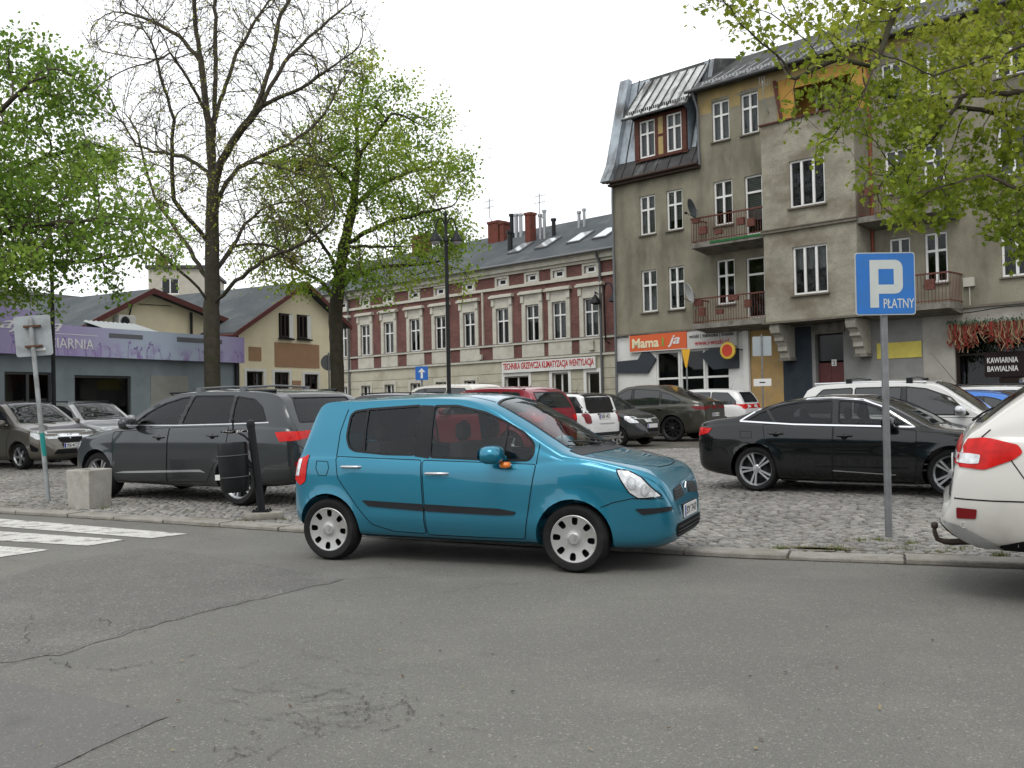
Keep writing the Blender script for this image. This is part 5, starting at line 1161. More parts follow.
# loggia above the bay
b = MB(); b.quad((8.2, 1.3, 11.5), (11.8, 1.3, 11.5), (11.8, 1.3, 13.98), (8.2, 1.3, 13.98)); b.quad((8.2, 0, 11.5), (8.2, 1.3, 11.5), (8.2, 1.3, 13.98), (8.2, 0, 13.98)); b.quad((11.8, 0, 11.5), (11.8, 0, 13.98), (11.8, 1.3, 13.98), (11.8, 1.3, 11.5)); b.quad((8.2, 0, 13.975), (11.8, 0, 13.975), (11.8, 1.3, 13.975), (8.2, 1.3, 13.975))
lg = b.build('loggia', M_ORANGE, gb)
b = MB(); b.box(8.24, 11.76, -.006, .12, 13.55, 13.97); b.box(8.20, 8.9, -.006, .12, 12.0, 13.55); b.box(11.2, 11.80, -.006, .12, 12.0, 13.55); b.build('loggia_front', M_ORANGE, lg)
bwindow(lg, 9.2, 10.1, 12.1, 13.4, 'two', 1.15, 'none', sill=False, fm=M_UPVC); bwindow(lg, 10.45, 11.05, 12.3, 13.4, 'one', 1.15, 'net', sill=False)
b = MB(); b.tube([(8.12, -.07, 14.0), (8.55, -.25, 12.05)], .07, 6); b.build('brace', M_REDW, gb, 50); b = MB(); b.tube([(11.9, -.08, 14.2), (11.88, -.10, 4.8)], .06, 8); b.build('downpipe', M_PIPER, gb, 50)
b = MB(); b.tube([(.06, -.12, 11.3), (.02, -.10, 10.7), (.02, -.10, .4)], .055, 8); b.tube([(4.62, -.5, 14.35), (4.62, -.12, 13.7), (4.62, -.10, 11.4)], .055, 8); b.build('downpipe', M_PIPE, gb, 50)
# floor ledge and cables
b = MB(); b.box(0, 8.08, -.10, -.002, 4.64, 4.72); b.box(11.9, 22, -.10, -.002, 4.64, 4.72); b.build('ledge', M_SILL, gb)
b = MB(); rr = random.Random(2)
for dz in (0, .07): b.tube([(x, -.13-.3*dz, 4.60-dz+.05*math.sin(x*1.3+dz*9)) for x in np.linspace(0.1, 8.0, 22)], .014, 5)
b.tube([(x, -.25, 4.60-.12*math.sin((x-6.3)*.55)) for x in np.linspace(6.3, 11.9, 20)], .012, 5); b.tube([(x, -.14, 4.52+.05*math.sin(x*2)) for x in np.linspace(12, 21, 26)], .018, 5); b.build('cables', M_CABLE, gb, 50)
# balconies: two levels left of the bay, two right
for (x0, x1, zt, bx) in ((4.85, 8.12, 4.80, ((5.2,.28,.26,.34),(5.0,.70,.35,.22),(6.0,.30,.3,.18),(7.3,.45,.25,.30),(6.6,.78,.4,.16))), (4.85, 8.12, 8.02, ((5.3,.30,.35,.30),(5.0,.78,.3,.20),(6.05,.20,.3,.16),(7.05,.42,.3,.28),(7.5,.3,.3,.3))), (11.9, 14.95, 4.80, ((12.3,.45,.3,.34),(14.2,.45,.3,.34))), (11.9, 14.95, 8.02, ((12.2,.7,.5,.2),(13.5,.4,.3,.3)))):
    s = MB(); s.box(x0-.06, x1-.005, -1.15, -.002, zt-.20, zt); s.prism([(x0, -1.05, zt-.203), (x0, -.01, zt-.203), (x0, -.01, zt-.36)], (x1-x0-.02, 0, 0)); sl_ = s.build('balcony', M_CONC, gb)
    railing(sl_, x0, x1-.02, -1.10, zt, .98, M_RUST, bx)
    if zt > 6 and x0 < 6: s = MB(); s.box(x0+.9, x1-.1, -1.175, -1.152, zt-.10, zt-.02); s.build('green_edge_strip', mat('green_matting', (.02,.12,.035), .8), sl_)
dish(GM, 5.15, -1.32, 9.40, .40, mat('dark_dish', (.05,.055,.06), .6), 'dark grey satellite dish on the upper left balcony')
dish(GM, 4.95, -1.35, 6.05, .42, mat('pale_dish', (.42,.43,.43), .5), 'pale grey satellite dish on the lower left balcony')
# corbels carrying the bay
for cx in (8.30, 11.30):
    pf = [(0, 4.6), (-1.15, 4.6), (-1.20, 4.45), (-1.12, 4.28), (-.95, 4.22), (-.85, 4.12), (-.86, 4.0), (-.72, 3.92), (-.62, 3.78), (-.63, 3.62), (-.50, 3.55), (-.46, 3.36), (-.40, 3.30), (0, 3.30)]
    b = MB(); b.prism([(cx, y, z-.075) for y, z in pf], (.38, 0, 0)); c = b.build('corbel', mat('pale_stone', (.36,.34,.29), .9, var=.15, vscale=5), gb)
    b = MB(); b.box(cx-.05, cx+.43, -.48, .0, 3.18, 3.30); b.build('moulding', M_CONC, c)
# ground floor
b = MB(); sh_h = [H(2.15, 3.30, 1.0, 3.85), H(3.38, 4.55, 1.0, 3.85), H(4.63, 5.75, 1.0, 3.85)]
wall_mesh(.12, 6.45, -.6, 4.64, sh_h, y=-.03, mb=b, rev=.25); b.quad((6.45, -.03, -.6), (6.45, 0, -.6), (6.45, 0, 4.64), (6.45, -.03, 4.64)); b.box(6.47, 6.72, -.14, 0, -.6, 4.5); b.box(0, .118, -.02, .1, -.6, 4.64); b.build('shop_front', M_WHITE, gb)
for h in sh_h: bwindow(gb, h[0], h[1], h[2], h[3], 'tone', .06, rw_.choice(('none', 'none', 'half')), sill=False, name='shop_window', frame_w=.06)
b = MB(); wall_mesh(6.74, 8.15, -.6, 4.64, (), y=-.002, mb=b); b.build('ground_floor_wall', M_OCHREW, gb)
b = MB(); wall_mesh(8.15, 9.36, -.6, 4.45, (), y=-.004, mb=b); b.build('ground_floor_wall', M_NAVY, gb)
b = MB(); wall_mesh(9.36, 13.55, -.6, 4.64, [H(9.50, 10.62, .55, 4.12)], y=0, mb=b, rev=.3); b.quad((8.15, 0, 4.45), (9.36, 0, 4.45), (9.36, 0, 4.64), (8.15, 0, 4.64)); b.build('ground_floor_wall', M_GREYW, gb)
b = MB(); wall_mesh(13.55, 22, -.6, 4.64, [H(14.62, 19.2, .8, 4.02)], y=-.02, mb=b, rev=.3); b.quad((13.55, -.02, -.6), (13.55, 0, -.6), (13.55, 0, 4.64), (13.55, -.02, 4.64)); b.build('ground_floor_wall', M_GREYL, gb)
b = MB(); b.box(11.9, 13.5, -.03, -.002, 3.08, 3.64); b.build('yellow_board', mat('yellow_board', (.50,.43,.10), .8, var=.12, vscale=3), gb)
b = MB(); b.box(9.40, 10.70, -.05, -.003, 4.13, 4.58); b.build('door_lintel', M_CONC, gb)
b = MB(); b.box(9.53, 10.59, .20, .26, .6, 3.05); b.box(9.53, 10.59, .20, .26, 3.12, 4.08, 1)
for k in (0, 1):
    for z0, z1 in ((.8, 1.7), (1.85, 2.9)): b.box(9.60+k*.52, 10.02+k*.52, .185, .2, z0, z1)
dd = b.build('entrance_door', [mat('oxblood_door', (.085,.018,.018), .55, var=.15, vscale=6), mat('dark_fanlight', (.02,.02,.022), .3)], gb)
b = MB(); b.box(10.06, 10.25, .165, .19, 2.92, 3.16); npl = b.build('house_number', MT['plate_white'], dd); text_obj('number', '2', .09, .16, MT['plate_ink'], npl, Matrix.Translation((10.155, .163, 3.04)) @ UPRIGHT, .01)
# cafe window
b = MB(); b.box(14.64, 14.74, .05, .15, .8, 4.0); b.box(16.0, 16.08, .05, .15, .8, 4.0); b.box(14.74, 19.2, .05, .15, 3.9, 4.0); b.box(14.74, 19.2, .06, .15, 3.05, 3.12); b.box(16.08, 19.2, .07, .14, .8, 2.3); b.box(15.55, 19.2, .04, .12, 2.30, 3.05)
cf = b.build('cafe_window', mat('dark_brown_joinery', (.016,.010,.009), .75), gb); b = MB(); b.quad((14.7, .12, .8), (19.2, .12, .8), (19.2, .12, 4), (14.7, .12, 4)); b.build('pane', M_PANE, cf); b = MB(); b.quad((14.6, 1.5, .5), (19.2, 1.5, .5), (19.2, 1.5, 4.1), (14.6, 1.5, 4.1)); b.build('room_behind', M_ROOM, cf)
text_obj('cafe_lettering', 'KAWIARNIA', .96, .18, MT['plate_white'], cf, Matrix.Translation((16.12, .035, 2.85)) @ UPRIGHT, .012); text_obj('cafe_lettering', 'BAWIALNIA', .96, .18, MT['plate_white'], cf, Matrix.Translation((16.12, .035, 2.57)) @ UPRIGHT, .012)
# ribbon garland over the cafe window
gl = empty('ribbon_garland', GM @ Matrix.Translation((14.5, -.15, 4.12)), 'garland of red and straw ribbons hanging from greenery over the cafe window', 'garland')
b = MB(); rr = random.Random(9)
for k in range(330):
    x = rr.uniform(0, 4.8); ln = (.36+.46*abs(math.sin(x*2.3+.4)))*rr.uniform(.7, 1.25); w = rr.uniform(.008, .02); y = rr.uniform(-.12, .03); m = rr.choice((0, 0, 0, 1, 1, 2)); pts = [(x+rr.gauss(0, .03)*j, y+rr.gauss(0, .01)*j, -ln*j/4) for j in range(5)]
    for p, q in zip(pts, pts[1:]): b.quad((p[0]-w, p[1], p[2]), (p[0]+w, p[1]+.01, p[2]), (q[0]+w, q[1]+.01, q[2]), (q[0]-w, q[1], q[2]), m)
b.build('ribbons', [mat('red_ribbon', (.20,.028,.02), .7), mat('straw_ribbon', (.22,.155,.09), .8), mat('brown_ribbon', (.12,.04,.025), .8)], gl)
b = MB()
for k in range(700):
    x = rr.uniform(-.05, 4.8); c = Vector((x, rr.gauss(-.05, .05), rr.gauss(.02, .06))); u = Vector((rr.gauss(0, 1), rr.gauss(0, 1), rr.gauss(0, 1))).normalized()*.045; v = u.orthogonal().normalized()*.018; b.quad(c-u, c-v, c+u, c+v)
b.build('greenery', mat('garland_green', (.03,.07,.035), .8), gl)
# roofs of the tenement
b = MB()
b.quad((0, -.28, 11.45), (4.6, -.28, 11.45), (4.6, .18, 12.25), (0, .18, 12.25)); b.quad((0, .18, 12.25), (4.6, .18, 12.25), (4.6, 1.3, 16.15), (0, 1.3, 16.15)); b.quad((0, 1.3, 16.15), (4.6, 1.3, 16.15), (4.6, 3.2, 16.60), (0, 3.2, 16.60)); b.quad((0, 3.2, 16.60), (4.6, 3.2, 16.60), (4.6, 9, 13.9), (0, 9, 13.9)); b.quad((0, -.28, 11.38), (0, 0, 11.38), (4.6, 0, 11.38), (4.6, -.28, 11.38)); b.quad((0, -.28, 11.38), (4.6, -.28, 11.38), (4.6, -.28, 11.45), (0, -.28, 11.45))
b.poly([(4.6, 0, 11.4), (4.6, 3.2, 11.4), (4.6, 3.2, 16.60), (4.6, 1.3, 16.15), (4.6, .16, 12.2)]); b.poly([(0, 0, 11.4), (0, .18, 12.25), (0, 1.3, 16.15), (0, 3.2, 16.60), (0, 9, 13.9), (0, 11, 11.4)])
ro = b.build('mansard_roof', M_ROOFD, gb)
b = MB()   # zinc sheets up the left verge and beside the dormer, standing seams
for (a, z, a2, z2) in ((-.30, 11.42, .17, 12.28), (.155, 12.26, 1.28, 16.25)):
    b.prism([(-.32, a, z), (.20, a, z), (.20, a-.24, z+.06), (-.32, a-.24, z+.06)], (0, a2-a, z2-z))
b.build('verge', M_ZINC, ro)
b = MB()
for x in np.arange(.62, 4.5, .62):
    if 1.0 < x < 4.2: b.prism([(x-.02, -.285, 11.46), (x+.02, -.285, 11.46), (x+.02, -.30, 11.52), (x-.02, -.30, 11.52)], (0, .46, .80)); continue
    b.prism([(x-.02, -.285, 11.46), (x+.02, -.285, 11.46), (x+.02, -.30, 11.52), (x-.02, -.30, 11.52)], (0, .46, .80)); b.prism([(x-.02, .175, 12.26), (x+.02, .175, 12.26), (x+.02, .13, 12.28), (x-.02, .13, 12.28)], (0, 1.12, 3.9))
b.build('roof_seam', M_ROOFD, ro)
b = MB(); b.tube([(-.1, -.34, 11.44), (4.7, -.34, 11.44)], .065, 8); b.box(-.1, 4.62, -.27, -.002, 11.28, 11.375); b.build('gutter', mat('dark_brown_eave', (.05,.032,.026), .7), ro, 50)
b = MB(); b.quad((.2, .165, 12.28), (1.22, .165, 12.28), (1.22, 1.26, 16.1), (.2, 1.26, 16.1)); b.quad((4.1, .165, 12.28), (4.58, .165, 12.28), (4.58, 1.26, 16.1), (4.1, 1.26, 16.1)); b.build('zinc_sheet', M_ZINC, ro)
# dormer
dm = MB(); dm.quad((1.30, -.02, 12.1), (4.02, -.02, 12.1), (4.02, -.02, 12.2), (1.30, -.02, 12.2))
for a, c in ((1.28, 1.52), (2.37, 2.52), (2.80, 2.95), (3.75, 3.98)): dm.box(a, c, -.05, .12, 12.2, 13.98)
dm.box(1.52, 3.75, -.04, .12, 13.86, 13.98); dm.box(1.52, 3.75, -.045, .12, 12.12, 12.24); dm.box(2.52, 2.80, -.045, .08, 13.02, 13.12); do = dm.build('dormer', M_REDW, gb)
b = MB(); b.box(2.52, 2.80, -.02, .08, 12.24, 13.02); b.box(2.52, 2.80, -.02, .08, 13.12, 13.86); b.build('dormer_panel', M_YBAND, do)
bwindow(do, 1.54, 2.36, 12.25, 13.85, 'cross', .04, 'net', sill=False); bwindow(do, 2.96, 3.74, 12.25, 13.85, 'cross', .04, 'net', sill=False)
b = MB(); b.prism([(.95, -.42, 13.96), (4.30, -.42, 13.96), (4.30, -.42, 14.06), (.95, -.42, 14.06)], (0, 1.62, 1.92)); dr = b.build('dormer_roof', mat('pale_worn_zinc', (.46,.47,.46), .5, .3, var=.3, vscale=1.4, dirt=(.10,.10,.095), dscale=1.8, dlo=.48, dhi=.60, stretch=(1, .4, .3)), do)
b = MB()
for x in np.arange(1.0, 4.3, .46): b.prism([(x-.018, -.41, 14.065), (x+.018, -.41, 14.065), (x+.018, -.43, 14.12), (x-.018, -.43, 14.12)], (0, 1.6, 1.9))
for x in np.arange(1.1, 4.3, .11): b.box(x, x+.05, -.34, -.30, 14.17, 14.30)
b.tube([(.92, -.46, 13.97), (4.36, -.46, 13.97)], .05, 6); b.build('snow_guard', M_ROOFD, dr)
b = MB(); b.poly([(4.01, .02, 12.2), (4.01, .16, 12.2), (4.01, 1.2, 15.85), (4.01, -.3, 14.0), (4.01, .02, 13.9)]); b.poly([(1.27, .02, 12.2), (1.27, .16, 12.2), (1.27, 1.2, 15.85), (1.27, -.3, 14.0), (1.27, .02, 13.9)]); b.build('dormer_cheek', mat('blue_grey_zinc', (.22,.27,.31), .5, .2, var=.2, vscale=3), do)
# main roof
b = MB(); b.quad((4.35, -.50, 14.40), (22.3, -.50, 14.40), (22.3, 3.2, 16.62), (4.35, 3.2, 16.62)); b.quad((4.35, 3.2, 16.62), (22.3, 3.2, 16.62), (22.3, 8.5, 14.4), (4.35, 8.5, 14.4)); b.poly([(4.36, -.5, 14.39), (4.36, 3.2, 16.6), (4.36, 8.5, 14.4)]); b.quad((4.35, -.5, 14.37), (22.3, -.5, 14.37), (22.3, 0.05, 14.385), (4.35, .05, 14.385)); b.quad((4.35, -.5, 14.37), (22.3, -.5, 14.37), (22.3, -.5, 14.40), (4.35, -.5, 14.40)); mrf = b.build('main_roof', M_ROOFD, gb)
b = MB(); b.tube([(4.3, -.55, 14.36), (22.3, -.55, 14.36)], .07, 8); b.build('gutter', mat('dark_gutter', (.05,.05,.052), .5), mrf, 50)
b = MB()
for x in np.arange(5.0, 22., .55): b.prism([(x-.02, -.48, 14.415), (x+.02, -.48, 14.415), (x+.02, -.49, 14.47), (x-.02, -.49, 14.47)], (0, 1.7, .985))
for x in np.arange(4.9, 22., .16): b.box(x, x+.09, -.18, -.15, 14.62, 14.73)
b.build('snow_guard', mat('pale_snow_guard', (.32,.33,.33), .5, .3), mrf)
b = MB(); b.box(14.5, 15.2, .3, 1.2, 14.9, 15.6); b.build('roof_hatch', M_ZINC, mrf)
an = empty('aerial', GM @ Matrix.Translation((7.75, -.35, 13.1)), 'rooftop television aerial fixed to the wall left of the orange loggia', 'aerial')
b = MB(); b.tube([(.1, .3, -.3), (.1, -.1, .2), (.1, -.1, .9)], .018, 6); b.build('mast', M_STEELG, an, 50); b = MB(); b.tube([(-1.1, -.1, .62), (.35, -.1, .72)], .012, 5)
for k in range(9): b.tube([(-1.05+k*.13, -.38+.015*k, .625+.009*k), (-1.05+k*.13, .18-.015*k, .625+.009*k)], .008, 4)
for k in range(3): b.tube([(.08+k*.1, -.3, .72), (.08+k*.1, -.3, 1.0)], .008, 4); b.tube([(.08+k*.1, .1, .72), (.08+k*.1, .1, 1.0)], .008, 4)
b.build('elements', M_STEELG, an, 50)
b = MB(); b.box(15.0, 15.35, -.12, 0, 5.35, 5.65); b.tube([(15.18, -.05, 5.35), (15.18, -.05, 4.7)], .02, 6); b.build('meter_box', mat('cream_box', (.42,.40,.34), .6), gb)
# shop signs
sg = MB(); sg.box(.86, 3.84, -.18, -.04, 3.93, 4.62); M_SGO = mat('orange_red_sign', (.58,.10,.025), .5); s1 = sg.build('shop_sign', M_SGO, None, mw=GM); tag(s1, 'orange red shop sign reading Mama i ja over the white shop front', 'sign')
text_obj('lettering', 'Mama', 1.42, .42, mat('cream_letters', (.68,.62,.42), .5), s1, Matrix.Translation((1.72, -.19, 4.27)) @ UPRIGHT, .03); text_obj('lettering', 'i', .09, .36, mat('green_letter', (.12,.35,.05), .5), s1, Matrix.Translation((2.64, -.19, 4.27)) @ UPRIGHT, .02); text_obj('lettering', 'ja', .62, .50, MT['plate_white'], s1, Matrix.Translation((3.20, -.19, 4.26)) @ UPRIGHT, .02, .35)
b = MB(); b.box(.86, 3.84, -.185, -.035, 3.90, 3.927); b.box(.83, .858, -.185, -.035, 3.90, 4.64); b.build('sign_frame', M_WHITE, s1)
sg = MB(); sg.box(3.86, 6.22, -.17, -.04, 3.88, 4.58); s2 = sg.build('shop_sign', mat('pale_grey_sign', (.50,.49,.47), .5, var=.05), None, mw=GM); tag(s2, 'pale shop sign with a red web address right of the orange sign', 'sign')
text_obj('lettering', 'wózki | łóżeczka | foteliki', 2.12, .22, MT['plate_ink'], s2, Matrix.Translation((5.03, -.18, 4.38)) @ UPRIGHT, .008); text_obj('lettering', 'www.i-wozki.pl', 1.62, .27, mat('red_letters', (.45,.02,.02), .5), s2, Matrix.Translation((5.05, -.18, 4.08)) @ UPRIGHT, .012)
M_DPAN = mat('dark_slate_panel', (.022,.030,.040), .5)
for nm, pl in (('left', [(.10, 3.05), (.10, 3.55), (1.25, 3.58), (1.50, 3.90), (1.80, 3.90), (2.22, 3.55), (1.75, 2.98)]), ('right', [(4.45, 3.62), (4.95, 3.85), (6.25, 3.80), (6.25, 3.02), (5.05, 3.00)])):
    b = MB(); b.prism([(x, -.045, z) for x, z in pl], (0, -.10, 0)); o = b.build('fascia_panel', M_DPAN, gb)
rs = empty('hanging_sign', GM @ Matrix.Translation((6.05, -.55, 3.70)), 'round red and yellow sign hanging on a bracket from the shop front', 'sign')
b = MB(); A = Matrix.Rotation(R_(90), 4, 'X'); b.lathe([(.001, .05), (.30, .05), (.34, .03), (.34, -.05), (.001, -.05)], 28, 0, A); b.build('rim', mat('yellow_rim', (.62,.42,.05), .5), rs, 50); b = MB(); b.lathe([(.001, .055), (.24, .055), (.24, .045)], 28, 0, A); b.build('disc', mat('red_disc', (.5,.04,.02), .5), rs, 50); b = MB(); b.tube([(.34, 0, .02), (.42, .2, .02), (.42, .5, .02)], .02, 6); b.build('bracket', MT['black_plastic'], rs, 50)

# ---- red brick house in the middle
BM = front(4.93, 52.6, -45.)
def brick_mat():
    m = bpy.data.materials.new('red_brick'); nt, N, L = nodes(m); b_ = N['Principled BSDF']; b_.inputs['Roughness'].default_value = .9
    tc = N.new('ShaderNodeTexCoord'); sx = N.new('ShaderNodeSeparateXYZ'); cx = N.new('ShaderNodeCombineXYZ'); L.new(tc.outputs['Object'], sx.inputs[0]); L.new(sx.outputs[0], cx.inputs[0]); L.new(sx.outputs[2], cx.inputs[1])
    k = N.new('ShaderNodeTexBrick'); L.new(cx.outputs[0], k.inputs['Vector']); k.inputs['Scale'].default_value = 1.; k.inputs['Brick Width'].default_value = .26; k.inputs['Row Height'].default_value = .078; k.inputs['Mortar Size'].default_value = .009
    k.inputs['Color1'].default_value = (.105,.034,.029, 1); k.inputs['Color2'].default_value = (.155,.052,.042, 1); k.inputs['Mortar'].default_value = (.13,.095,.082, 1)
    n = N.new('ShaderNodeTexNoise'); n.inputs['Scale'].default_value = 1.3; n.inputs['Detail'].default_value = 6; L.new(tc.outputs['Object'], n.inputs['Vector'])
    r = N.new('ShaderNodeMapRange'); r.inputs[1].default_value = .3; r.inputs[2].default_value = .7; r.inputs[3].default_value = .75; r.inputs[4].default_value = 1.2; L.new(n.outputs['Fac'], r.inputs[0])
    x = N.new('ShaderNodeMix'); x.data_type = 'RGBA'; x.blend_type = 'MULTIPLY'; x.inputs[0].default_value = 1; L.new(k.outputs['Color'], x.inputs[6]); L.new(r.outputs[0], x.inputs[7]); L.new(x.outputs[2], b_.inputs['Base Color']); return m
M_BRICK = brick_mat()
M_TRIM = mat('cream_stone_trim', (.47,.455,.39), .85, var=.10, vscale=2.5, dirt=(.33,.31,.26), dscale=1.5, dlo=.5, dhi=.8)
M_RUSTIC = mat('cream_rusticated_render', (.43,.41,.325), .9, var=.10, vscale=1.5, dirt=(.28,.26,.2), dscale=.9, dlo=.5, dhi=.8)
bh = empty('brick_building', BM, 'long red brick house with cream stone window surrounds and a grey roof with skylights', 'building')
cx_ = [-.86, -3.15, -5.20, -7.60, -10.46, -13.10, -15.58, -18.25, -20.8, -23.4, -26.0]
wins = [(c-.52, c+.52, 5.33, 7.40) for c in cx_]
top_w = [(c-.42, c+.42, 8.72, 9.12) for c in cx_]
low = [(-1.25,-.35,.9,3.42), (-3.75,-2.55,2.0,3.48), (-7.5,-5.55,1.9,3.42)] + [(c-.5, c+.5, 2.25, 3.30) for c in cx_[4:]]
b = wall_mesh(-28, 3., 4.4, 8.5, wins); wall_mesh(-28, 3., 8.62, 9.28, top_w, mb=b); b.build('wall', M_BRICK, bh)
b = wall_mesh(-28, 3., -.6, 4.32, low, y=-.05, rev=.3); b.quad((-28, -.05, 4.32), (3, -.05, 4.32), (3, .0, 4.4), (-28, 0, 4.4)); block(b, -28, 3, 0.02, 10, -.6, 9.2); b.build('ground_floor_wall', M_RUSTIC, bh)
b = MB()
for z in (1.3, 1.9, 2.5, 3.1, 3.62):
    cuts = sorted([(l[0]-.22, l[1]+.22) for l in low if l[2]-.3 < z < l[3]+.25]); x = -28
    for a, c in cuts+[(3., 3.)]:
        if a > x: b.box(x, a, -.056, -.03, z-.025, z+.0)
        x = c
b.build('rustication_joint', mat('dark_joint', (.12,.11,.085), .9), bh)  # darker strips along the joint courses
b = MB()
b.box(-28, 3, -.16, .0, 4.30, 4.42); b.box(-28, 3, -.10, 0, 5.20, 5.31); b.box(-28, 3, -.12, 0, 8.47, 8.63); b.box(-28, 3, -.15, 0, 9.27, 9.42); b.box(-28, 3, -.30, 0, 9.423, 9.66); b.box(-28, 3, -.42, 0, 9.663, 9.82)
b.build('cornice', M_TRIM, bh)
b = MB(); b.box(-28, 3, -.17, -.004, 4.423, 4.45); b.box(-28, 3, -.115, -.004, 5.313, 5.335); b.build('lead_flashing', mat('lead_grey', (.12,.12,.118), .7), bh)
for c, w in zip(cx_, wins):
    b = MB(); b.box(c-.80, w[0], -.09, .02, 5.335, 7.78); b.box(w[1], c+.80, -.09, .02, 5.335, 7.78); b.box(w[0], w[1], -.09, .02, 7.40, 7.78); b.box(c-.84, c-.60, -.16, -.09, 7.55, 7.95); b.box(c+.60, c+.84, -.16, -.09, 7.55, 7.95); b.box(c-.80, c+.80, -.10, .02, 7.783, 8.0); b.box(c-.95, c+.95, -.28, 0, 8.003, 8.12); b.box(c-.90, c+.90, -.20, 0, 8.123, 8.19)
    b.box(c-.86, c+.86, -.05, 0, 4.46, 5.195); s_ = b.build('window_surround', M_TRIM, bh)
    bwindow(bh, w[0], w[1], w[2], w[3], 'cross', .08, sill=False, frame_w=.075)
for c, w in zip(cx_, top_w):
    b = MB(); b.box(c-.58, w[0], -.06, .02, 8.64, 9.26); b.box(w[1], c+.58, -.06, .02, 8.64, 9.26); b.box(w[0], w[1], -.06, .02, 9.12, 9.26); b.box(w[0], w[1], -.06, .02, 8.64, 8.72); b.build('vent_surround', M_TRIM, bh)
    b = MB(); b.box(w[0], w[1], .06, .1, w[2], w[3]); b.box(c-.2, c+.2, .05, .06, w[2]+.1, w[3]-.1, 1); b.build('attic_window', [M_UPVC, M_ROOM], bh)
for i, l in enumerate(low):
    b = MB(); t = .20; b.box(l[0]-t, l[0], -.10, .0, l[2], l[3]+t); b.box(l[1], l[1]+t, -.10, .0, l[2], l[3]+t); b.box(l[0], l[1], -.10, 0, l[3], l[3]+t); b.build('window_surround', M_UPVC if i < 3 else M_TRIM, bh)
    bwindow(bh, l[0], l[1], l[2], l[3], 'one' if i == 0 else 'two', .12, 'none' if i < 3 else None, sill=False, name='window')
b = MB(); b.quad((-28.3, -.5, 9.80), (3.3, -.5, 9.80), (3.3, 5.2, 12.95), (-28.3, 5.2, 12.95)); b.quad((-28.3, 5.2, 12.95), (3.3, 5.2, 12.95), (3.3, 10.6, 9.8), (-28.3, 10.6, 9.8)); b.quad((-28.3, -.5, 9.78), (3.3, -.5, 9.78), (3.3, -.5, 9.82), (-28.3, -.5, 9.82))
for xx in (-28, 3.): b.poly([(xx, 0, 9.2), (xx, 10, 9.2), (xx, 10, 10.1), (xx, 5.2, 12.9), (xx, 0, 10.05)])
rf = b.build('roof', M_ROOFG, bh)
SL = Vector((0, 5.7, 3.15)).normalized()
b = MB(); b.tube([(-28.3, -.56, 9.78), (3.3, -.56, 9.78)], .075, 8); b.build('gutter', M_PIPE, rf, 50)
for x in (-1.2, -3.1, -5.6, -7.8):
    p0 = Vector((x, 1.15, 10.71)); b = MB(); nrm = Vector((0, -SL.z, SL.y))
    q = [p0-Vector((.5, 0, 0)), p0+Vector((.5, 0, 0)), p0+Vector((.5, 0, 0))+SL*1.55, p0-Vector((.5, 0, 0))+SL*1.55]; b.prism(q, nrm*.10); o = b.build('skylight', mat('skylight_frame', (.09,.095,.1), .5), rf)
    c = sum(q, Vector())/4; b = MB(); b.poly([c+(v-c)*.86+nrm*.108 for v in q]); b.build('pane', MT['chrome'] if False else mat('sky_pane', (.5,.53,.55), .15, .6), o)
M_CHB = mat('chimney_brick', (.14,.045,.033), .9, var=.25, vscale=7, dirt=(.09,.04,.03), dscale=2)
def chimney(x0, x1, y0, y1, z0, z1, cap=.08):
    b = MB(); b.box(x0, x1, y0, y1, z0, z1-.15); b.box(x0-.05, x1+.05, y0-.05, y1+.05, z1-.15, z1); return b.build('chimney', M_CHB, rf)
chimney(-12.8, -11.85, 3.9, 4.6, 12.0, 13.65); chimney(-11.72, -11.35, 3.9, 4.6, 12.0, 13.5); chimney(-8.1, -7.65, 2.5, 3.0, 11.2, 13.35); chimney(-20.9, -19.5, 4.2, 4.9, 12.2, 13.9)
M_FLUE = mat('steel_flue', (.30,.31,.31), .4, .6)
for i, (x, y, z0, z1, r) in enumerate(((-10.9, 4.2, 12.1, 13.8, .13), (-10.5, 4.2, 12.1, 13.75, .13), (-10.1, 4.2, 12.1, 13.7, .12), (-8.9, 2.0, 10.9, 12.2, .16), (-7.3, 3.0, 11.5, 13.1, .10), (-6.95, 3.0, 11.5, 13.3, .10), (-6.3, 3.1, 11.6, 12.7, .12), (-4.9, 3.8, 12., 13.0, .10), (-4.5, 3.8, 12., 13.1, .09), (-2.0, 4.6, 12.4, 13.0, .08), (-1.0, 4.8, 12.5, 13.3, .08))):
    b = MB(); b.tube([(x, y, z0), (x, y, z1)], r, 10); b.tube([(x, y, z1-.02), (x, y, z1+.12)], r*1.45, 10); b.build('flue_pipe', M_FLUE if i % 3 else MT['black_plastic'], rf, 50)
for (x, z, nm) in ((-12.3, 13.95, 'television aerial with short arms on the wide brick chimney'), (-7.9, 13.55, 'television aerial on the tall narrow brick chimney')):
    a_ = empty('aerial', BM @ Matrix.Translation((x, 3.6, z)), nm, 'aerial'); b = MB(); b.tube([(0, .3, -.4), (0, 0, -.1), (0, 0, 1.1)], .025, 6); b.build('mast', M_STEELG, a_, 50); b = MB()
    for zz in (.55, .95): b.tube([(-.45, 0, zz), (.45, 0, zz)], .016, 5)
    for k in range(6): b.tube([(-.45+k*.18, -.02, .45), (-.45+k*.18, -.02, 1.2)], .012, 4)
    b.build('elements', M_STEELG, a_, 50)
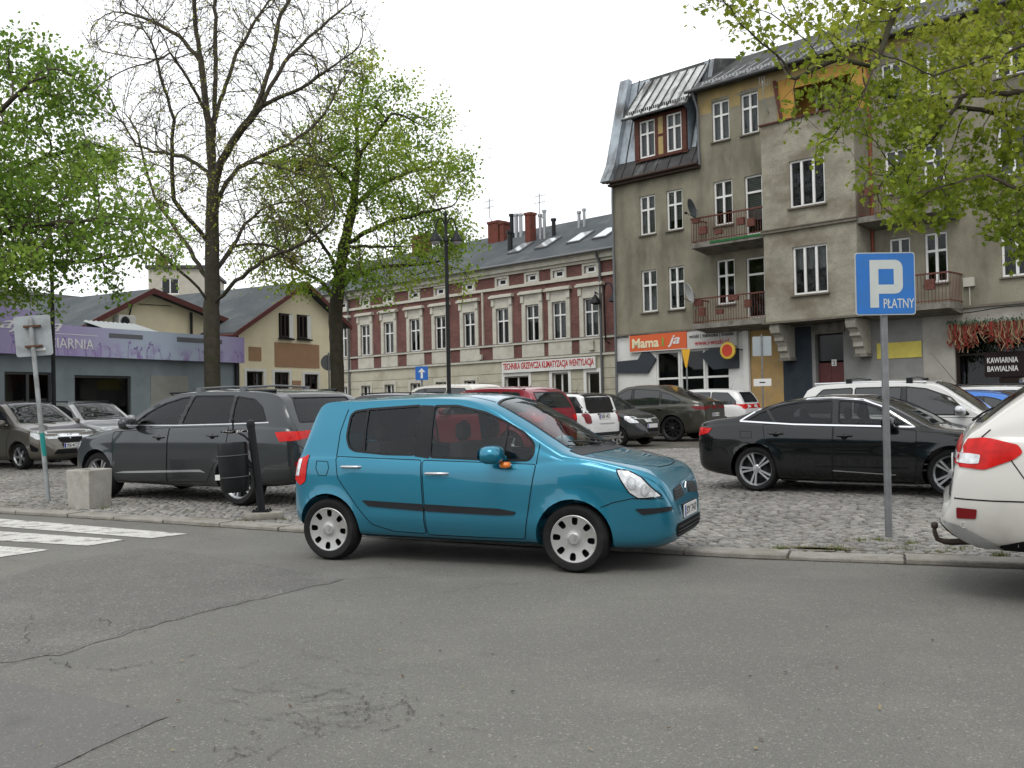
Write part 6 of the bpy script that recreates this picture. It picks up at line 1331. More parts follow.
sg = MB(); sg.box(-7.55, -.50, -.22, -.12, 3.62, 4.24); s3 = sg.build('shop_sign', M_WHITE, None, mw=BM); tag(s3, 'long white sign with red capitals on the brick house', 'sign'); text_obj('lettering', 'TECHNIKA GRZEWCZA KLIMATYZACJA WENTYLACJA', 6.85, .48, mat('sign_red', (.42,.015,.015), .5), s3, Matrix.Translation((-4.02, -.23, 3.93)) @ UPRIGHT, .018)
b = MB(); b.tube([(-.12, -.5, 9.75), (-.12, -.14, 9.1), (-.12, -.14, .5)], .075, 8); b.build('downpipe', M_PIPE, bh, 50); b = MB(); b.tube([(-22.6, -.5, 9.75), (-22.6, -.14, 9.1), (-22.6, -.14, .5)], .075, 8); b.build('downpipe', M_PIPE, bh, 50)
b = MB(); b.box(-.95, -.65, -.2, -.05, 4.6, 5.1); b.box(-9.6, -9.3, -.2, -.05, 4.5, 4.8); b.box(-9.3, -9.2, -.1, -.0, 5.3, 8.5); b.build('wall_box', M_TRIM, bh)
# hooked wall lamp at the corner
wl = empty('wall_lamp', BM @ Matrix.Translation((.35, -.35, 6.6)), 'black hooked lamp on the wall at the right end of the brick house', 'lamp'); b = MB(); b.tube([(.0, .3, -1.7), (0, .0, -1.6), (0, -.05, .9), (.12, -.12, 1.25), (.4, -.3, 1.4), (.75, -.45, 1.3), (.95, -.5, 1.0), (1.0, -.5, .7)], .04, 8); b.build('arm', MT['black_plastic'], wl, 50); b = MB(); b.lathe([(.05, .35), (.10, .30), (.20, .05), (.26, .0), (.26, -.05), (.15, -.08)], 16, 0, Matrix.Translation((1.0, -.5, .4))); b.build('lamp_shade', MT['black_plastic'], wl, 50)
wl = empty('wall_lamp', BM @ Matrix.Translation((-.35, -.30, 7.2)), 'black lantern on a short bracket beside the brick house downpipe', 'lamp'); b = MB(); b.tube([(0, .3, .3), (0, 0, .45), (.1, -.1, .3)], .035, 6); b.build('arm', MT['black_plastic'], wl, 50); b = MB(); b.lathe([(.04, .32), (.08, .28), (.26, .0), (.30, -.12), (.12, -.2)], 14, 0, Matrix.Translation((.12, -.12, -.05))); b.build('lamp_shade', MT['black_plastic'], wl, 50)

# ---- single-storey flower shop on the left
SM = front(-14.39, 28.1, 60.)
fs = empty('flower_shop', SM, 'low blue grey flower shop with a lilac printed fascia on the left', 'shop')
M_SHOPW = mat('blue_grey_shop_render', (.205,.238,.25), .85, var=.1, vscale=1.5, dirt=(.14,.165,.172), dscale=1., dlo=.5, dhi=.8)
oh = [H(.13, 1.63, .5, 2.92), H(2.38, 4.44, .7, 2.86), H(-3.2, -1.0, .5, 2.9)]
b = wall_mesh(-12, 9.0, -.6, 3.6, oh); block(b, -12, 9.0, 0, 8, -.6, 3.75); b.build('wall', M_SHOPW, fs)
for h in oh: bwindow(fs, *h, 'two' if h[0] < 2 else 'one', .10, 'none', sill=False, name='shop_window', fm=mat('dark_shop_frame', (.03,.03,.032), .5))
b = MB(); b.box(5.2, 6.76, -.02, -.002, .6, 2.90); b.build('blank_panel', mat('pale_panel', (.26,.255,.23), .85, var=.08), fs)
rr = random.Random(17); b = MB()
for k in range(26):
    c = Vector((rr.uniform(2.5, 4.3), .35, rr.uniform(.75, 1.9))); ellipsoid(b, c, (rr.uniform(.06, .14),)*3, 8, rr.choice((0, 0, 1, 2)))
b.build('flowers', [mat('shop_leaf', (.04,.07,.02), .8), mat('shop_yellow', (.35,.26,.03), .7), mat('shop_pink', (.30,.06,.12), .7)], fs, 60)
def fascia_mat():
    m = bpy.data.materials.new('lilac_print'); nt, N, L = nodes(m); b_ = N['Principled BSDF']; b_.inputs['Roughness'].default_value = .5
    tc = N.new('ShaderNodeTexCoord'); sx = N.new('ShaderNodeSeparateXYZ'); L.new(tc.outputs['Object'], sx.inputs[0]); r = N.new('ShaderNodeValToRGB'); mr = N.new('ShaderNodeMapRange'); mr.inputs[1].default_value = -2; mr.inputs[2].default_value = 9.1; L.new(sx.outputs[0], mr.inputs[0]); L.new(mr.outputs[0], r.inputs[0])
    e = r.color_ramp.elements; e[0].position = 0; e[0].color = (.24,.20,.36, 1); e[1].position = 1; e[1].color = (.27,.22,.41, 1)
    for p, c in ((.38, (.31,.27,.44, 1)), (.60, (.36,.42,.50, 1)), (.78, (.34,.40,.49, 1)), (.92, (.33,.31,.46, 1))): k = e.new(p); k.color = c
    n = N.new('ShaderNodeTexNoise'); n.inputs['Scale'].default_value = 2.6; n.inputs['Detail'].default_value = 7; L.new(tc.outputs['Object'], n.inputs['Vector'])
    zr = N.new('ShaderNodeMapRange'); zr.inputs[1].default_value = 4.0; zr.inputs[2].default_value = 3.4; L.new(sx.outputs[2], zr.inputs[0]); nr = N.new('ShaderNodeMapRange'); nr.inputs[1].default_value = .5; nr.inputs[2].default_value = .62; L.new(n.outputs['Fac'], nr.inputs[0]); mu = N.new('ShaderNodeMath'); mu.operation = 'MULTIPLY'; L.new(zr.outputs[0], mu.inputs[0]); L.new(nr.outputs[0], mu.inputs[1])
    x = N.new('ShaderNodeMix'); x.data_type = 'RGBA'; L.new(mu.outputs[0], x.inputs[0]); L.new(r.outputs[0], x.inputs[6]); x.inputs[7].default_value = (.27,.20,.40, 1); L.new(x.outputs[2], b_.inputs['Base Color']); return m
M_FASC = fascia_mat()
pf = [(-12, 3.42), (9.06, 3.40), (9.06, 4.31), (2.0, 4.31), (1.62, 4.36), (1.3, 4.50), (.8, 4.66), (.1, 4.72), (-2, 4.72), (-12, 4.72)]
b = MB(); b.prism([(x, -.35, z) for x, z in pf], (0, .12, 0)); b.box(-12, 9.0, -.23, 0, 3.45, 3.62); fa = b.build('fascia', M_FASC, fs)
b = MB()
for k in range(34):
    x = rr.uniform(-1, 9); h = rr.uniform(.15, .5); pts = [(x, -.354, 3.42), (x+rr.uniform(-.04, .04), -.354, 3.42+h*.6), (x+rr.uniform(-.1, .1), -.354, 3.42+h)]
    for p, q in zip(pts, pts[1:]): b.quad((p[0]-.012, p[1], p[2]), (p[0]+.012, p[1], p[2]), (q[0]+.008, q[1], q[2]), (q[0]-.008, q[1], q[2]))
    for j in range(4): a = rr.uniform(0, 6.3); c = pts[2]; b.quad(c, (c[0]+.05*math.cos(a), c[1], c[2]+.05*math.sin(a)), (c[0]+.075*math.cos(a+.4), c[1], c[2]+.075*math.sin(a+.4)), (c[0]+.05*math.cos(a+.8), c[1], c[2]+.05*math.sin(a+.8)))
b.build('printed_flowers', mat('violet_print', (.21,.13,.34), .5), fa)
text_obj('shop_lettering', 'KWIACIARNIA', 2.55, .30, MT['plate_white'], fa, Matrix.Translation((1.52, -.358, 3.78)) @ UPRIGHT, .0); text_obj('shop_lettering', 'ajena', 1.95, .42, MT['plate_white'], fa, Matrix.Translation((.75, -.358, 4.22)) @ UPRIGHT, .0, .5)
b = MB(); b.box(1.3, 2.95, -.356, -.352, 4.04, 4.06); b.build('underline', MT['plate_white'], fa)
b = MB(); b.box(3.35, 4.62, -.357, -.351, 4.02, 4.16); b.build('vent_strip', mat('grey_strip', (.12,.12,.13), .7), fa); b = MB(); b.box(6.0, 8.0, -.357, -.351, 4.02, 4.18); b.build('vent_strip', mat('grey_strip', (.12,.12,.13), .7), fa)
b = MB(); b.tube([(8.9, -.12, 3.4), (8.9, -.12, .5)], .07, 8); b.build('downpipe', MT['black_plastic'], fs, 50)
# lean-to of corrugated sheet and boards on the shop roof
lt = empty('roof_shelter', SM @ Matrix.Translation((5.4, 2.0, 3.35)), 'small lean-to of corrugated sheet on the flower shop roof', 'shelter'); b = MB()
for k in range(22):
    x0, x1 = k*.1, (k+1)*.1; z0, z1 = .06*(k % 2), .06*((k+1) % 2); b.quad((x0, 0, 1.1+z0), (x1, 0, 1.1+z1), (x1, 1.6, 1.55+z1), (x0, 1.6, 1.55+z0))
b.build('sheet', mat('corrugated_grey', (.32,.34,.34), .6, .2), lt); b = MB(); b.box(.02, 2.18, 1.45, 1.55, .38, 1.5); b.build('back_board', M_ROOFD, lt)

# ---- cream houses behind the shop
M_CREAM = mat('cream_house_render', (.78,.70,.50), .9, var=.08, vscale=1., dirt=(.66,.58,.39), dscale=.7, dlo=.5, dhi=.8, fine=.15)
M_VERGE = mat('maroon_verge', (.10,.035,.032), .7)
M_BROWNP = mat('brown_render_patch', (.32,.195,.115), .9, var=.1, vscale=2.)
def gable_house(M, label, xl, xa, xr, zl, za, zr, dep, holes, group=None):
    h_ = empty('cream_house', M, label, 'house', group); b = wall_mesh(xl, xr, -.6, min(zl, zr), [q for q in holes if q[3] < min(zl, zr)], rev=.22)
    b.poly([(xl, 0, min(zl, zr)), (xr, 0, min(zl, zr)), (xr, 0, zr), (xa, 0, za), (xl, 0, zl)])
    b.quad((xl, dep, -.6), (xl, 0, -.6), (xl, 0, zl), (xl, dep, zl)); b.quad((xr, 0, -.6), (xr, dep, -.6), (xr, dep, zr), (xr, 0, zr)); b.poly([(xl, dep, -.6), (xr, dep, -.6), (xr, dep, zr), (xa, dep, za), (xl, dep, zl)]); b.build('wall', M_CREAM, h_)
    ov = .45; sl = (za-zl)/(xa-xl); sr = (za-zr)/(xr-xa)
    b = MB(); b.prism([(xl-ov, -.4, zl-ov*sl+.03), (xa, -.4, za+.03), (xa, -.4, za+.16), (xl-ov, -.4, zl-ov*sl+.16)], (0, dep+.8, 0)); b.prism([(xa, -.4, za+.03), (xr+ov, -.4, zr-ov*sr+.03), (xr+ov, -.4, zr-ov*sr+.16), (xa, -.4, za+.16)], (0, dep+.8, 0)); r = b.build('roof', M_ROOFG, h_)
    b = MB(); b.prism([(xl-ov, -.46, zl-ov*sl-.05), (xa, -.46, za-.05), (xa, -.46, za+.18), (xl-ov, -.46, zl-ov*sl+.18)], (0, .055, 0)); b.prism([(xa, -.46, za-.05), (xr+ov, -.46, zr-ov*sr-.05), (xr+ov, -.46, zr-ov*sr+.18), (xa, -.46, za+.18)], (0, .055, 0)); b.tube([(xl-ov-.05, -.4, zl-ov*sl+.02), (xl-ov-.05, dep, zl-ov*sl+.02)], .07, 8); b.build('verge', M_VERGE, r)
    return h_
YM = front(-12.1, 44., 60.)
hl = [H(2.70,3.50,5.10,6.20), H(3.93,4.75,5.12,6.22), H(.57,1.62,1.0,3.48), H(2.33,3.32,1.6,3.48), H(4.36,5.34,1.0,3.42)]
# windows below the eave only are cut; the pair in the gable sits in a panel of its own
hA = gable_house(YM, 'cream gabled house with brown render patches right of the bare tree', 0, 4.17, 7.0, 5.25, 7.65, 6.0, 9., [q for q in hl if q[3] < 5.2])
b = MB()
for q in hl[:2]: b = MB(); b.box(q[0]-.03, q[1]+.03, -.03, -.003, q[2]-.03, q[3]+.03); b.build('window_recess', M_ROOM, hA)
for q in hl: bwindow(hA, q[0], q[1]-(.22 if q[3] > 5.2 else 0), q[2], q[3], 'two', -.06 if q[3] > 5.2 else .08, 'none', sill=False, fm=mat('dark_wood_frame', (.04,.03,.028), .6))
for q in hl[:2]: b = MB(); b.box(q[1]-.22, q[1]+.06, -.08, -.035, q[2], q[3]); b.build('white_jamb', M_UPVC, hA); b = MB(); b.box(q[0]-.1, q[1]+.1, -.14, -.035, q[2]-.1, q[2]-.03); b.build('sill', MT['black_plastic'], hA)
for q in hl[2:]: b = MB(); b.box(q[0]-.14, q[0], -.03, -.002, q[2], q[3]+.12); b.box(q[1], q[1]+.14, -.03, -.002, q[2], q[3]+.12); b.box(q[0], q[1], -.03, -.002, q[3], q[3]+.12); b.build('window_surround', M_UPVC, hA)
b = MB(); b.box(2.36, 5.44, -.02, -.002, 3.72, 4.86); b.box(.72, 1.50, -.02, -.002, 3.95, 4.58); b.box(3.5, 4.1, -.02, -.002, 2.3, 3.1); b.build('render_patch', M_BROWNP, hA)
b = MB(); b.tube([(-.3, -.35, 5.0), (-.05, -.12, 4.6), (-.05, -.12, .4)], .06, 8); b.build('downpipe', MT['black_plastic'], hA, 50)
Y2M = front(-15.35, 42., 60.)
hB = gable_house(Y2M, 'cream house with an air conditioner on its gable behind the flower shop', -5.2, .06, 5.5, 4.05, 6.75, 5.45, 9., [])
b = MB(); b.tube([(-.9, -.06, 5.7), (-.7, -.06, 6.3), (-.45, -.06, 6.45)], .03, 6); b.tube([(-.4, -.05, 6.25), (1.3, -.05, 6.3)], .015, 5); b.tube([(2.35, -.12, 6.1), (2.35, -.12, 3.0)], .06, 8); b.build('pipes', MT['black_plastic'], hB, 50)
ac = empty('air_conditioner', Y2M @ Matrix.Translation((-1.25, -.25, 5.42)), 'white air conditioner unit on the cream gable above the shop fascia', 'air conditioner'); b = MB(); b.box(-.42, .42, -.16, .16, -.28, .28); b.build('casing', mat('cream_white_casing', (.55,.54,.50), .5), ac, bevel=.02); b = MB(); A = Matrix.Translation((-.12, -.165, 0)) @ Matrix.Rotation(R_(90), 4, 'X'); b.lathe([(.20, 0), (.23, .012), (.24, 0)], 20, 0, A); b.lathe([(.001, .002), (.20, .002)], 20, 1, A); b.build('fan_grille', [M_STEELG, MT['black_plastic']], ac, 40)
# ---- farther houses
fm_ = PLUMB @ at(-26.4, 82., 0, 8.)
fb = empty('apartment_block', fm_, 'pale beige block rising far behind the bare tree', 'building'); b = wall_mesh(-3.2, 1.4, 0, 13.6, [H(-2.2, -.8, 11.5, 12.8)]); block(b, -3.2, 1.4, 0, 10, 0, 13.6); b.build('wall', mat('pale_beige_render', (.40,.375,.32), .9, var=.1), fb)
bwindow(fb, -2.2, -.8, 11.5, 12.8, 'two', .1, 'none', sill=False)
b = MB(); b.prism([(-3.4, -.25, 13.6), (1.6, -.25, 13.6), (1.6, -.25, 13.85), (-3.4, -.25, 13.85)], (0, 10.6, 0)); b.build('roof', M_ROOFD, fb); b = MB(); b.box(-2.9, -2.1, 1.5, 2.4, 13.8, 15.0); b.build('chimney', M_CHB, fb)
bm_ = PLUMB @ at(-26.0, 58., -1.3, 62.)
br = empty('brown_house', bm_, 'drab brown house with a dark roof seen under the left tree', 'house'); b = MB(); wall_mesh(-6, 5, 0, 8.2, [H(1.5, 2.2, 6.2, 7.6)], mb=b); block(b, -6, 5, 0, 8, 0, 8.2); b.build('wall', mat('brown_pink_render', (.20,.155,.13), .9, var=.15, dirt=(.13,.10,.085)), br); bwindow(br, 1.5, 2.2, 6.2, 7.6, 'one', .1, 'none', sill=False)
b = MB(); b.quad((-6.4, -.6, 8.1), (5.4, -.6, 8.1), (5.4, 4.2, 10.6), (-6.4, 4.2, 10.6)); b.quad((-6.4, 4.2, 10.6), (5.4, 4.2, 10.6), (5.4, 8.5, 8.1), (-6.4, 8.5, 8.1)); b.poly([(5.35, -.5, 8.12), (5.35, 8.4, 8.12), (5.35, 4.2, 10.58)]); b.build('roof', M_ROOFD, br)
# ---- unseen houses added behind the camera to darken reflections in paint and panes
oppM = at(34., -30., 0, 180.)
M_DARKH = mat('unseen_house_dark', (.085,.062,.05), .9, var=.2, vscale=2.)  # front colour of the added houses, dark to deepen the reflections
for x0, x1, hh, lab, mcol in ((0, 30, 7.5, 'unseen dark house row added behind the camera for reflections, nearer the right', M_DARKH), (31, 66, 6.5, 'unseen dark house row added behind the camera for reflections, nearer the left', M_DARKH)):
    ob = empty('unseen_house', oppM @ Matrix.Translation((x0, 0, 0)), lab, 'building'); L_ = x1-x0; hs = [H(k*2.8+1, k*2.8+2.1, z, z+1.7) for k in range(int(L_/2.8)) for z in (1., 4.3)]
    b = wall_mesh(0, L_, 0, hh, hs); block(b, 0, L_, 0, 9, 0, hh); b.build('wall', mcol, ob); b = MB()
    for q in hs: b.quad((q[0], .15, q[2]), (q[1], .15, q[2]), (q[1], .15, q[3]), (q[0], .15, q[3]))
    b.build('window', MT['glass_op'], ob); b = MB(); b.quad((-.3, -.5, hh), (L_+.3, -.5, hh), (L_+.3, 4.5, hh+3.2), (-.3, 4.5, hh+3.2)); b.quad((-.3, 4.5, hh+3.2), (L_+.3, 4.5, hh+3.2), (L_+.3, 9.5, hh), (-.3, 9.5, hh)); b.build('roof', M_ROOFD, ob)
# ------------------------------------------------------------ trees
def leaf_mat(name):
    m = bpy.data.materials.new(name); nt, N, L = nodes(m); b_ = N['Principled BSDF']; b_.inputs['Roughness'].default_value = .55; b_.inputs['Specular IOR Level'].default_value = .3
    a = N.new('ShaderNodeVertexColor'); a.layer_name = 'tone'; L.new(a.outputs[0], b_.inputs['Base Color'])
    t = N.new('ShaderNodeBsdfTranslucent'); h = N.new('ShaderNodeHueSaturation'); h.inputs['Value'].default_value = 1.5; h.inputs['Hue'].default_value = .485; L.new(a.outputs[0], h.inputs['Color']); L.new(h.outputs[0], t.inputs[0])
    x = N.new('ShaderNodeMixShader'); x.inputs[0].default_value = .5; L.new(b_.outputs[0], x.inputs[1]); L.new(t.outputs[0], x.inputs[2]); L.new(x.outputs[0], N['Material Output'].inputs[0]); return m
M_LEAF = leaf_mat('spring_leaf')
M_BARK = mat('dark_bark', (.055,.047,.036), .95, var=.3, vscale=4, dirt=(.035,.045,.015), dscale=1.2, dlo=.5, dhi=.75, bump=.8, bscale=14)
M_TWIG = mat('twig_bark', (.075,.062,.048), .9, var=.2, vscale=6)
def poly_volume(rg, poly, Z, depth, n, clumps=0, rad=.5):
    """points inside an outline measured at distance Z, spread in depth like a rounded crown"""
    P = [ppt(x, y, Z) for x, y in poly]; pl = [(p.x, p.z) for p in P]
    xs = [p[0] for p in pl]; zs = [p[1] for p in pl]; cx, cz = sum(xs)/len(xs), sum(zs)/len(zs); out = []
    W = max(xs)-min(xs); Hh = max(zs)-min(zs)
    cen = []
    while len(out) < n:
        x, z = rg.uniform(min(xs), max(xs)), rg.uniform(min(zs), max(zs))
        if not inside((x, z), pl): continue
        if clumps and len(cen) >= clumps:
            c = cen[int(rg.integers(0, len(cen)))]; q = rg.normal(0, rad, 3)*np.array([1.15, 1.15, .62]); out.append(tuple(np.array(c)+q)); continue
        e = min(1, math.hypot((x-cx)/(W*.55), (z-cz)/(Hh*.6))); d = depth*math.sqrt(max(.12, 1-e*e)); y = rg.uniform(-d, d)
        pt = (x*(1+y/Z), Z+y, 1.6+(z-1.6)*(1+y/Z))
        (cen if clumps and len(cen) < clumps else out).append(pt)
    return np.array(out)
def colonize(seeds, A, D, di, dk, iters=90, up=.08, rg=None, inert=.55):
    """seeds: polylines (first one is the trunk); each later one attaches to its nearest node"""
    pos = []; par = []
    for s, line in enumerate(seeds):
        prev = -1
        if s > 0:
            q = np.array(line[0]); prev = int(np.argmin(((np.array(pos)-q)**2).sum(1)))
        for a, b in zip(line, line[1:]):
            a, b = np.array(a, float), np.array(b, float); n = max(1, int(np.linalg.norm(b-a)/D))
            for k in range(n):
                if s > 0 and prev >= 0 and k == 0 and np.linalg.norm(a-np.array(pos[prev])) < D*.6: continue
                pos.append(a+(b-a)*k/n + (rg.normal(0, D*.06, 3) if s > 0 else rg.normal(0, D*.03, 3))); par.append(prev); prev = len(pos)-1
        pos.append(np.array(line[-1], float)); par.append(prev)
    pos = [np.array(p, float) for p in pos]; nseed = len(pos)
    PN = np.array(pos); d2 = ((A[:, None, :]-PN[None])**2).sum(2); idx = d2.argmin(1); dist = np.sqrt(d2.min(1)); alive = dist > dk
    for it in range(iters):
        use = np.where(alive & (dist < di))[0]
        if len(use) == 0: break
        PN = np.array(pos); v = A[use]-PN[idx[use]]; v /= np.linalg.norm(v, axis=1)[:, None]+1e-9
        acc = {}
        for k, i in enumerate(idx[use]): acc.setdefault(int(i), []).append(v[k])
        new = []
        for i, vs_ in acc.items():
            d = np.sum(vs_, 0); d = d/(np.linalg.norm(d)+1e-9); pd = pos[i]-pos[par[i]] if par[i] >= 0 else d*0; d = d+inert*pd/(np.linalg.norm(pd)+1e-9)+np.array([0, 0, up])+rg.normal(0, .12, 3); d /= np.linalg.norm(d)+1e-9; p = pos[i]+d*D
            new.append((p, i))
        base = len(pos)
        for p, i in new: pos.append(p); par.append(i)
        NP = np.array([p for p, _ in new]); dd = ((A[:, None, :]-NP[None])**2).sum(2); m = dd.min(1); am = dd.argmin(1); m = np.sqrt(m); better = m < dist
        dist[better] = m[better]; idx[better] = base+am[better]; alive &= dist > dk
    return np.array(pos), np.array(par), nseed
def tree(name, label, base, seeds, A, D, di, dk, r_tip, r_base, leaves, rg, iters=90, expo=2.35, group='trees on and around the square', leaf_rad=.02, twig_n=4, extra_twigs=0, inert=.55):
    root = empty(name, Matrix.Translation((base[0], base[1], 0)), label, 'tree', group)
    pos, par, ns = colonize(seeds, A, D, di, dk, iters, rg=rg, inert=inert)
    n = len(pos)
    if extra_twigs:      # short side shoots on the fine wood
        kids0 = np.zeros(n, int); 
        for i in range(n):
            if par[i] >= 0: kids0[par[i]] += 1
        ex = []; ep = []
        for _ in range(extra_twigs):
            i = int(rg.integers(ns, n)); p = par[i]; d = pos[i]-pos[p]; d /= np.linalg.norm(d)+1e-9; q = rg.normal(0, 1, 3); q -= d*q.dot(d); q /= np.linalg.norm(q)+1e-9; v = d*.85+q*.55+np.array([0, 0, .15]); prev = i; c = pos[i].copy()
            for k in range(int(rg.integers(2, 6))): c = c+v*D*.55+rg.normal(0, D*.035, 3); ex.append(c.copy()); ep.append(prev); prev = n+len(ex)-1
        pos = np.vstack([pos, ex]); par = np.concatenate([par, ep]); n = len(pos)
    acc = np.zeros(n); order = range(n-1, -1, -1); kids = [[] for _ in range(n)]
    for i in range(n):
        if par[i] >= 0: kids[par[i]].append(i)
    for i in order:
        if not kids[i]: acc[i] = 1.
        if par[i] >= 0: acc[par[i]] += acc[i]
    rad = np.maximum(r_tip, r_base*(acc/acc[0])**(1/expo))
    tb, tw = MB(), MB(); O = Vector((base[0], base[1], 0))
    flare = lambda p, r: r*(1+.35*math.exp(-max(0, p[2]-pos[0][2])/.28))
    done = set(); stack = [0]
    while stack:
        s = stack.pop(); chain = [s] if par[s] < 0 else [par[s], s]; c = s
        while kids[c]:
            k = max(kids[c], key=lambda q: rad[q])
            for o in kids[c]:
                if o != k: stack.append(o)
            chain.append(k); c = k
        if len(chain) < 2: continue
        rr = [flare(pos[q], rad[q]) for q in chain]
        if par[s] >= 0: rr[0] = min(rr[0], rr[1]*1.35)
        R = max(rr[1:] or rr); pts = [Vector(pos[q])-O for q in chain]
        (tb if R > .035 else tw).tube(pts, rr, 12 if R > .12 else 7 if R > .035 else twig_n, caps=False)
    tb.build('trunk', M_BARK, root, 70)
    if tw.v: tw.build('twigs', M_TWIG, root, 70)
    # leaves round the thin wood
    per, size, spread, pal, shape = leaves
    cand = [i for i in range(n) if rad[i] < leaf_rad and i >= 1]; V = []; F = []; T = []
    clump = rg.normal(0, 1, (60, 4)); lo = pos.min(0); hi = pos.max(0)
    for i in cand:
        kf = per if not callable(per) else per(pos[i]); k = int(kf)+(rg.uniform() < kf-int(kf))
        if k == 0: continue
        # tone drifts from bough to bough
        w = .5+.5*math.sin(pos[i][0]*1.1+pos[i][2]*1.7+2*math.sin(pos[i][1]*.9)); 
        for _ in range(k):
            c = pos[i]+rg.normal(0, spread, 3); s = size*rg.uniform(.6, 1.25); u = rg.normal(0, 1, 3); u[2] -= .45; u /= np.linalg.norm(u); v = np.cross(u, rg.normal(0, 1, 3)+np.array([0, 0, .9])); v /= np.linalg.norm(v)+1e-9; nn = np.cross(u, v)
            b0 = len(V)
            if shape == 'lobed':
                for a, t, h in ((0, 0, 0), (.55, .25, .08), (.30, .50, .03), (.62, .78, .10), (.22, .80, .03), (0, 1.08, -.05), (-.22, .80, .03), (-.62, .78, .10), (-.30, .50, .03), (-.55, .25, .08)): V.append(c+u*s*t+v*s*a+nn*s*h)
                F += [(b0, b0+1, b0+2), (b0+2, b0+3, b0+4), (b0, b0+2, b0+4, b0+5), (b0, b0+8, b0+9), (b0+6, b0+7, b0+8), (b0, b0+5, b0+6, b0+8)]; nv = 10
            else:
                for a, t, h in ((0, 0, 0), (.42, .5, .10), (0, 1.05, -.04), (-.42, .5, .10)): V.append(c+u*s*t+v*s*a+nn*s*h)
                F += [(b0, b0+1, b0+2), (b0, b0+2, b0+3)]; nv = 4
            q = min(len(pal)-1.001, max(0, (w*.75+rg.normal(.12, .22))*(len(pal)-1))); j = int(q); f = q-j; col = np.array(pal[j])*(1-f)+np.array(pal[j+1])*f; col = col*rg.uniform(.75, 1.2)
            T += [col]*nv
    if V:
        me = bpy.data.meshes.new('crown'); V = np.array(V)-np.array([base[0], base[1], 0]); me.from_pydata([tuple(v) for v in V], [], F)
        ca = me.color_attributes.new('tone', 'FLOAT_COLOR', 'POINT'); arr = np.ones((len(V), 4), dtype=np.float32); arr[:, :3] = np.array(T, dtype=np.float32); ca.data.foreach_set('color', arr.ravel())
        o = mesh_obj('crown', me, root, [M_LEAF]); shade(me, 179)
    return root
def line(pts, Z, dz=()):
    """branch line from sighted points, bending in depth"""
    out = []
    for k, (x, y) in enumerate(pts):
        d = Z+(dz[k] if k < len(dz) else (dz[-1] if dz else 0)); p = ppt(x, y, d); out.append(tuple(p))
    return out
PAL_FRESH = [(.13,.19,.018), (.19,.255,.024), (.25,.31,.034), (.31,.35,.055)]
PAL_LIME = [(.14,.17,.02), (.20,.235,.028), (.26,.28,.04), (.32,.31,.07)]
PAL_MID = [(.11,.20,.02), (.16,.27,.025), (.22,.33,.035), (.29,.37,.055)]
PAL_DEEP = [(.085,.165,.020), (.125,.225,.028), (.17,.28,.04), (.225,.33,.06)]
# tall, almost bare tree
g1 = np.random.default_rng(101); Z1 = 33.
sd1 = [line([(213,449),(212,345),(213,300),(213,250),(214,200),(211,150),(207,118),(203,78),(197,40),(196,0),(190,-60)], Z1),
 line([(214,200),(216,121),(218,70),(217,25),(222,-40)], Z1, (0,.4,.8,1.2,1.6)),
 line([(214,215),(221,180),(228,168),(244,144),(263,121),(302,105),(353,70),(378,45)], Z1, (0,-.3,-.5,-.9,-1.2,-1.6,-2.2,-2.6)),
 line([(257,127),(266,100),(271,82),(283,31),(304,-5),(312,-40)], Z1, (-1.1,-1.0,-.9,-.6,-.4,0)),
 line([(214,235),(222,207),(240,183),(263,172),(290,160),(314,144),(332,120),(350,85)], Z1, (0,.3,.8,1.4,2.0,2.5,2.8,3.2)),
 line([(213,205),(209,187),(185,172),(160,168),(138,162),(125,140),(110,128),(90,120)], Z1, (0,.2,.7,1.2,1.8,2.3,2.6,3.)),
 line([(212,262),(200,245),(188,232),(175,215),(173,180),(175,136),(162,90),(154,58),(140,35)], Z1, (0,-.3,-.7,-1.,-1.3,-1.7,-2.2,-2.5,-2.8)),
 line([(211,322),(200,304),(182,286),(165,270),(148,257),(138,235),(125,220),(118,200)], Z1, (0,-.4,-.9,-1.4,-1.8,-2.3,-2.6,-3.)),
 line([(212,300),(200,280),(187,260),(170,235),(156,212),(148,187),(140,150),(128,130),(100,112),(88,100)], Z1, (0,.4,.8,1.2,1.6,2.,2.4,2.8,3.2,3.6)),
 line([(214,318),(224,310),(236,297),(250,286),(272,272),(291,265),(310,255),(330,240)], Z1, (0,-.4,-.7,-1.1,-1.6,-2.,-2.4,-2.8)),
 line([(214,290),(228,270),(238,255),(246,240),(262,225),(285,215)], Z1, (0,.4,.9,1.3,1.8,2.3)),
 line([(203,78),(180,52),(160,40),(130,30),(95,25)], Z1, (0,.5,1.,1.5,2.)), line([(211,150),(225,110),(238,70),(258,38),(275,10)], Z1, (0,.5,.9,1.4,2.)), line([(209,130),(190,95),(172,70),(150,80)], Z1, (0,-.6,-1.,-1.6)), line([(263,121),(285,80),(310,55),(345,25)], Z1, (-1.2,-.8,-.3,.3))]
bare_poly = [(88,60),(110,10),(150,-70),(220,-110),(290,-70),(345,-5),(378,30),(372,80),(345,120),(330,175),(335,235),(300,270),(262,290),(235,285),(205,270),(165,280),(130,250),(108,205),(86,150),(80,100)]
A1 = poly_volume(g1, bare_poly, Z1, 3.6, 4200)
tree('linden_tree', 'tall tree with dark branching limbs almost bare of leaves behind the grey SUV', sd1[0][0], sd1, A1, .30, 2.4, .42, .0078, .26, (lambda p: 1.2 if p[2] < 10 else .5, .075, .12, PAL_LIME, 'plain'), g1, iters=80, expo=2.15, leaf_rad=.0105, twig_n=3, extra_twigs=3600, inert=1.1)
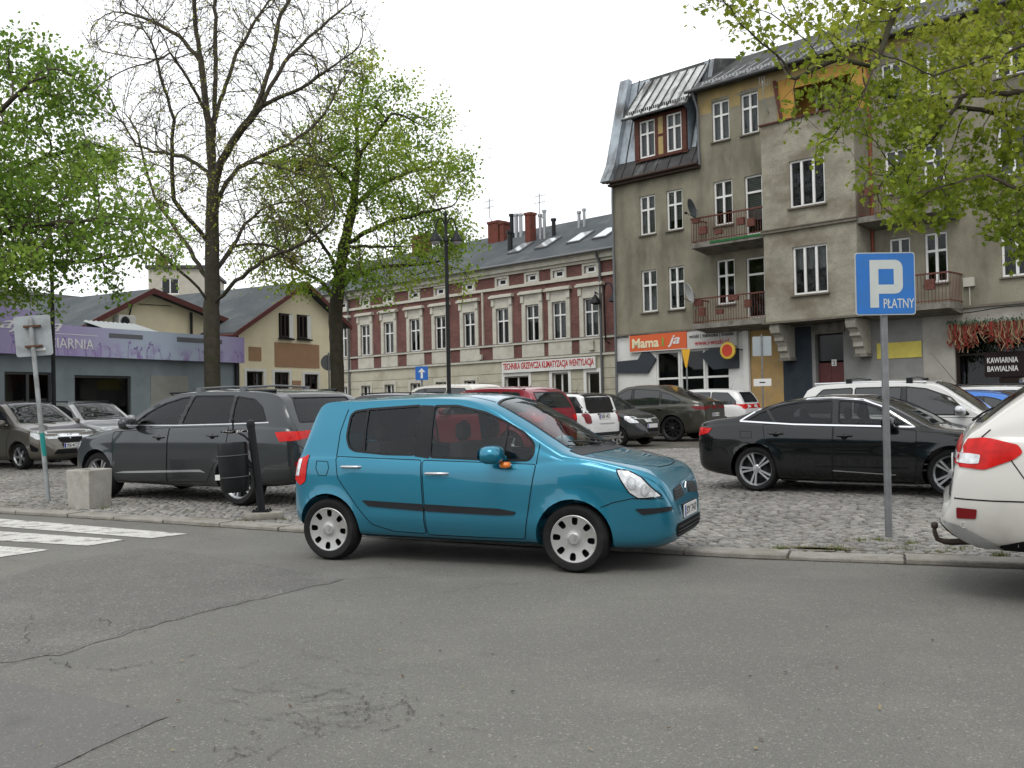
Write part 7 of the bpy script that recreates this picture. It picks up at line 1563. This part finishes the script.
# lime green tree right of it
g2 = np.random.default_rng(102); Z2 = 38.
sd2 = [line([(338,442),(337,360),(336,330),(339,300),(344,262),(354,222),(359,172),(357,131),(364,105)], Z2),
 line([(340,295),(330,270),(312,245),(296,230),(280,226)], Z2, (0,-.6,-1.2,-1.8,-2.3)), line([(344,262),(365,248),(395,235),(425,228),(452,222)], Z2, (0,-.5,-1.,-1.5,-2.)), line([(337,310),(352,292),(380,282),(415,280),(445,276)], Z2, (0,.6,1.2,1.8,2.2)),
 line([(337,318),(322,296),(300,285),(278,280)], Z2, (0,.5,1.1,1.6)), line([(354,222),(378,200),(405,190),(432,182)], Z2, (0,.5,1.,1.6)), line([(356,205),(338,185),(318,172),(305,170)], Z2, (0,-.6,-1.2,-1.6)), line([(359,172),(375,150),(392,130)], Z2, (0,-.4,-.9)), line([(341,285),(350,262),(372,262),(395,262)], Z2, (0,-1,-1.8,-2.5))]
p2 = [(378,80),(392,92),(408,118),(425,130),(436,150),(452,165),(453,190),(470,203),(468,220),(446,236),(466,260),(460,282),(432,296),(412,316),(398,300),(380,304),(350,298),(328,312),(300,300),(268,292),(262,270),(285,252),(264,225),(285,188),(302,165),(330,142),(345,104),(362,86)]
A2 = poly_volume(g2, p2, Z2, 3.0, 1700, 95, .42)
tree('maple_tree', 'broad lime green tree with a dark trunk left of the brick house', sd2[0][0], sd2, A2, .26, 2.2, .40, .006, .26, (8.2, .12, .23, PAL_MID, 'plain'), g2, iters=70, expo=2.0, leaf_rad=.011, extra_twigs=900)
# big leafy tree at the left edge
g3 = np.random.default_rng(103); Z3 = 22.
sd3 = [line([(-120,492),(-118,380),(-112,320),(-100,260),(-90,200),(-85,140),(-80,80)], Z3),
 line([(-112,320),(-60,275),(-10,250),(40,240),(90,235),(120,240)], Z3, (0,-.5,-1,-1.4,-1.6,-1.8)), line([(-105,285),(-50,220),(0,195),(50,172),(95,160)], Z3, (0,.6,1.1,1.5,1.8)), line([(-100,260),(-60,200),(-20,150),(15,115),(40,90)], Z3, (0,-.4,-.9,-1.2,-1.4)), line([(-115,350),(-70,310),(-20,290),(40,280),(100,275),(140,268)], Z3, (0,.5,1.,1.4,1.7,2.)), line([(-90,200),(-60,140),(-40,100)], Z3, (0,.5,1.))]
p3 = [(-170,40),(-100,20),(-40,60),(0,74),(30,64),(50,73),(84,98),(84,120),(66,130),(74,150),(88,146),(110,134),(119,150),(112,172),(121,195),(117,212),(134,229),(135,249),(152,266),(147,280),(112,292),(101,306),(92,294),(75,280),(68,297),(66,309),(34,299),(14,310),(-30,320),(-120,330),(-200,250),(-210,120)]
A3 = poly_volume(g3, p3, Z3, 2.4, 2100, 120, .34)
tree('maple_tree', 'dense bright green tree hanging over the flower shop from the left edge', sd3[0][0], sd3, A3, .20, 1.7, .29, .006, .24, (6.8, .105, .16, PAL_DEEP, 'plain'), g3, iters=80, expo=2.0, leaf_rad=.011, extra_twigs=1200)
# near tree at the right edge, its trunk out of the picture
g4 = np.random.default_rng(104); Z4 = 11.
sd4 = [line([(1270,545),(1262,420),(1255,300),(1245,200),(1235,100),(1225,0)], Z4),
 line([(1240,160),(1120,120),(1023,108),(961,112),(900,118)], Z4, (0,-.2,-.4,-.5,-.6)), line([(1240,200),(1100,150),(1011,131),(940,121),(870,110)], Z4, (0,.3,.5,.7,.8)), line([(1232,90),(1110,50),(1023,62),(982,75),(932,92),(894,75)], Z4, (0,-.5,-.8,-.9,-1.,-1.1)), line([(1228,40),(1080,-20),(996,12),(982,42),(961,71),(950,98)], Z4, (0,.2,.4,.5,.5,.6)),
 line([(1226,10),(1050,-60),(930,-25),(894,29),(873,83),(858,122),(846,140)], Z4, (0,-.3,-.6,-.7,-.8,-.9,-1.)), line([(1225,0),(1000,-90),(860,-70),(790,-20),(745,10),(712,16)], Z4, (0,.3,.5,.6,.7,.7)), line([(1250,260),(1120,220),(1040,215),(985,190),(930,205),(890,215)], Z4, (0,-.4,-.6,-.8,-.8,-.9)), line([(1250,280),(1130,260),(1060,250),(1010,255)], Z4, (0,.4,.7,.8)), line([(961,112),(935,150),(905,175),(880,200)], Z4, (-.5,-.4,-.3,-.3)), line([(873,83),(840,75),(812,85),(795,95)], Z4, (-.8,-.7,-.6,-.5))]
p4 = [(690,-40),(697,8),(712,30),(738,42),(765,55),(785,50),(802,62),(792,80),(790,100),(806,133),(820,148),(856,158),(872,150),(880,165),(868,198),(867,216),(890,226),(903,244),(936,233),(958,212),(975,215),(998,248),(1022,266),(1110,280),(1200,200),(1200,-60),(1000,-110),(760,-90)]
A4 = poly_volume(g4, p4, Z4, 1.25, 2300, 170, .15)
def dens4(p): 
    px = 512+1000*p[0]/p[1]; return 1.5 if px < 800 else 2.4 if px < 890 else 4.8
tree('maple_tree', 'near tree reaching in from the right edge with small yellow green leaves', sd4[0][0], sd4, A4, .10, .85, .145, .0026, .125, (dens4, .056, .062, PAL_FRESH, 'lobed'), g4, iters=90, expo=1.9, leaf_rad=.008, extra_twigs=1200, twig_n=4)
# unseen trees added behind the camera for reflections in paint and glass
for k, (x, y) in enumerate(((-12., -22.), (9., -24.))):
    g5 = np.random.default_rng(110+k); A5 = g5.normal(0, 1, (420, 3)); A5 = A5/np.linalg.norm(A5, axis=1)[:, None]*(g5.uniform(0, 1, (420, 1))**.4)*np.array([3.4, 3.0, 3.0])+np.array([x, y, 7.])
    tree('maple_tree', ('unseen tree added behind the camera for reflections, towards the left', 'unseen tree added behind the camera for reflections, towards the right')[k], (x, y, 0), [[(x, y, 0), (x, y, 2), (x+.1, y, 4.5), (x, y, 7.5)]], A5, .4, 3., .6, .012, .2, (14., .26, .4, PAL_FRESH, 'plain'), g5, iters=40, expo=2., leaf_rad=.03)
# ------------------------------------------------------------ signs and street furniture
M_POLE = mat('grey_sign_pole', (.20,.205,.21), .5, .4, var=.15, vscale=9, dirt=(.12,.12,.12), dscale=4)
M_BLK = mat('black_street_iron', (.010,.011,.012), .45, spec=.2, var=.2, vscale=8)
def rrect(w, h, r, n=5):
    out = []
    for cx, cz, a0 in ((w/2-r, h/2-r, 0), (-w/2+r, h/2-r, 90), (-w/2+r, -h/2+r, 180), (w/2-r, -h/2+r, 270)):
        for k in range(n+1): a = R_(a0+90*k/n); out.append((cx+r*math.cos(a), cz+r*math.sin(a)))
    return out
# blue parking sign
pk = empty('parking_sign', at(3.885, 10.41, SQ-.02, 3.), 'blue square parking sign with a large P on a grey pole at the kerb', 'sign')
b = MB(); b.tube([(0, 0, -.05), (0, 0, 2.9)], .037, 14); b.lathe([(.075, .0), (.06, .02), (.04, .03)], 14); b.build('pole', M_POLE, pk, 50)
Mz = Matrix.Translation((0, -.062, 2.655)); W_, H_ = .635, .65
b = MB(); b.prism([(x, -.058, 2.655+z) for x, z in rrect(W_, H_, .03)], (0, .014, 0)); pn = b.build('sign_panel', mat('sign_grey_edge', (.40,.42,.42), .5, .3), pk)
b = MB(); b.poly([(x, -.0605, 2.655+z) for x, z in rrect(W_-.022, H_-.022, .024)]); b.build('blue_face', mat('sign_blue', (.012,.135,.44), .42, var=.06, vscale=5, dirt=(.02,.13,.38), dscale=6), pn)
M_SW = mat('sign_white_sheeting', (.46,.49,.47), .5, var=.06, vscale=9)
# letter P drawn as on the plate (units: fraction of the plate, origin top left)
def sp(u, v): return ((u-.5)*W_, -.0625, 2.655+(.5-v)*H_)
outer = [(.24,.12),(.66,.12)] + [(.66+.13*math.sin(R_(a)), .25-.13*math.cos(R_(a))) for a in range(10, 91, 16)] + [(.79,.53)] + [(.66+.13*math.cos(R_(a)), .53+.13*math.sin(R_(a))) for a in range(10, 91, 16)] + [(.385,.66),(.385,.88),(.24,.88)]
b = MB(); inn = [(.385,.265),(.64,.265),(.64,.515),(.385,.515)]
b.poly([sp(*p) for p in [(.24,.12),(.385,.12),(.385,.88),(.24,.88)]]); b.poly([sp(*p) for p in [(.385,.12),(.64,.12),(.64,.265),(.385,.265)]]); b.poly([sp(*p) for p in [(.385,.515),(.64,.515),(.64,.66),(.385,.66)]])
arc = [(.64,.12)] + outer[1:2] + outer[2:-3] + [(.64,.66),(.64,.515),(.64,.265)]
b.poly([sp(*p) for p in arc]); b.build('letter_P', M_SW, pn)
text_obj('lettering', 'PŁATNY', .325, .098, M_SW, pn, Matrix.Translation((.138, -.0625, 2.655-.205)) @ UPRIGHT, .010, depth=.0008)
for z in (2.45, 2.86): b = MB(); b.box(-.10, .10, -.044, .04, z-.018, z+.018); b.build('bracket', M_STEELG, pk)
# sign seen from behind on a leaning pole
ls = empty('road_sign', at(-7.45, 16.02, SQ, 12.), 'grey back of a square road sign on a leaning pole at the left', 'sign')
b = MB(); ln = Vector((-.235, 0, 2.95)); b.tube([(0, 0, -.05), tuple(ln)], .036, 12); pl = b.build('pole', mat('pale_grey_pole', (.30,.32,.32), .55, .2, var=.1, vscale=9, dirt=(.17,.17,.165), dscale=4), ls, 50)
b = MB(); b.tube([tuple(ln*.245), tuple(ln*.37)], .0375, 12); b.build('teal_paint_band', mat('teal_paint', (.02,.22,.20), .6), pl, 50)
A = Matrix.Translation(ln+Vector((.03, .055, -.30))) @ Matrix.Rotation(R_(-4), 4, 'Y'); b = MB(); b.prism([A @ Vector((x, 0, z)) for x, z in rrect(.55, .65, .04)], (0, .012, 0)); pn = b.build('sign_panel', mat('bare_sign_back', (.34,.37,.38), .5, .35, var=.1, vscale=5, dirt=(.22,.23,.23), dscale=3), ls)
M_RUSTY = mat('rust', (.10,.045,.025), .8, .2, var=.4, vscale=20)
for z in (-.17, .15): b = MB(); b.box(-.12, .13, -.09, -.004, z-.016, z+.016, 0, A); b.build('rusty_clamp', M_RUSTY, ls)
b = MB(); b.box(.02, .17, -.012, -.004, -.245, -.20, 0, A); b.build('sticker', MT['plate_white'], ls)
# concrete planter
cp = empty('concrete_planter', at(-6.34, 14.95, SQ, 66.), 'square concrete planter standing at the kerb in front of the grey SUV', 'planter')
b = MB(); T, B_, hh = .228, .21, .57
def ring(r, z): return [(-r, -r, z), (r, -r, z), (r, r, z), (-r, r, z)]
rs_ = [ring(B_, 0), ring(T, hh), ring(T-.05, hh), ring(T-.06, hh-.10)]
for a, c in zip(rs_, rs_[1:]):
    for k in range(4): b.quad(a[k], a[(k+1) % 4], c[(k+1) % 4], c[k])
b.build('tub', mat('planter_concrete', (.40,.385,.345), .9, var=.12, vscale=6, dirt=(.24,.225,.185), dscale=3.5, dlo=.5, dhi=.75, bump=.4, bscale=60, fine=.2, fscale=70), cp, weld=True, bevel=.012)
b = MB(); b.poly(ring(T-.06, hh-.095)); rr = random.Random(6)
for k in range(60): x, y = rr.uniform(-.15, .15), rr.uniform(-.15, .15); s = rr.uniform(.01, .03); b.box(x-s, x+s, y-s, y+s, hh-.10, hh-.09+s*.6)
b.build('soil', mat('red_brown_soil', (.09,.045,.03), .95), cp)
# litter bin on a leaning post
lb = empty('litter_bin', at(-3.31, 13.12, SQ, 0.), 'black litter bin hung on a leaning iron post with a concrete foot', 'litter bin')
b = MB(); pr = [(.265*math.cos(q)*(1+.06*math.cos(3*q)), .18*math.sin(q), 0) for q in [2*math.pi*i/22 for i in range(22)]]; b.prism([(x*1.03, y*1.03, -.01) for x, y, z in pr], (0, 0, .10)); b.build('concrete_foot', M_KERB, lb, 40, bevel=.03)
tp = Vector((-.135, 0, 1.30)); b = MB(); b.tube([(0, 0, .08), tuple(tp*.93)], .050, 12); b.tube([tuple(tp*.93), tuple(tp*.95), tuple(tp*.985), tuple(tp)], [.055, .058, .045, .012], 12); b.box(-.11, .11, -.09, .09, .09, .112)
for x, y in ((-.09, -.07), (.09, -.07), (-.09, .07), (.09, .07)): b.tube([(x, y, .11), (x, y, .135)], .014, 6)
b.build('post', M_BLK, lb, 40)
Bc = Matrix.Translation((-.335, -.03, .36)) @ Matrix.Rotation(R_(-3), 4, 'Y'); b = MB(); b.lathe([(.001, 0), (.16, 0), (.175, .02), (.19, .20), (.195, .40), (.19, .62), (.18, .645), (.165, .64), (.155, .30), (.001, .28)], 28, 0, Bc); bn = b.build('bin', M_BLK, lb, 40)
for z in (.20, .48):
    b = MB(); b.tube([Bc @ Vector(((.198)*math.cos(q), .198*math.sin(q), z)) for q in [2*math.pi*i/30 for i in range(31)]], .008, 6); b.build('hoop', mat('worn_hoop', (.07,.073,.076), .6), bn, 50)
b = MB(); b.box(-.19, -.13, -.205, -.19, .18, .25, 0, Bc); b.build('sticker', MT['plate_white'], bn)
b = MB(); b.tube([tuple(tp*.75), tuple(tp*.82+Vector((-.10, 0, .02))), tuple(tp*.88+Vector((-.22, 0, .02))), tuple(tp*.88+Vector((-.40, 0, .0)))], .015, 8); b.tube([(-.36, 0, 1.14), (-.36, 0, 1.27)], .013, 6); ellipsoid(b, (-.36, 0, 1.29), (.024,.024,.028), 8); b.build('bracket', M_BLK, lb, 50); b = MB(); b.tube([tuple(tp*.5), (-.16, -.03, .70)], .02, 6); b.build('bracket', M_BLK, lb, 50)
b = MB(); rr = random.Random(8)
for k in range(34): x = rr.uniform(-.50, -.18); q = rr.uniform(0, 6.3); s = rr.uniform(.010, .022); z = 1.145+.01*math.sin(x*20); b.box(x-s, x+s, -.022, -.012, z-.014, z-.014+s*1.4)
b.build('peeling_paint', MT['plate_white'], lb)
# two-armed street lanterns
def lamp(M, label, h):
    r = empty('street_lamp', M, label, 'street lamp', 'two-armed lanterns on the square'); b = MB()
    b.lathe([(.16, -.1), (.16, .25), (.11, .35), (.10, .9), (.075, 1.0), (.055, 1.15), (.048, h-.5), (.07, h-.48), (.07, h-.44), (.04, h-.4), (.03, h+.15), (.05, h+.2), (.02, h+.3)], 14); b.build('post', M_BLK, r, 40)
    for s in (-1, 1):
        b = MB(); pts = [(0, 0, h-.45)] + [(s*(.14-.14*math.cos(q)), 0, h-.30+.42*math.sin(q)) for q in np.linspace(.25, 2.9, 12)]; b.tube(pts, .020, 8); e = pts[-1]
        b.tube([(s*.04, 0, h-.42), (s*.10, 0, h-.33), (s*.14, 0, h-.42), (s*.10, 0, h-.48)], .010, 6); a = b.build('arm', M_BLK, r, 50)
        b = MB(); Mx = Matrix.Translation((e[0], 0, e[2]-.27)) @ Matrix.Scale(.66, 4); b.lathe([(.02, .44), (.05, .40), (.06, .30), (.13, .22), (.20, .08), (.24, .0), (.24, -.03), (.19, -.03)], 18, 0, Mx); b.build('lamp_shade', M_BLK, a, 40); b = MB(); b.lathe([(.17, -.03), (.16, -.10), (.10, -.15), (.001, -.17)], 16, 0, Mx); b.build('lamp_glass', mat('lamp_glass', (.30,.30,.29), .2), a, 60)
    return r
lamp(at(-1.64, 26.0, SQ, 12.), 'black two-armed lantern in front of the brick house', 6.05); lamp(at(-12.1, 26.4, SQ, 25.), 'black lantern post rising into the left tree beside the shop sign', 5.6)
# one-way sign
ow = empty('one_way_sign', at(-3.02, 33.5, SQ, 8.), 'small blue square sign with a white upward arrow before the brick house', 'sign')
b = MB(); b.tube([(0, 0, 0), (0, 0, 2.55)], .03, 10); b.build('pole', M_POLE, ow, 50); b = MB(); b.prism([(x, -.05, 2.30+z) for x, z in rrect(.42, .46, .02)], (0, .015, 0)); pn = b.build('sign_panel', mat('oneway_blue', (.012,.11,.40), .45), ow); b = MB(); b.box(-.035, .035, -.056, -.051, 2.13, 2.36); b.prism([(-.12, -.056, 2.34), (.12, -.056, 2.34), (0, -.056, 2.47)], (0, .005, 0)); b.build('arrow', MT['plate_white'], pn)
# round sign from behind, beside the lime tree
rsn = empty('round_sign', at(-7.35, 40.2, SQ, 30.), 'grey back of a round road sign beside the trunk of the lime tree', 'sign'); b = MB(); b.tube([(0, 0, 0), (0, 0, 3.35)], .032, 10); b.build('pole', M_POLE, rsn, 50); b = MB(); b.lathe([(.001, 0), (.32, 0), (.32, .02), (.001, .02)], 28, 0, Matrix.Translation((0, .05, 2.95)) @ Matrix.Rotation(R_(90), 4, 'X')); b.build('sign_panel', mat('dull_sign_back', (.13,.135,.135), .6, .2), rsn, 40)
# yellow give-way sign edge and grey sign back before the toy shop
gw = empty('warning_sign', at(6.18, 35.3, SQ-.42, -38.), 'narrow yellow triangular sign pointing down in front of the toy shop window', 'sign'); b = MB(); b.tube([(0, 0, 0), (0, 0, 3.35)], .03, 10); b.build('pole', M_POLE, gw, 50); b = MB(); b.prism([(-.17, -.05, 3.42), (.17, -.05, 3.42), (.03, -.05, 2.78), (-.03, -.05, 2.78)], (0, .02, 0)); b.build('sign_panel', mat('sign_yellow', (.62,.33,.02), .5), gw)
gs = empty('road_sign', at(8.97, 35.8, SQ-.24, -20.), 'pale grey sign back with a lower white plate before the tan wall', 'sign'); b = MB(); b.tube([(0, 0, 0), (0, 0, 3.75)], .03, 10); b.build('pole', M_POLE, gs, 50); b = MB(); b.prism([(x, .04, 3.32+z) for x, z in rrect(.66, .70, .03)], (0, .015, 0)); b.build('sign_panel', mat('pale_sign_back', (.30,.33,.34), .5, .3), gs); b = MB(); b.prism([(x, -.05, 2.02+z) for x, z in rrect(.62, .26, .02)], (0, .015, 0)); b.build('lower_plate', MT['plate_white'], gs); b = MB(); b.box(-.10, .10, -.058, -.052, 2.0, 2.04); b.build('plate_mark', MT['plate_ink'], gs)
